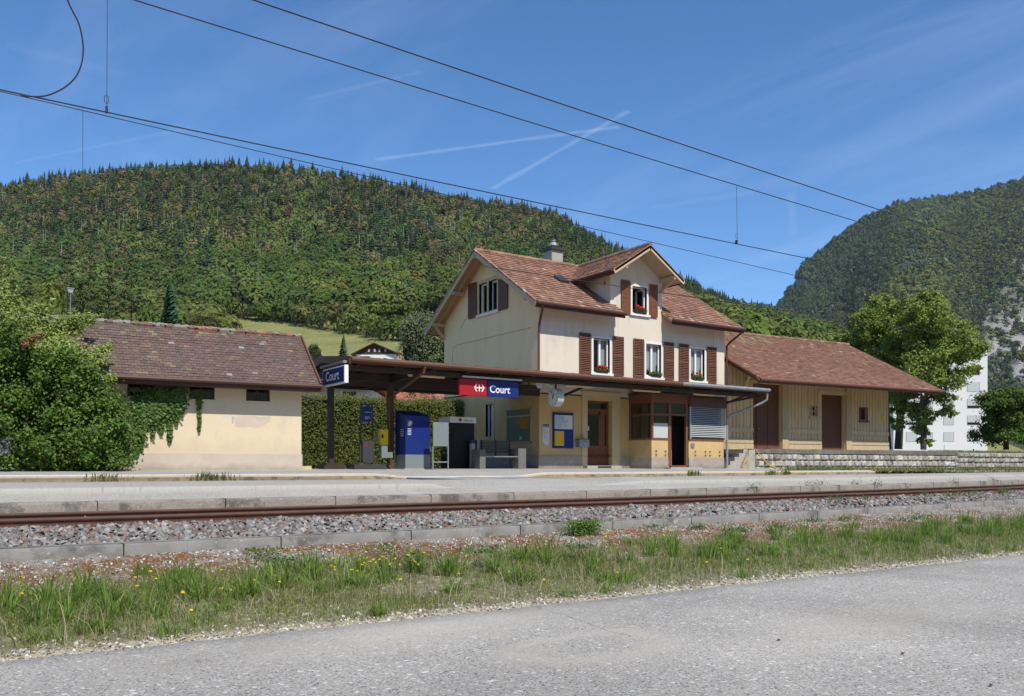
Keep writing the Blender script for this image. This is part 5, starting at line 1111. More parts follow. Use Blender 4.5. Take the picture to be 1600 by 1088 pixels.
mb = MB(); zr1 = sh(1240, 674)[1]; zr2 = sh(1240, 693)[1]; pr = [(uL, d1[0]-.02), (d1[1]+.5, d2[0]-.05), (d2[1]+.5, LS)]
for a, b in pr:
    mb.col = (.62, .48, .28); mb.fb(SW, a, b, -.055, -.03, zr1-.12, zr1+.10); mb.col = (.50, .40, .25); mb.fb(SW, a, b, -.05, -.03, zr2-.02, zr2+.2); mb.fb(SW, a, b, -.06, -.03, ZD-.02, zr2-.06)
for u in (d1[1]+.02, d2[1]+.02): mb.col = (.50, .39, .22); mb.fb(SW, u, u+.42, -.10, .0, ZD, wt)
mb.col = (.62, .48, .28); mb.fb(SW, d2[0]-.3, d2[1]+.5, -.09, -.03, dzt+.03, dzt+.20); mb.fb(SW, d1[0]-.5, d1[1]+.4, -.09, -.03, dzt+.38, dzt+.52)
mb.build('board', MT['shed_wood'], shed, split=True)
mb = MB()                                      # eave brackets and gable trim
for u in (d1[1]+.35, d2[0]-.15, d2[1]+.25, LS-.12, .2):
    zt3 = sz(o_)-.75; mb.bar(SW.pt(u, -.05, zt3-.15), SW.pt(u, -1.55, sz(.55)-.22), .10, .13); mb.bar(SW.pt(u, 0, sz(o_)-.22), SW.pt(u, -1.95, sz(.15)-.20), .10, .14)
mb.bar(SE.pt(.3, .9, sz(.9)-.25), SW.pt(-.02, 0, sz(.9)-1.05), .10, .12)
mb.build('bracket', MT['wood_light'], shed, split=True)
mb = MB(); ss = (SE.W*wsr+Vector((0, 0, zsr-zse))).normalized(); Lq = math.hypot(wsr, zsr-zse); ns_ = SE.U.cross(ss); ss2 = (-SE.W*wsr+Vector((0, 0, zsr-zse))).normalized()
mb.slab(SE.pt(0, 0, zse-.03), SE.U*Ls_, ss*Lq, -ns_*.09); mb.slab(SE.pt(0, 2*wsr, zse-.03), SE.U*Ls_, ss2*Lq, Vector((0, 0, -.10))); mb.build('soffit', MT['wood_light'], shed)
SP = [(.22, .12, .085), (.245, .138, .10), (.195, .11, .08), (.235, .145, .108), (.27, .155, .108), (.18, .108, .085)]
def pal_shed(a, s):
    v = fnoise(a*1.0, s*1.0, .8, 71); r_ = random.random()
    if 3.2 < a < 6.2 and s > 5.2 and r_ < .22: return (.27, .26, .12)
    if r_ < .005: return (.34, .29, .23)
    return SP[int(min(5, max(0, 2.5+v*2.5+random.uniform(-1.6, 1.6))))]
mb = MB(); tiles(mb, SE.pt(0, 0, zse-.025), SE.U, ss, Ls_, Lq, .19, .20, pal_shed, tvar=.18); tiles(mb, SE.pt(0, 2*wsr, zse-.025), SE.U, ss2, Ls_, Lq, .4, .4, pal_shed)
ridge_caps(mb, SE.pt(0, wsr, zsr), SE.pt(Ls_, wsr, zsr), .09, .36, SP[:4]); mb.build('roof', MT['tiles'], shed)
mb = MB(); mb.tube([SE.pt(0, -.07, zse-.07), SE.pt(Ls_, -.07, zse-.07)], .075, 8); mb.fb(SE, 0, Ls_, 0, .03, zse-.22, zse-.05); mb.bar(SE.pt(Ls_+.02, 0, zse-.08), SE.pt(Ls_+.02, wsr, zsr-.08), .04, .16)
mb.bar(SE.pt(-.02, 0, zse-.06), SE.pt(-.02, wsr, zsr-.06), .04, .20); mb.tube([SE.pt(-.10, .1, zse+.10), SE.pt(-.10, 2.6, sz(2.6)+.04)], .06, 8); mb.tube([SE.pt(-.10, .1, zse+.10), SE.pt(.0, .0, zse-.1), SE.pt(.06, .12, zse-.3), SE.pt(.02, .6, zse-.5)], .055, 8)
mb.build('gutter', MT['copper'], shed)
mb = MB(); a, b = d1; mb.fb(SW, a, b, .14, .2, ZD, dzt+.35)
for i in range(24): z = ZD+.05+i*.13; mb.fb(SW, a, b, .132, .14, z, z+.012) if z < dzt+.3 else None
mb.fb(SW, a+.35, a+.40, .10, .14, ZD, dzt-.35); mb.fb(SW, a+1.15*.98, a+1.15, .11, .14, ZD, dzt-.35); mb.fb(SW, a+.35, b, .10, .14, dzt-.35, dzt-.29)
dr = mb.build('door', MT['roll_brown'], shed); mb = MB(); mb.fb(SW, a+.43, a+.52, .06, .10, ZD+1.02, ZD+1.05); mb.build('handle', MT['grey_metal'], dr)
mb = MB(); a, b = d2; mb.fb(SW, a, b, .22, .26, ZD, dzt)
for i in range(34): z = ZD+i*.085; mb.fb(SW, a, b, .205, .22, z, z+.05) if z < dzt-.05 else None
mb.build('roller_door', MT['roll_brown'], shed)
window(shed, SW, *w1, t=.08, leaves=2, mats=('wood_light', 'wood_light'), s=.08, transom=(w1[2]+w1[3])/2)
window(shed, SW, *w2, t=.08, leaves=1, mats=('roll_brown', 'roll_brown'), s=.08)
GL = Fr(*(SW.pt(uL, wdp, 0)).to_2d(), a_s-R(90)); GL.W = SW.U; 
qa = GL.hit(1152, 612)[0]; qb = GL.hit(1172, 612)[0]
mb = MB(); y0, y1 = sh(1391, 659)[1], sh(1391, 650)[1]; ua = sh(1377, 655)[0]; mb.fb(SW, ua, ua+.22, -.06, -.03, y0, y1); t_ = mb.build('warning_plate', MT['yellow']); tag(t_, 'small yellow plate at the right end of the goods shed wall', 'sign')
# loading dock of rubble masonry with cut cap stones
DK = Fr(*(SE.pt(-.6, .45, 0)).to_2d(), a_s+R(.6)); dL = DK.hit(1495, 705)[0]; dock = thing('loading_dock', DK.pt(8, .5, 1.2), 'long rough stone loading dock with dark cap stones below the goods shed', 'loading dock')
ua0 = DK.hit(1180, 720)[0]
mb = MB(); zc0, zc1 = 1.5+.60, 1.5+.82; u = ua0-.3
while u < dL: l_ = random.uniform(1.1, 2.0); kq = random.uniform(.8, 1.15); mb.col = tuple(x*kq for x in (.18, .165, .14)); mb.fb(DK, u+.006, min(u+l_, dL)-.006, -.06, .5, zc0, zc1+random.uniform(-.008, .008)); u += l_
mat('masonry', None, .92, .35, 5, 1.0, 18, vcol=True, stain=(.14, .13, .115), stscale=2.6, stth=.53, fine=.2); mb.build('cap_stone', MT['masonry'], dock)
mb = MB(); u0 = ua0
for (u, uend, za, zb) in ((ua0, dL, 1.15, zc0-.01), (dL, 48, 1.1, zc1-.05)):
    rows = 3 if zb < 2.2 else 4; hh = (zb-za)/rows
    for r_ in range(rows):
        x = u-random.uniform(0, .2)
        while x < uend:
            l_ = random.uniform(.28, .62); b_ = random.uniform(-.03, .03); kq = random.uniform(.75, 1.2); mb.col = tuple(k_*kq for k_ in random.choice([(.44, .40, .31), (.38, .35, .30), (.50, .46, .37), (.25, .235, .205), (.42, .40, .35), (.50, .49, .45)] if u < dL else [(.34, .32, .28), (.28, .27, .24), (.38, .35, .3)]))
            a, b, c, d = max(u, x)+random.uniform(.008, .03), min(uend, x+l_)-random.uniform(.008, .03), za+hh*r_+random.uniform(.006, .03), za+hh*(r_+1)-random.uniform(.006, .03)
            if b-a > .05:
                e = .06; P = [DK.pt(a, 0, c), DK.pt(b, 0, c), DK.pt(b, 0, d), DK.pt(a, 0, d)]; Q = [DK.pt(a+e, -.09+b_, c+e*.7), DK.pt(b-e, -.09-b_*.5, c+e), DK.pt(b-e*.8, -.08+b_*.4, d-e), DK.pt(a+e, -.06, d-e*.8)]; k_ = len(mb.v)
                mb.mesh(P+Q, [(0, 1, 5, 4), (1, 2, 6, 5), (2, 3, 7, 6), (3, 0, 4, 7), (4, 5, 6, 7)])
            x += l_
mb.build('stonework', MT['masonry'], dock)
mb = MB(); mb.fb(DK, ua0, dL, .0, 9, 1.0, zc0-.02); mb.fb(DK, dL, 60, .005, 9, 1.0, zc1-.06); mb.fb(DK, ua0, dL, .5, 9.5, zc0-.02, zc1-.03); mb.fb(DK, -1.6, ua0, 1.9, 9, 1.2, zc1-.03)
mb.build('fill', MT['conc_trough'], dock)
# bare rubble foot
mb = MB()
for i in range(70):
    u = random.uniform(ua0+6, ua0+13); p = DK.pt(u, -random.uniform(.05, .5), 1.28); s_ = random.uniform(.04, .13); mb.col = random.choice([(.5, .47, .4), (.42, .39, .33), (.58, .55, .5)]); mb.hexa([p+Vector((random.uniform(.6, 1)*s_*a, random.uniform(.6, 1)*s_*b, c*s_)) for c in (-.3, .7) for a, b in ((-1, -1), (1, -1), (1, 1), (-1, 1))])
o = mb.build('rubble', MT['masonry']); tag(o, 'pale broken stones along the foot of the dock wall', 'stones', None, 'stuff')
# steps
ST = Fr(*(DK.pt(DK.hit(1131, 730)[0], -.05, 0)).to_2d(), a_s); sw_ = DK.hit(1178, 730)[0]-DK.hit(1131, 730)[0]; stp = thing('stone_steps', ST.pt(sw_/2, .5, 1.35), 'short weathered concrete steps up to the loading dock beside the station house', 'steps')
mb = MB()
for i in range(5): a = .12+i*.27; z = 1.36+i*.185; mb.fb(ST, a, sw_-.5+i*.02, .05, 1.3, z, z+.185)
mb.fb(ST, sw_-.42, sw_-.02, -.02, 1.3, 1.3, 2.26)
mb.build('tread', MT['concrete'], stp)
mb = MB(); mb.hexa([ST.pt(sw_-.95, -.03, 1.33), ST.pt(sw_-.42, -.03, 1.33), ST.pt(sw_-.42, .06, 1.33), ST.pt(sw_-.95, .06, 1.33), ST.pt(sw_-.45, -.03, 2.2), ST.pt(sw_-.42, -.03, 2.2), ST.pt(sw_-.42, .06, 2.2), ST.pt(sw_-.45, .06, 2.2)]); mb.build('cheek', MT['conc_lichen'], stp)
mb = MB(); a0 = DK.pt(DK.hit(1178, 700)[0], -.08, 2.3); mb.tube([a0, a0+DK.U*.35+Vector((0, 0, -.35)), a0+DK.U*.9+Vector((0, 0, -.75)), a0+DK.U*1.5+Vector((0, 0, -.93))], .022, 6); o = mb.build('hose', MT['yellow']); tag(o, 'thin yellow pipe hanging down the left end of the dock wall', 'pipe')
# ---------------------------------------------------------------- far buildings
def bld(name, label, px0, px1, pyb, pyt, d, dep, cat='house'):
    a = atd(px0, pyb, d); b = atd(px1, pyb, d); fr = Fr(a.x, a.y, math.atan2(b.y-a.y, b.x-a.x)); L = (b-a).to_2d().length; zt_ = EYE+(HZ-pyt)/F*d
    return thing(name, fr.pt(L/2, dep/2, a.z), label, cat), fr, L, a.z, zt_
def fwin(parent, fr, u0, u1, z0, z1, kind='blind'):
    mb = MB(); mb.fb(fr, u0-.06, u1+.06, -.02, .12, z0-.06, z0); mb.fb(fr, u0-.06, u1+.06, -.02, .12, z1, z1+.06); mb.fb(fr, u0-.06, u0, -.02, .12, z0, z1); mb.fb(fr, u1, u1+.06, -.02, .12, z0, z1)
    o = mb.build('window', MT['conc_light'], parent); mb = MB(); mb.fb(fr, u0, u1, -.012, -.002, z0, z1); mb.build('pane', MT['black'], o)
    if kind != 'open':
        k = {'blind': 0.0, 'half': .28, 'lace': .0}[kind]; mb = MB(); h = z1-z0
        if kind == 'lace':
            for i in range(7): mb.fb(fr, u0+(u1-u0)*(i+.08)/7, u0+(u1-u0)*(i+.72)/7, -.03, -.015, z0+.1+h*.1*(i % 2), z1-.1)
        else: mb.fb(fr, u0+.02, u1-.02, -.03, -.015, z0+h*k, z1)
        mb.build('blind', MT['blind_grey'], o)
# white apartment block
t_, fr, L, zb, zt_ = bld('apartment_block', 'tall white apartment block with grey roller blinds behind the right trees', 1396, 1543, 701, 543, 128, 12, 'apartment block')
xs2 = 1506; uS = fr.hit(1503, 600)[0]
mb = MB(); mb.fb(fr, 0, uS, 0, 12, zb-2, EYE+(HZ-566)/F*128); mb.fb(fr, uS, L, 0, 12, zb-2, zt_); mb.build('wall', MT['apartment_white'], t_)
mb = MB(); mb.fb(fr, uS-.1, L+.15, -.15, 12.1, zt_, zt_+.55); mb.build('parapet', MT['blind_grey'], t_)
fh_ = 26.0/F*128; z0 = EYE+(HZ-690)/F*128
F2 = Fr(fr.P.x, fr.P.y, math.atan2(fr.U.y, fr.U.x)); F2.P = fr.P.copy()
for k in range(6):
    zz_ = z0+fh_*k
    for (pa, pb, kd_) in ((1416, 1432, 'half'), (1447, 1457, 'half'), (1474.5, 1490, 'blind')):
        if k < 5: fwin(t_, fr, fr.hit(pa, 600)[0], fr.hit(pb, 600)[0], zz_, zz_+1.35, kd_ if (k+pa) % 3 else 'blind')
    fwin(t_, F2, F2.hit(1511.5, 600)[0], F2.hit(1530.5, 600)[0], zz_, zz_+1.35, ['lace', 'half', 'half', 'blind', 'open', 'blind'][k])
mb = MB(); mb.fb(fr, fr.hit(1460, 700)[0], fr.hit(1505, 700)[0], -3, -2.8, zb-1, zb+.5); mb.build('garden_wall', MT['apartment_white'], t_)
# chalet on the meadow
t_, fr, L, zb, zt_ = bld('chalet', 'small chalet with dark timber gable, white ground floor and white chimney on the meadow', 556, 619, 576, 558, 190, 9)
zr1 = EYE+(HZ-537.5)/F*190; zw1 = EYE+(HZ-553.5)/F*190; uR = L/2-.4
mb = MB(); mb.fb(fr, 0, L, 0, 9, zb-4, zw1); mb.build('wall', MT['white_trim'], t_)
mb = MB(); zl = EYE+(HZ-552)/F*190; mb.mesh([fr.pt(-.0, -.12, zw1), fr.pt(L, -.12, zw1), fr.pt(L, -.12, zl), fr.pt(uR, -.12, zr1-.15), fr.pt(0, -.12, zl), fr.pt(0, 9, zw1), fr.pt(L, 9, zw1), fr.pt(L, 9, zl), fr.pt(uR, 9, zr1-.15), fr.pt(0, 9, zl)], [(0, 1, 2, 3, 4), (9, 8, 7, 6, 5), (0, 5, 6, 1), (1, 6, 7, 2), (4, 9, 5, 0)]); mb.build('gable', MT['dark_steel'], t_)
mb = MB(); zE = EYE+(HZ-555.5)/F*190
for ue in (-1.0, L+1.2): mb.slab(fr.pt(ue, -.9, zE), fr.W*10.8, fr.pt(uR, -.9, zr1)-fr.pt(ue, -.9, zE), (0, 0, .22))
mb.build('roof', MT['brown_steel'], t_)
mb = MB(); c_ = fr.hit(576.5, 540)[0]; mb.fb(fr, c_-.35, c_+.35, 3, 3.7, zr1-2, EYE+(HZ-534.5)/F*190); mb.build('chimney', MT['white_paint'], t_)
for px in (578, 594.5):
    a, b = fr.hit(px, 545, -.14)[0], fr.hit(px+6, 545, -.14)[0]; z0, z1 = EYE+(HZ-550)/F*190, EYE+(HZ-546)/F*190
    mb = MB(); mb.fb(fr, a, b, -.2, -.12, z0, z1); wo_ = mb.build('window', MT['black'], t_); mb = MB(); mb.col = (.55, .36, .40); mb.fb(fr, a-.42, a-.02, -.22, -.12, z0-.05, z1+.05); mb.fb(fr, b+.02, b+.42, -.22, -.12, z0-.05, z1+.05); mb.build('shutter', MT['colour'], wo_)
mb = MB(); mb.fb(fr, .8, L*.35, -.05, .1, zw1-1.6, zw1-.5); mb.fb(fr, L*.5, L*.5+.9, -.05, .1, zw1-1.7, zw1-.9); mb.fb(fr, L*.68, L*.68+.7, -.05, .1, zw1-1.7, zw1-.9); mb.build('opening', MT['black'], t_)
# roofs beyond the canopy
def simple_house(label, px0, px1, pyw, pyr, d, wallm, roofcol, dep=8, base=None, chim=None, wins=()):
    t_, fr, L, zb, zt_ = bld('house', label, px0, px1, 700 if base is None else base, pyw, d, dep)
    mb = MB(); mb.fb(fr, 0, L, 0, dep, zb-1, zt_); mb.build('wall', MT[wallm], t_)
    zr = EYE+(HZ-pyr)/F*d; mb = MB(); mb.col = roofcol
    A = fr.pt(-.5, -.6, zt_-.1); tiles(mb, A, fr.U, fr.pt(-.5, dep/2, zr)-A, L+1, (fr.pt(-.5, dep/2, zr)-A).length, .35, .35, [tuple(c*k for c in roofcol) for k in (.8, 1, 1.2)]+[tuple(np.array(roofcol)*.6+.12)])
    A = fr.pt(-.5, dep+.6, zt_-.1); mb.poly([A, fr.pt(L+.5, dep+.6, zt_-.1), fr.pt(L+.5, dep/2, zr), fr.pt(-.5, dep/2, zr)]); mb.build('roof', MT['tiles'], t_)
    for (a, b, c, d_) in wins:
        u0, u1 = fr.hit(a, 600)[0], fr.hit(b, 600)[0]; mb = MB(); mb.fb(fr, u0, u1, -.05, .05, EYE+(HZ-d_)/F*d, EYE+(HZ-c)/F*d); mb.build('window', MT['black'], t_)
    return t_, fr
simple_house('pale blue house wall with dark windows seen between hut and canopy post, above the hedge', 468, 574, 606, 596, 52, 'apartment_white', (.3, .13, .09), base=726, wins=((536, 556, 613, 628),))
simple_house('house with red tiled roof showing above the hedge behind the brown canopy post', 585, 700, 628, 604, 58, 'apartment_white', (.42, .17, .11), dep=9, base=726)
simple_house('distant house with dull pink roof just above the canopy, right of the chalet', 622, 672, 566, 551, 175, 'white_trim', (.33, .20, .18), dep=8, base=600)
simple_house('distant house with grey blue roof just above the canopy beside the gable wall', 668, 705, 566, 551, 168, 'white_trim', (.22, .24, .30), dep=8, base=600)
mb = MB(); p = atd(653, 560, 160); mb.tube([p, p+Vector((0, 0, 3.0))], .06, 6); o = mb.build('mast', MT['white_paint']); tag(o, 'thin white pole between the distant roofs above the canopy', 'pole')
mb = MB(); p = atd(545, 562, 60); mb.tube([p, p+Vector((0, 0, 1.3))], .022, 6)
for z in (1.2, .8): mb.bar(p+Vector((-.35, .2, z)), p+Vector((.3, -.2, z)), .02)
o = mb.build('aerial', MT['grey_metal']); tag(o, 'thin television aerial against the small spruce above the canopy', 'aerial')
p = atd(110, 500, 70); t_ = thing('street_lamp', (p.x, p.y, EYE), 'grey street lamp head on a pole in front of the forest at far left', 'street lamp')
z = EYE+(HZ-458)/F*70; mb = MB(); mb.tube([(p.x, p.y, 1.3), (p.x, p.y, z)], .05, 8, True, .035); mb.build('pole', MT['grey_metal'], t_); mb = MB(); c_ = Vector((p.x, p.y, z)); mb.hexa([c_+Vector(k) for k in ((-.14, -.14, 0), (.14, -.14, 0), (.14, .14, 0), (-.14, .14, 0), (-.24, -.24, .32), (.24, -.24, .32), (.24, .24, .32), (-.24, .24, .32))]); mb.build('lantern', MT['blind_grey'], t_)
mb = MB(); mb.box(p.x-.27, p.x+.27, p.y-.27, p.y+.27, z+.32, z+.40); mb.build('cap', MT['grey_metal'], t_)
# ---------------------------------------------------------------- forests
def ico_pts(n): v = rng.normal(size=(n, 3)); return v/np.linalg.norm(v, axis=1, keepdims=True)
def t_decid(nq, rx=1.0, rz=1.0, q=.42):
    q = q*.80; lob = ico_pts(9)*np.array([.55, .55, .5]); lob[:, 2] = np.abs(lob[:, 2])*.9-.1; rr = rng.uniform(.42, .62, 9)
    k = rng.integers(0, 9, nq); v = ico_pts(nq); v[:, 2] = np.where(v[:, 2] < -.4, -v[:, 2], v[:, 2]); P = lob[k]+v*rr[k][:, None]*rng.uniform(.85, 1.08, (nq, 1))
    V, Q = leafquads(P, v*1.5+P*.6, q*rng.uniform(.7, 1.25, nq), .9, .28); V[:, 2] += .82
    shade = rng.uniform(.86, 1.14, nq)*rng.uniform(.9, 1.1, 9)[k]; return V, Q, shade
def t_conif(tiers, per):
    V = []; sh_ = []
    for t in range(tiers):
        f = t/(tiers-1); z = .12+.86*f; r = .19*(1-f)**.8+.012; dz_ = 1.15/tiers
        for k in range(per):
            a = 2*math.pi*(k+.5*(t % 2)+rng.uniform(-.25, .25))/per; rr = r*rng.uniform(.7, 1.2); w_ = .9*math.pi*rr/per+.01
            d = np.array([math.cos(a), math.sin(a)]); s_ = np.array([-math.sin(a), math.cos(a)])
            V += [(*(d*0+s_*w_*.3), z+dz_*.75), (*(d*0-s_*w_*.3), z+dz_*.75), (*(d*rr-s_*w_), z-dz_*.10-rng.uniform(0, .02)), (*(d*rr*1.12+s_*w_*.6), z-dz_*.05)]; sh_.append(rng.uniform(.7, 1.3))
    return np.array(V), np.arange(len(V)).reshape(-1, 4), np.array(sh_)
def t_snag():
    V = []; 
    for a in (0, 1.57):
        c, s = math.cos(a)*.012, math.sin(a)*.012; V += [(-c*1.3, -s*1.3, 0), (c*1.3, s*1.3, 0), (c*.35, s*.35, 1), (-c*.35, -s*.35, 1)]
    for k in range(6):
        z = rng.uniform(.45, .95); a = rng.uniform(0, 6.28); l_ = .09*(1.1-z); V += [(0, 0, z), (0, 0, z+.012), (math.cos(a)*l_, math.sin(a)*l_, z+.03), (math.cos(a)*l_, math.sin(a)*l_, z+.022)]
    return np.array(V), np.arange(len(V)).reshape(-1, 4), np.ones(len(V)//4)
def scatter(name, label, tpls, kind_i, P, sx, sz_, cols, base, stuff=True):
    VV = []; FF = []; CC = []; off = 0
    for ti, (V, Q, sh_) in enumerate(tpls):
        idx = np.where(kind_i == ti)[0]
        if not len(idx): continue
        n = len(idx); a = rng.uniform(0, 6.28, n); c, s = np.cos(a), np.sin(a)
        X = (V[None, :, 0]*c[:, None]-V[None, :, 1]*s[:, None])*sx[idx][:, None]; Y = (V[None, :, 0]*s[:, None]+V[None, :, 1]*c[:, None])*sx[idx][:, None]; Z = V[None, :, 2]*sz_[idx][:, None]
        W = np.stack([X, Y, np.broadcast_to(Z, X.shape)], -1)+P[idx][:, None, :]; VV.append(W.reshape(-1, 3))
        FF.append((Q[None]+len(V)*np.arange(n)[:, None, None]).reshape(-1, 4)+off); off += n*len(V)
        CC.append((cols[idx][:, None, :]*sh_[None, :, None]).reshape(-1, 3))
    o = npmesh(name, np.concatenate(VV), np.concatenate(FF), np.concatenate(CC), MT['leaf_far'], None, False, base)
    if stuff: tag(o, label, 'forest', None, 'stuff')
    return o
def edge_py(px): return np.interp(px, [330, 360, 430, 500, 560, 600, 640, 690, 720], [505, 497, 502, 513, 522, 531, 546, 553, 558])
DEC = np.array([(.115, .155, .03), (.095, .14, .03), (.135, .17, .035), (.085, .125, .03), (.16, .175, .045), (.12, .14, .04), (.13, .135, .036)])*np.array([1.0, 1.03, 1.0])
BRN = np.array([(.16, .125, .055), (.155, .135, .055), (.15, .145, .055), (.175, .115, .055)])
CON = np.array([(.06, .085, .034), (.07, .095, .038), (.08, .105, .04), (.055, .078, .04), (.09, .11, .045)])
# near hill
n = 15500; d = np.sqrt(rng.uniform(280**2, 1040**2, n)); px = rng.uniform(-60, 1400, n)
z = hill(px, d); py = HZ-(z-EYE)/d*F
keep = ~((px > 335) & (px < 720) & (py > edge_py(px)-4)) & ((py < 560) | (px < 340) | (px > 1050)) & (z > 4) & ~((px > 335) & (px < 720) & (d < 470))
px, d, z, py = px[keep], d[keep], z[keep], py[keep]; n = len(px)
u = (px-CX)/F; P = np.stack([d*(VX+VY*u), d*(VY-VX*u), z-.8], -1)
A_ = (HZ-np.interp(px, LHx, LHy))/F; relh = ((HZ-py)/F-.14)/(A_-.14+1e-6)
pc = np.clip((relh-.34)*1.5+.75*fnoise(px*.02, py*.03, 1, 81), .03, .60)*np.clip((relh-.08)*4, .15, 1); isc = rng.random(n) < pc
brn = (~isc) & (rng.random(n) < np.clip((relh-.25)*.5, .015, .34)*(np.clip(1.2+1.2*fnoise(px*.015, py*.02, 1, 82), 0, 2)))
snag = (rng.random(n) < np.where(relh > .42, .046, .002)) & (px < 1060)
kind = np.where(isc, 6+rng.integers(0, 4, n), rng.integers(0, 6, n)); kind = np.where((~isc) & (d < 660), 11+rng.integers(0, 4, n), kind); kind[snag] = 10
ht = np.where(isc, rng.uniform(9, 22, n), rng.uniform(9, 14.5, n)*np.where(d < 620, 1.15, 1.0)); ht[snag] = rng.uniform(13, 23, snag.sum())
sx = np.where(isc, ht*rng.uniform(.9, 1.3, n), rng.uniform(4.6, 7.2, n)*np.where(d < 620, 1.45, 1.08)); sx[snag] = ht[snag]; sz_ = np.where(isc, ht, ht*.66); sz_[snag] = ht[snag]
sp_ = np.clip(((fnoise(px*.05, py*.09, 1, 85)*1.6+rng.normal(0, .45, n)+1)*3.5).astype(int), 0, 6); cl = np.where(isc[:, None], CON[rng.integers(0, 5, n)], DEC[np.array([3, 1, 5, 0, 6, 2, 4])][sp_])*np.array([.86, .92, 1.0]); cl[brn] = BRN[rng.integers(0, 4, brn.sum())]; cl[snag] = (.40, .38, .36)
cl = cl*rng.uniform(.78, 1.22, (n, 1))*(1+.25*fnoise(px*.025, py*.05, 1, 83))[:, None]*(1+np.array([.14, 0, -.1])*fnoise(px*.015, py*.03, 1, 84)[:, None])
TP = [t_decid(125) for _ in range(6)]+[t_conif(9, 6) for _ in range(4)]+[t_snag()]+[t_decid(300, q=.29) for _ in range(4)]
scatter('forest', 'mixed green and brown forest covering the left hill, with dead grey trunks', TP, kind, P, sx, sz_, cl, (0, 0, 0))
# far mountain
n = 15000; d = np.sqrt(rng.uniform(880**2, 1920**2, n)); px = rng.uniform(1185, 1680, n); z = hill(px, d); py = HZ-(z-EYE)/d*F
t2 = HZ-(hill(px, d)-EYE)/d*F; rk = rockiness(px, py)
keep = (z > 12) & (rng.random(n) > np.clip(rk*1.4, 0, .95)*(.75+.6*fnoise(px*.15, py*.12, 1, 91)))
px, d, z, py = px[keep], d[keep], z[keep], py[keep]; n = len(px); u = (px-CX)/F; P = np.stack([d*(VX+VY*u), d*(VY-VX*u), z-.8], -1)
rel = (py-300)/250
isc = rng.random(n) < np.clip(.74-.30*np.clip((px-1330)/120, 0, 1)-.2*(py < 400)*(px > 1400)+.5*fnoise(px*.02, py*.02, 1, 92), .12, .93)
kind = np.where(isc, 3+rng.integers(0, 3, n), rng.integers(0, 3, n)); ht = np.where(isc, rng.uniform(12, 19, n), rng.uniform(9, 14, n))
sx = np.where(isc, rng.uniform(4.2, 6.2, n), rng.uniform(5, 7.5, n)); sz_ = np.where(isc, ht*.55, ht*.5)
MC = np.array([(.098, .132, .072), (.083, .116, .064), (.115, .148, .078)]); MD = np.array([(.155, .205, .05), (.185, .22, .055), (.13, .175, .055), (.19, .18, .06)])
cl = np.where(isc[:, None], MC[rng.integers(0, 3, n)], MD[rng.integers(0, 4, n)])*rng.uniform(.72, 1.28, (n, 1))*(1+.3*fnoise(px*.03, py*.03, 1, 93))[:, None]
TP = [t_decid(64, q=.55) for _ in range(6)]
scatter('forest', 'blue green pine forest covering the steep right mountain between rock faces', TP, kind, P, sx, sz_, cl, (1, 0, 0))
# ---------------------------------------------------------------- single trees
def leafy(name, label, base, lobes, nleaf, size, pal, trunk=None, cat='tree', group=None, mat_='leaf', core=.6, up=.5, asp=.6, fill=.35, soft=False):
    """lobes: list of (x,y,z,rx,ry,rz) relative to base"""
    t_ = thing(name, base, label, cat, group); L_ = np.array(lobes, float); base = np.array(base, float)
    wgt = (L_[:, 3]*L_[:, 5]); wgt = wgt/wgt.sum(); k = rng.choice(len(L_), nleaf, p=wgt); v = ico_pts(nleaf)
    r_ = np.where(rng.random(nleaf) < fill, rng.uniform(.45, .9, nleaf), rng.uniform(.85, 1.06, nleaf)) if not soft else np.abs(rng.normal(0, .72, nleaf))**.8+rng.uniform(0, .25, nleaf)
    bump = 1+.16*fnoise(v[:, 0]*3+k, v[:, 1]*3+v[:, 2]*4+k*2, 2.2, 101)
    Pp = L_[k, :3]+v*L_[k, 3:6]*(r_*bump)[:, None]
    V, Q = leafquads(Pp+base, v*.8+np.array([0, -.25, up]), size*rng.uniform(.7, 1.3, nleaf), asp, .55)
    c = palcol(pal, nleaf, .75, 1.25)*(rng.uniform(.85, 1.15, len(L_))[k])[:, None]
    npmesh('foliage', V, Q, c, MT[mat_], t_)
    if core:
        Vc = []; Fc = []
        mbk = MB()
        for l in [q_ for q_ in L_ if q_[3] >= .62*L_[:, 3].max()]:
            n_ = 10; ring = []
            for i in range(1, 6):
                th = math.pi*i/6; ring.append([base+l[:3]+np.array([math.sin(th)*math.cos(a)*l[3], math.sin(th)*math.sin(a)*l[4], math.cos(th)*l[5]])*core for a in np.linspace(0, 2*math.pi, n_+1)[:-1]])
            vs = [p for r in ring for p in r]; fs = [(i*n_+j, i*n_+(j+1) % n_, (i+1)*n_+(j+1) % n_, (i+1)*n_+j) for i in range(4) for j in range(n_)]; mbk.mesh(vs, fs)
        mbk.build('inner_shade_core', MT['dark_core'], t_)  # near-black solids added inside the crown: block see-through, stand for inner shade
    if trunk:
        mb = MB()
        for (pts, r0, r1) in trunk: mb.tube([tuple(base+np.array(p)) for p in pts], r0, 8, True, r1)
        mb.build('trunk', MT['bark'], t_)
    return t_
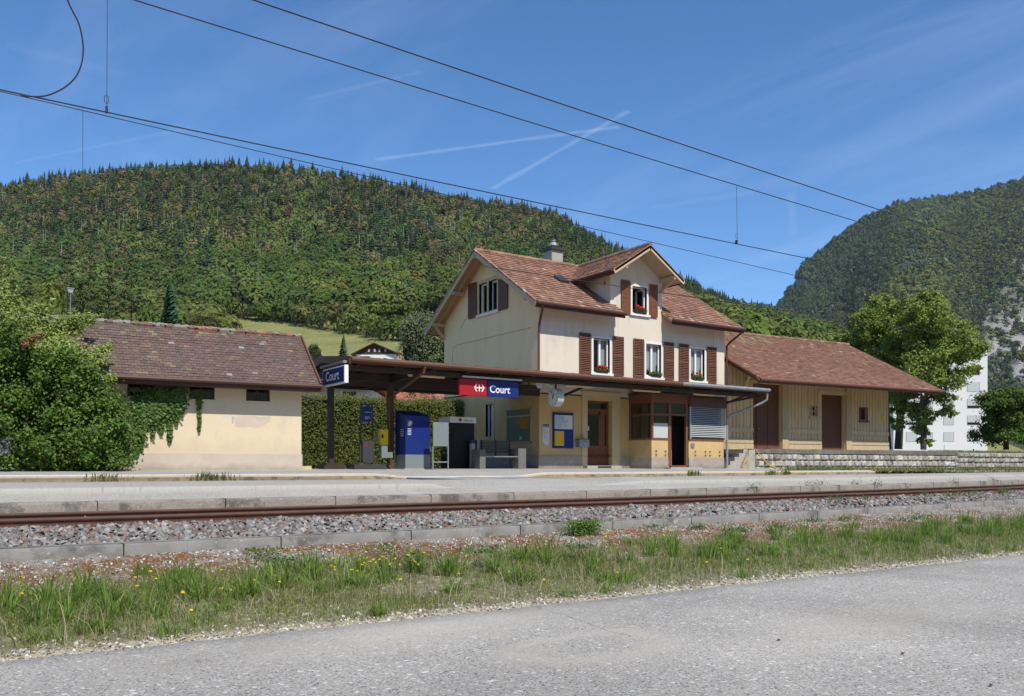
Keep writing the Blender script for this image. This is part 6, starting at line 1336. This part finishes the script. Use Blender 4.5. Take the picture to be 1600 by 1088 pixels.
def far_tree(name, label, px, pyb, d, h, wdt, kind, pal, group=None, nq=420, ground=True):
    p = atd(px, pyb, d); 
    if ground: p.z = float(hill(np.array([px*1.0]), np.array([d*1.0]))[0])-.3
    t_ = thing(name, p, label, 'tree', group)
    mb = MB(); mb.tube([p, p+Vector((0, 0, h*.7))], max(.12, h*.018), 7, True, .04); mb.build('trunk', MT['bark'], t_)
    if kind == 'c':
        V, Q, s_ = t_conif(max(12, nq//22), 14); V = V*np.array([wdt/.38, wdt/.38, h])
    else:
        V, Q, s_ = t_decid(nq, q=.42*math.sqrt(78/nq)*1.15); V[:, 2] -= .40; V = V*np.array([wdt*.52, wdt*.52, h*.64])
    a = rng.uniform(0, 6.28); R_ = np.array([[math.cos(a), math.sin(a), 0], [-math.sin(a), math.cos(a), 0], [0, 0, 1]]); V = V@R_+np.array(p)
    npmesh('crown', V, Q, palcol(pal, len(Q), .9, 1.1)*s_[:, None], MT['leaf_far'], t_)
    return t_
GE = [(.13, .17, .034), (.105, .15, .03), (.15, .185, .04)]; GD = [(.085, .125, .03), (.07, .105, .028)]; GO = [(.15, .145, .045), (.13, .135, .04)]
ed = [(370, 12, GE), (386, 9, GO), (399, 10, GD), (414, 13, GE), (430, 15, GE), (447, 14, GD), (463, 13, GD), (478, 15, GO), (492, 9, GE), (505, 14, GD), (522, 17, GO), (540, 18, GO), (557, 15, GE), (572, 13, GD), (588, 14, GE), (604, 15, GD), (620, 13, GE), (636, 12, GE), (655, 15, GD), (675, 12, GE), (700, 14, GE)]
ORD = 'first,second,third,fourth,fifth,sixth,seventh,eighth,ninth,tenth,eleventh,twelfth,thirteenth,fourteenth,fifteenth,sixteenth,seventeenth,eighteenth,nineteenth,twentieth,twenty first'.split(',')
for i, (px, h, pal) in enumerate(ed):
    py_e = float(edge_py(np.array([px]))[0]); ds = np.linspace(380, 640, 130); pys = HZ-(hill(np.full(130, px*1.), ds)-EYE)/ds*F; d_ = float(ds[np.argmin(np.abs(pys-py_e))])
    far_tree('broadleaf_tree', ORD[i]+' rounded tree from the left along the top edge of the meadow', px, py_e, d_, h*1.1, h*1.25, 'd', pal, 'trees along the top of the meadow', 420)
def ground_py(px, d): return HZ-(float(hill(np.array([px*1.0]), np.array([d*1.0]))[0])-EYE)/d*F
# tall conifers and broadleaf trees behind the hut
for i, (px, ytop, d_, wd_, k, pal) in enumerate([(30, 402, 170, 11, 'd', GD), (70, 385, 150, 10, 'd', GE), (105, 372, 165, 9, 'c', [(.05, .07, .03)]), (140, 372, 180, 10, 'c', [(.06, .075, .03)]), (170, 386, 150, 8, 'c', [(.055, .075, .03)]), (205, 390, 155, 10, 'c', [(.07, .08, .035)]), (232, 428, 140, 8, 'd', GD), (292, 462, 150, 6, 'd', GE), (20, 470, 120, 8, 'd', GD), (75, 450, 110, 9, 'd', GE), (120, 455, 110, 8, 'd', GD), (160, 440, 120, 8, 'd', GD), (205, 455, 115, 8, 'd', GE), (345, 480, 190, 6, 'd', GD)]):
    g_ = float(hill(np.array([px*1.0]), np.array([d_*1.0]))[0]); h = EYE+(HZ-ytop)/F*d_-g_
    lab = ['broad dark tree at far left of the row behind the hut', 'tall green tree left of the street lamp, behind the hut', 'tall drooping conifer behind the street lamp', 'tall grey green conifer just right of the street lamp', 'narrow conifer among the tall trees above the hut roof', 'wide drooping conifer above the middle of the hut roof', 'dark broadleaf tree left of the blue green spruce', 'low green tree between spruce and round yew', 'low dark tree above the bush at the left edge', 'low green tree under the street lamp', 'low dark tree right of the street lamp pole', 'dark undergrowth tree above the left end of the hut roof', 'green undergrowth tree above the hut roof', 'low dark tree right of the round yew at the meadow edge'][i]
    if k == 'c':
        b = atd(px, 600, d_); b.z = g_-.3; L_ = []
        for q_ in range(64):
            f = random.random()**.8; rr = wd_*.5*(1-f)**.75*random.uniform(.5, 1.15); a_ = random.uniform(0, 6.28); r0 = wd_*.085*(1.35-f); L_.append((math.cos(a_)*rr, math.sin(a_)*rr, h*(.12+.85*f)-rr*.35, r0*1.6, r0*1.6, r0*.8))
        L_.append((0, 0, h*.97, .35, .35, 1.0))
        leafy('conifer_tree', lab, b, L_, 9000, .42, [tuple(c*1.7 for c in pal[0]), (.11, .135, .045), (.09, .115, .042)], [([(0, 0, 0), (0, 0, h*.9)], .3, .06)], mat_='leaf_far', core=0, soft=True, up=.8)
    else: far_tree('broadleaf_tree', lab, px, 600, d_, h, wd_, k, pal, None, 900)
g_ = float(hill(np.array([266.]), np.array([110.]))[0]); far_tree('spruce_tree', 'blue green pointed spruce standing behind the hut ridge', 266, 600, 110, EYE+(HZ-432)/F*110-g_, 5.2, 'c', [(.055, .11, .06), (.065, .125, .07)], None, 1400)
far_tree('spruce_tree', 'small bushy spruce on the meadow left of the chalet', 537, 558, 150, EYE+(HZ-521)/F*150-float(hill(np.array([537.]), np.array([150.]))[0]), 4.2, 'c', [(.06, .10, .03), (.075, .115, .035)], None, 900)
def rl(n, c, R3, r0, r1, sq=1.0, zmin=-9):
    o = []
    while len(o) < n:
        v = rng.uniform(-1, 1, 3)
        if np.linalg.norm(v) > 1: continue
        v = v/max(.4, np.linalg.norm(v))*np.linalg.norm(v)**.5
        p = np.array(c)+v*np.array(R3)
        if p[2] < zmin: continue
        r = rng.uniform(r0, r1); o.append((*p, r, r, r*sq))
    return o
# round yew behind the hut
b = atd(320, 520, 60); b.z = 1.4; m_px = 60/F
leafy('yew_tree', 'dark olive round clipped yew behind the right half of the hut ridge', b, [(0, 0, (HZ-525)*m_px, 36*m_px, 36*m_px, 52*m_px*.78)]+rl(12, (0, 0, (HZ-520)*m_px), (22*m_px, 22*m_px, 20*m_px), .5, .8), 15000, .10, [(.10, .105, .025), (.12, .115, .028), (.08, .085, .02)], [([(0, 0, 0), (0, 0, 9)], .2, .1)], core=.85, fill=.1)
b = atd(491, 560, 75); b.z = 1.4; m_ = 75/F
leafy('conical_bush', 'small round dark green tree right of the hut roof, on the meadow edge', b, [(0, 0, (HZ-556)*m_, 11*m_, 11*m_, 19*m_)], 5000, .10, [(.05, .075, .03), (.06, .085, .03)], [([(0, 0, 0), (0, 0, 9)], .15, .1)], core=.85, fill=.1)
b = atd(656, 600, 95); b.z = 3; m_ = 95/F
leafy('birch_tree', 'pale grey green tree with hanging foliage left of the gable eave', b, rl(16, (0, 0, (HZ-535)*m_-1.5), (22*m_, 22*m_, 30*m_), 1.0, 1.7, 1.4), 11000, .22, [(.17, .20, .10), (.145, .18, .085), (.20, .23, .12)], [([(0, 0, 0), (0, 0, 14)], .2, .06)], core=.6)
b = atd(690, 600, 100); b.z = 3; m_ = 100/F
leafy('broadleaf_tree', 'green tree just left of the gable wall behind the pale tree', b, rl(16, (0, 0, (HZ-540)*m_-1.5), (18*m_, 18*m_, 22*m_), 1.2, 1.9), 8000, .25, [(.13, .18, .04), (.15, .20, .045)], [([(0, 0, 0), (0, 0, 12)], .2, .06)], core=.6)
b = atd(668, 560, 50); b.z = 1.4; m_ = 50/F
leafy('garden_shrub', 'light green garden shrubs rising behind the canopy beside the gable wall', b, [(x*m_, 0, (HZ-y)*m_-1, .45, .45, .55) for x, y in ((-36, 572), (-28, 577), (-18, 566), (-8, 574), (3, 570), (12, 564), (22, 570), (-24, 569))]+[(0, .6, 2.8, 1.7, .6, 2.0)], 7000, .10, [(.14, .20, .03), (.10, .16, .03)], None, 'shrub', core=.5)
# big trees right of the goods shed
PT = [(.19, .26, .04), (.22, .29, .05), (.15, .215, .036), (.26, .30, .07)]
def px_tree(name, label, d, pxb, pyb, blobs, nleaf, size, trunks, pal, core=.45, group=None, soft=True):
    b = atd(pxb, pyb, d); m_ = d/F; L_ = []
    if soft: blobs = [(x+random.gauss(0, r*.55), y+random.gauss(0, r*.5), r*random.uniform(.30, .58), dy+random.gauss(0, r*m_*.6)) for x, y, r, dy in blobs for _ in range(10)]
    u = (pxb-CX)/F; rt = np.array([VY, -VX])
    for (x, y, r, dy) in blobs:
        w_ = (x-pxb)*m_; L_.append((rt[0]*w_+VX*dy, rt[1]*w_+VY*dy, (pyb-y)*m_, r*m_, r*m_, r*m_*.82))
    tk = []
    for pts, r0, r1 in trunks: tk.append(([(rt[0]*(x-pxb)*m_+VX*dy, rt[1]*(x-pxb)*m_+VY*dy, (pyb-y)*m_) for x, y, dy in pts], r0, r1))
    return leafy(name, label, b, L_, nleaf, size, pal, tk, core=core, group=group, soft=soft)
bl = [(1395, 505, 26, 0), (1370, 500, 22, 1), (1350, 515, 20, -1), (1340, 545, 20, 1), (1362, 545, 24, 0), (1392, 545, 26, -1.5), (1380, 575, 24, 1), (1352, 572, 18, -1), (1410, 580, 20, 0), (1395, 490, 20, 1), (1408, 620, 16, 0), (1402, 655, 12, 1), (1392, 640, 14, -1), (1334, 520, 14, 0), (1420, 610, 16, 1), (1415, 640, 13, -1), (1388, 610, 18, 0)]
bl += [(1352, 498, 20, 0), (1380, 478, 18, 0), (1330, 560, 16, 1), (1402, 550, 24, 0), (1375, 530, 26, 0)]
bl = [(x+random.uniform(-3, 3), y+random.uniform(-3, 3), r*.98, dy*1.6) for x, y, r, dy in bl]
px_tree('broadleaf_tree', 'left of the two big green trees behind the goods shed, with forked trunk', 62, 1398, 700, bl, 80000, .19, [([(1402, 702, 0), (1404, 660, 0), (1408, 600, .4), (1404, 520, .5)], .22, .05), ([(1394, 702, .5), (1391, 650, .5), (1390, 600, .2), (1375, 520, 0)], .18, .05), ([(1400, 640, 0), (1378, 590, -.8), (1350, 550, -1)], .1, .03), ([(1412, 702, .4), (1416, 640, .5), (1424, 590, .6)], .10, .04)], PT, core=0)
bl = [(1440, 485, 24, 0), (1462, 492, 24, 1), (1425, 505, 24, -1), (1455, 520, 28, 0), (1480, 515, 24, 1.5), (1500, 530, 20, 0), (1490, 552, 24, -1), (1510, 560, 11, .5), (1522, 574, 7, 0), (1470, 555, 28, 0), (1440, 550, 26, 1), (1448, 585, 26, -1), (1478, 588, 20, .5), (1428, 590, 18, 0), (1460, 615, 20, 0), (1480, 618, 13, 0), (1432, 625, 18, 1), (1445, 648, 17, 0), (1470, 645, 12, -.5), (1425, 660, 11, 1), (1446, 472, 14, 0), (1428, 483, 16, 0), (1500, 590, 10, 0), (1502, 510, 9, 0), (1440, 690, 7, 0), (1456, 693, 6, 0), (1487, 647, 7, 0)]
bl += [(1450, 540, 28, 0), (1425, 530, 24, 0), (1478, 535, 26, 0), (1438, 565, 24, 0), (1455, 500, 26, 0), (1500, 545, 20, 0), (1446, 640, 16, .5), (1440, 670, 11, 0)]
bl = [(x+random.uniform(-3, 3), y+random.uniform(-3, 3), r*.95, dy*1.6) for x, y, r, dy in bl]
px_tree('broadleaf_tree', 'right of the two big green trees, spreading in front of the white apartment block', 57, 1442, 700, bl, 82000, .18, [([(1444, 703, 0), (1446, 650, 0), (1450, 580, .3), (1448, 500, .3)], .15, .04), ([(1437, 703, -.4), (1436, 650, -.4), (1432, 590, -.6)], .14, .05), ([(1450, 600, .3), (1485, 565, .5), (1515, 558, .5)], .12, .03), ([(1449, 560, .3), (1470, 520, 1)], .1, .03)], PT, core=0)
px_tree('round_tree', 'dense round green tree at the right edge in front of the apartment block', 60, 1572, 702, [(1578+random.uniform(-24, 26), 652+random.uniform(-34, 34), random.uniform(13, 19), random.uniform(-1.5, 1.5)) for _ in range(34)]+[(1580, 655, 30, 0), (1604, 640, 26, 1), (1570, 634, 22, 0), (1584, 670, 26, 0)], 60000, .17, [([(1572, 703, 0), (1572, 640, 0)], .2, .08)], [(.10, .17, .03), (.125, .20, .036), (.08, .135, .025)], core=.45, soft=True)
# hedge behind the canopy
b = Vector((15.2, 33.9, 1.38)); hx0, hx1, hh = 8.5, 22, 2.98
t_ = thing('hedge', b, 'tall clipped light green hedge behind the canopy posts', 'hedge')
n = 46000; x = rng.uniform(hx0, hx1, n); f_ = rng.random(n) < .8; zz_ = np.where(f_, rng.uniform(0, hh, n), hh+rng.normal(0, .07, n)); yy = np.where(f_, 33.4+.10*fnoise(x*2, zz_*2, 1.6, 111)+rng.uniform(-.05, .12, n), rng.uniform(33.4, 34.5, n)); top_ = hh+.12*fnoise(x, x*0, 2.5, 112); zz_ = np.where(f_, zz_*top_/hh, zz_+top_-hh+.03); sprig = rng.random(n) < .03; zz_ = np.where(sprig & ~f_, zz_+rng.uniform(0, .25, n), zz_)
Pn = np.stack([x, yy, 1.38+zz_], -1); V, Q = leafquads(Pn, np.array([[0, -.7, .6]]), .085*rng.uniform(.7, 1.3, n), .5, .6)
npmesh('foliage', V, Q, palcol([(.12, .155, .025), (.15, .185, .035), (.09, .125, .02), (.18, .20, .045), (.14, .13, .05)], n), MT['leaf'], t_)
mb = MB(); mb.box(hx0, hx1, 33.6, 34.4, 1.38, 1.38+hh-.12); mb.build('inner_shade_core', MT['dark_core'], t_)  # dark box added within the hedge leaves in place of their inner shade
# big climbing bush swallowing the left end of the hut
BU = [(.09, .17, .025), (.12, .205, .03), (.06, .125, .02), (.16, .24, .045)]
def bush(name, label, blobs, n, size, pal, d=25.0, core=.75, asp=.7, fill=.2, soft=False):
    b = at(60, 733, 24.8); m_ = d/F; rt = np.array([VY, -VX]); L_ = []
    for (x, y, r, dy) in blobs:
        dd_ = (24.75+d-25+dy*.9)/(VY-VX*(x-CX)/F); mm = dd_/F; p = atd(x, y, dd_); L_.append((p.x-b.x, p.y-b.y, p.z-b.z, r*mm, r*mm, r*mm*.9))
    return leafy(name, label, b, L_, n, size, pal, None, 'shrub', core=core, asp=asp, fill=fill, soft=soft)
bb = []
for _ in range(75):
    x = random.uniform(-60, 192); top_ = np.interp(x, [-60, 0, 60, 110, 150, 180, 205], [500, 510, 545, 560, 590, 640, 690]); y = random.uniform(top_+18, 715); bb.append((x, y, random.uniform(16, 27), random.uniform(-.7, .5)))
bb += [(x, 712, 24, -.2) for x in range(-50, 190, 22)]+[(60, 630, 60, .8), (120, 660, 55, .9), (0, 620, 60, .8)]
bb += [(random.uniform(-55, 200), 0, random.uniform(7, 13), random.uniform(-1.1, -.2)) for _ in range(90)]
bb = [(x, y if y else random.uniform(float(np.interp(x, [-60, 0, 60, 110, 150, 180, 205], [485, 495, 525, 545, 575, 625, 680]))+6, 722), r, dy) for x, y, r, dy in bb]
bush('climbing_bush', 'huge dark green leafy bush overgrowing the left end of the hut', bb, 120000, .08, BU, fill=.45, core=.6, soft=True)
bb = [(8, 470, 18, .3), (22, 500, 24, 0), (50, 515, 24, .3), (85, 515, 20, .5), (115, 508, 16, .8), (70, 545, 26, 0), (30, 540, 28, -.2), (100, 545, 22, .2), (12, 445, 9, .3), (60, 480, 9, 0), (140, 500, 9, 1.4), (20, 425, 5, 0), (150, 560, 16, 0), (135, 585, 18, -.2), (5, 500, 20, 0), (165, 545, 9, .2), (170, 590, 9, 0)]
for (x0, y0, x1, y1) in ((60, 510, 88, 462), (30, 480, 20, 418), (10, 470, 6, 405), (140, 560, 178, 535), (95, 500, 160, 492)):
    bb += [(x0+(x1-x0)*k/6, y0+(y1-y0)*k/6, 5.5-k*.5, .3) for k in range(7)]
bush('climbing_vine', 'yellow green feathery creeper above the dark bush, reaching over the hut roof', bb, 30000, .085, [(.25, .32, .07), (.20, .28, .05), (.32, .37, .13)], 25.3, .5, .5, .4, True)
bush('flowering_vine', 'orange brown withered flower clusters in the creeper at the far left', [(40, 534, 7, -.9), (50, 530, 7, -.9), (60, 526, 6, -.9), (46, 538, 5, -.9), (66, 523, 4, -.9)], 420, .07, [(.38, .17, .09), (.30, .13, .07), (.2, .16, .06)], 24.8, 0, soft=True)
# ivy on the hut wall
t_ = thing('ivy', HWf.pt(3, -.1, 2.6), 'dark green ivy hanging under the hut eave between the small windows', 'climbing plant')
P_ = []; 
for (x0, x1, ya, yb, n) in ((205, 266, 622, 660, 1900), (268, 292, 604, 630, 400), (258, 288, 608, 645, 800), (208, 226, 655, 690, 350), (240, 262, 600, 640, 500)):
    for _ in range(n): px = random.gauss((x0+x1)/2, (x1-x0)*.27); py = max(598+.03*(px-200), random.gauss((ya+yb)/2-4, (yb-ya)*.30)); h_ = HWf.hit(px, py); P_.append(HWf.pt(h_[0], -random.uniform(.02, .22), h_[1]))
for (px, ya, yb, w_) in ((265, 640, 692, 4), (238, 650, 686, 3), (311, 620, 674, 2), (283, 625, 650, 3), (220, 680, 705, 5), (252, 650, 680, 3), (275, 630, 665, 3), (213, 680, 715, 6), (229, 610, 640, 5)):
    for _ in range(int((yb-ya)*5)): py = random.uniform(ya, yb); h_ = HWf.hit(px+random.gauss(0, w_*(1-.7*(py-ya)/(yb-ya))), py); P_.append(HWf.pt(h_[0], -random.uniform(.02, .10), h_[1]))
P_ = np.array([tuple(p) for p in P_]); V, Q = leafquads(P_, np.array([[0, -1., .3]]), .085*rng.uniform(.7, 1.3, len(P_)), .9, .5); npmesh('foliage', V, Q, palcol([(.075, .15, .03), (.105, .19, .04), (.14, .22, .055)], len(P_)), MT['leaf'], t_)
# bicycle-like clutter at far left is a bed of lavender
bush('lavender', 'small grey violet flowering plant at the foot of the bush on the left edge', [(6, 690, 5, -1.2), (12, 696, 6, -1.2), (8, 706, 7, -1.2), (14, 686, 4, -1.2), (-6, 700, 10, -1.1)], 600, .05, [(.16, .15, .20), (.22, .21, .27), (.12, .14, .08), (.10, .13, .06), (.4, .4, .43)], 24.6, 0, .4, soft=True)
# ---------------------------------------------------------------- grass and weeds
def blades(P, h, pal, name, label, lean=.5, wd=.006, cat='grass', ang=None):
    n = len(P); a = rng.uniform(0, 6.28, n) if ang is None else ang; l_ = h*np.minimum(rng.uniform(.1, lean, n), .985); dx = np.cos(a)*l_; dy = np.sin(a)*l_; b = rng.uniform(0, 6.28, n); w_ = wd*rng.uniform(.7, 1.5, n); wx = np.cos(b)*w_; wy = np.sin(b)*w_
    hz = np.sqrt(np.maximum(h*h-l_*l_, 0)); Z = np.zeros(n)
    dr = l_/h; lv = []
    for (f, zf, wf) in ((0, 0, 1), (.22, .50, .95), (.60, .86, .65), (1.0, 1.0, .1)):
        zz_ = hz*zf-(h*.38*dr**1.5 if f == 1.0 else (h*.08*dr if f == .6 else 0)); zz_ = np.maximum(zz_, 0) + (.004 if f else 0)
        lv += [P+np.stack([dx*f-wx*wf, dy*f-wy*wf, zz_], -1), P+np.stack([dx*f+wx*wf, dy*f+wy*wf, zz_], -1)]
    V = np.stack(lv, 1).reshape(-1, 3)
    k = np.arange(n)[:, None]*8; Q = np.concatenate([k+np.array([[0, 1, 3, 2]]), k+np.array([[2, 3, 5, 4]]), k+np.array([[4, 5, 7, 6]])], 1).reshape(-1, 4)
    c = palcol(pal, n, .75, 1.3); o = npmesh(name, V, Q, np.repeat(c, 3, 0), MT['grass_blade']); return tag(o, label, cat, None, 'stuff')
def vpos(n, x0, x1, v0, v1, dens):
    x = x0+(x1-x0)*rng.random(n)**1.35; v = rng.uniform(v0, v1, n); y, z = verge_pt(x, v); k = rng.random(n) < dens(x, y, v); return np.stack([x, y, z-.005], -1)[k], v[k]
def dn(x, y, v):
    base = np.exp(-((v-.34)/.22)**2)*1.5*np.clip(.62+1.0*fnoise(x, y, 1.6, 121)+.35*fnoise(x, y, 5, 122), 0, 1.2); return base
GG = [(.20, .26, .055), (.25, .31, .075), (.17, .225, .05), (.29, .33, .11), (.34, .33, .15)]; DG = [(.36, .30, .17), (.44, .37, .23), (.28, .24, .14), (.22, .17, .10)]
P, v = vpos(300000, -3, 42, .05, .80, dn); h = np.clip(.03+.09*np.clip(.5+.9*fnoise(P[:, 0], P[:, 1], 1.3, 123), .1, 1.6)*rng.uniform(.5, 1.3, len(P))*np.clip(1.15-abs(v-.42)*1.5, .2, 1), .02, .34)
blades(P, h, GG, 'grass', 'green grass growing on the verge between road and railway', .95, .0034)
P, v = vpos(95000, -3, 42, .02, .9, lambda x, y, v: np.clip(.5+.5*fnoise(x, y, 2.5, 131), 0, 1)*np.exp(-((v-.42)/.36)**2)); blades(P, rng.uniform(.03, .13, len(P)), DG, 'dry_grass', 'short straw coloured dry grass matted between the green tufts', 1.0, .003)
# tufts: fans of longer blades
TF = [(P_[0], P_[1]) for P_ in []]
cx = []
for _ in range(330):
    x = -2+42*random.random()**1.5; v = float(np.clip(random.gauss(.36, .15), .06, .7)); y, z = verge_pt(np.array(x), np.array(v)); n_ = random.randint(30, 90); r_ = random.uniform(.05, .16)
    for _ in range(n_): gx1, gy1 = random.gauss(0, r_*.6), random.gauss(0, r_*.5); cx.append((x+gx1, float(y)+gy1, float(z)-.01, random.uniform(.12, .32)*(1.2 if .25 < v < .6 else .6), math.atan2(gy1, gx1)+random.gauss(0, .5)))
cx = np.array(cx); blades(cx[:, :3], cx[:, 3], [(.19, .29, .05), (.24, .34, .07), (.15, .24, .045)], 'grass_tufts', 'longer bright green grass tufts on the verge', .95, .0048, ang=cx[:, 4])
n_ = 5200; x = -2+34*rng.random(n_)**1.4; v = np.where(rng.random(n_) < .5, rng.uniform(.02, .25, n_), rng.uniform(.2, .95, n_)); y, z = verge_pt(x, v); blades(np.stack([x, y, z+.012], -1), rng.uniform(.12, .40, n_), [(.50, .43, .27), (.42, .36, .22), (.56, .50, .34)], 'dry_straw', 'loose pale straw stems lying across the verge and the road edge', 2.2, .0022)
for (px, py, r, hh_, n_) in ((910, 832, .26, .24, 700), (1130, 765, .2, .1, 0)):
    if n_:
        x_ = at(px, py, 10.85).x; y_, z_ = verge_pt(np.array(x_), np.array(.90)); p = Vector((x_, float(y_), float(z_)-.01)); A = np.array([tuple(p)])+np.stack([rng.normal(0, r*.5, n_), rng.normal(0, r*.3, n_), np.zeros(n_)], -1)
        t_ = thing('weed_plant', p, 'bright green bushy weed growing against the cable trough, centre of the verge', 'weed'); V = []
        C_ = np.concatenate([A+np.stack([rng.normal(0, .05, n_), rng.normal(0, .05, n_), rng.uniform(.02, hh_, n_)], -1) for _ in range(6)]); V, Q = leafquads(C_, np.array([[0, -.3, .8]]), .035, .5, .6); npmesh('foliage', V, Q, palcol([(.14, .23, .04), (.19, .28, .06), (.10, .18, .03)], len(Q)), MT['leaf'], t_)
# broad leaved weeds, each small rosette
wl = []
spots = [(408, 868), (1160, 832), (760, 866), (606, 860), (1090, 826), (1146, 832), (1216, 826), (1272, 816), (1020, 826), (640, 876), (1325, 813), (1408, 815), (1435, 812), (905, 858), (440, 880)]
for i, (px, py) in enumerate(spots):
    d_ = (EYE-.38)*F/(py-HZ); p = atd(px, py, d_); k = 160; r_ = random.uniform(.08, .18); wl.append(np.array([tuple(p)])*np.ones((k, 1))+np.stack([rng.normal(0, r_, k), rng.normal(0, r_, k), np.abs(rng.normal(0, .05, k))+.01], -1))
# weeds in the ballast and on platform edge at right
for _ in range(26):
    x = random.uniform(17, 34); s = random.choice([11.9, 12.1, 14.85, 15.2, 11.6]); k = 90; wl.append(np.array([[x, s+float(yc(x)), .7 if s < 14 else .93]])+np.stack([rng.normal(0, .15, k), rng.normal(0, .08, k), np.abs(rng.normal(0, .07, k))], -1))
C_ = np.concatenate(wl); V, Q = leafquads(C_, np.array([[0, -.2, .9]]), .05*rng.uniform(.6, 1.3, len(C_)), .45, .6); o = npmesh('weeds', V, Q, palcol([(.09, .17, .03), (.12, .20, .04), (.07, .13, .03)], len(Q)), MT['leaf']); tag(o, 'low green weeds scattered in the moss strip and in the ballast', 'weeds', None, 'stuff')
# yellow flowers on thin stems
fl = []; st = MB(); fp = []
cl_ = [(590, 905, 26, .45), (740, 802, 3, .15), (960, 905, 6, 1.5), (200, 960, 8, 1.4), (380, 940, 6, 1.2), (1080, 855, 8, .8), (120, 930, 4, .8), (620, 900, 8, .3), (1150, 805, 4, .8), (430, 845, 4, .3)]
for (px, py, k, r_) in cl_:
    d_ = (EYE-(.2 if py > 880 else .42))*F/(py-HZ); p = atd(px, py, d_)
    for _ in range(k):
        q = Vector((p.x+random.gauss(0, r_), p.y+random.gauss(0, r_*.45), p.z+.02)); h_ = random.uniform(.08, .26); tp = q+Vector((random.gauss(0, .02), random.gauss(0, .02), h_)); st.tube([q-Vector((0, 0, .05)), tp], .0018, 4); fp += [tuple(tp+Vector((random.gauss(0, .006), random.gauss(0, .006), random.gauss(0, .003)))) for _ in range(7)]
fp = np.array(fp); V, Q = leafquads(fp, np.array([[0, -.5, .9]]), .022, .8, .4); st.col = (.12, .18, .03); st.c = [(.12, .18, .03)]*len(st.c)
o = st.build('flower_stems', MT['leaf']); tag(o, 'thin green stems of the yellow wildflowers in the verge', 'wildflowers', None, 'stuff')
o = npmesh('yellow_flowers', V, Q, palcol([(.75, .55, .01), (.8, .62, .03)], len(Q), .9, 1.1), MT['leaf']); tag(o, 'small yellow wildflowers dotted over the verge grass', 'wildflowers', None, 'stuff')
# grass at the foot of the dock, on top of it and behind the platform
G_ = []
for _ in range(16000):
    u = 46*random.random(); p = DK.pt(u+3.5, -abs(random.gauss(0, .9))-.05, 1.27); G_.append(tuple(p))
for _ in range(9000): p = DK.pt(random.uniform(dL-1, 44), random.uniform(.1, 1.6), zc1-.08); G_.append(tuple(p))
for _ in range(1500): x = random.uniform(28, 33); G_.append((x, 20.7+float(yc(x))+abs(random.gauss(0, .3)), 1.30))
for _ in range(500): x = random.choice([2.9, 5.0, 5.3, 21.5, 26.0, 27.0])+random.gauss(0, .2); G_.append((x, 20.25+float(yc(x))+abs(random.gauss(0, .04)), 1.16+random.random()*.06))
G_ = np.array(G_); blades(G_, rng.uniform(.06, .22, len(G_)), GG+DG[:1], 'grass', 'green grass strip along the foot of the loading dock wall', .6, .011)
# tidy leftovers on the road
for (px, py, lab) in ((1217, 1002, 'small brown dry leaf on the asphalt right of the centre'), (1549, 1073, 'larger brown dry leaf on the asphalt near the right corner'), (1411, 1023, 'tiny brown leaf on the asphalt between the two others')):
    p = atd(px, py, EYE*F/(py-HZ)); mb = MB(); s_ = .028; mb.col = (.14, .06, .03); mb.mesh([p+Vector((-s_, 0, .008)), p+Vector((0, -s_*.5, .014)), p+Vector((s_*1.1, .004, .010)), p+Vector((0, s_*.5, .022)), p+Vector((0, 0, .007))], [(0, 1, 4), (1, 2, 4), (2, 3, 4), (3, 0, 4)]); o = mb.build('dry_leaf', MT['leaf']); tag(o, lab, 'leaf', 'dry leaves on the road')
# ---------------------------------------------------------------- wooded slope behind the camera, and the valley air
V = []; gx_ = np.linspace(-3600, 3600, 60); gy_ = np.linspace(-3600, -320, 24)
for y in gy_:
    for x in gx_: V.append((x, y, max(0, min(420, (-y-320)*.42))*(.8+.2*math.sin(x*.002+1))-.5))
q = np.array([i*60+j for i in range(23) for j in range(59)]); mat('far_slope', (.10, .12, .045), .95, .3, .02, 0)
o = npmesh('far_hills', V, np.stack([q, q+1, q+61, q+60], -1), np.ones((len(q), 3)), MT['far_slope'], smooth=True, base=(0, -400, 0)); tag(o, kind='structure')
mb = MB(); mb.box(-3900, 3900, -3900, 3900, -2.0, 900); hz_ = mb.build('haze', [], None); tag(hz_, 'thin blue summer haze filling the valley', 'haze', None, 'stuff')
m = bpy.data.materials.new('haze'); m.use_nodes = True; n = m.node_tree.nodes; n.remove(n['Principled BSDF']); v = n.new('ShaderNodeVolumePrincipled'); v.inputs['Color'].default_value = (.80, .88, 1, 1); v.inputs['Density'].default_value = .00004; v.inputs['Anisotropy'].default_value = .2
m.node_tree.links.new(v.outputs[0], n['Material Output'].inputs['Volume']); hz_.data.materials.append(m)
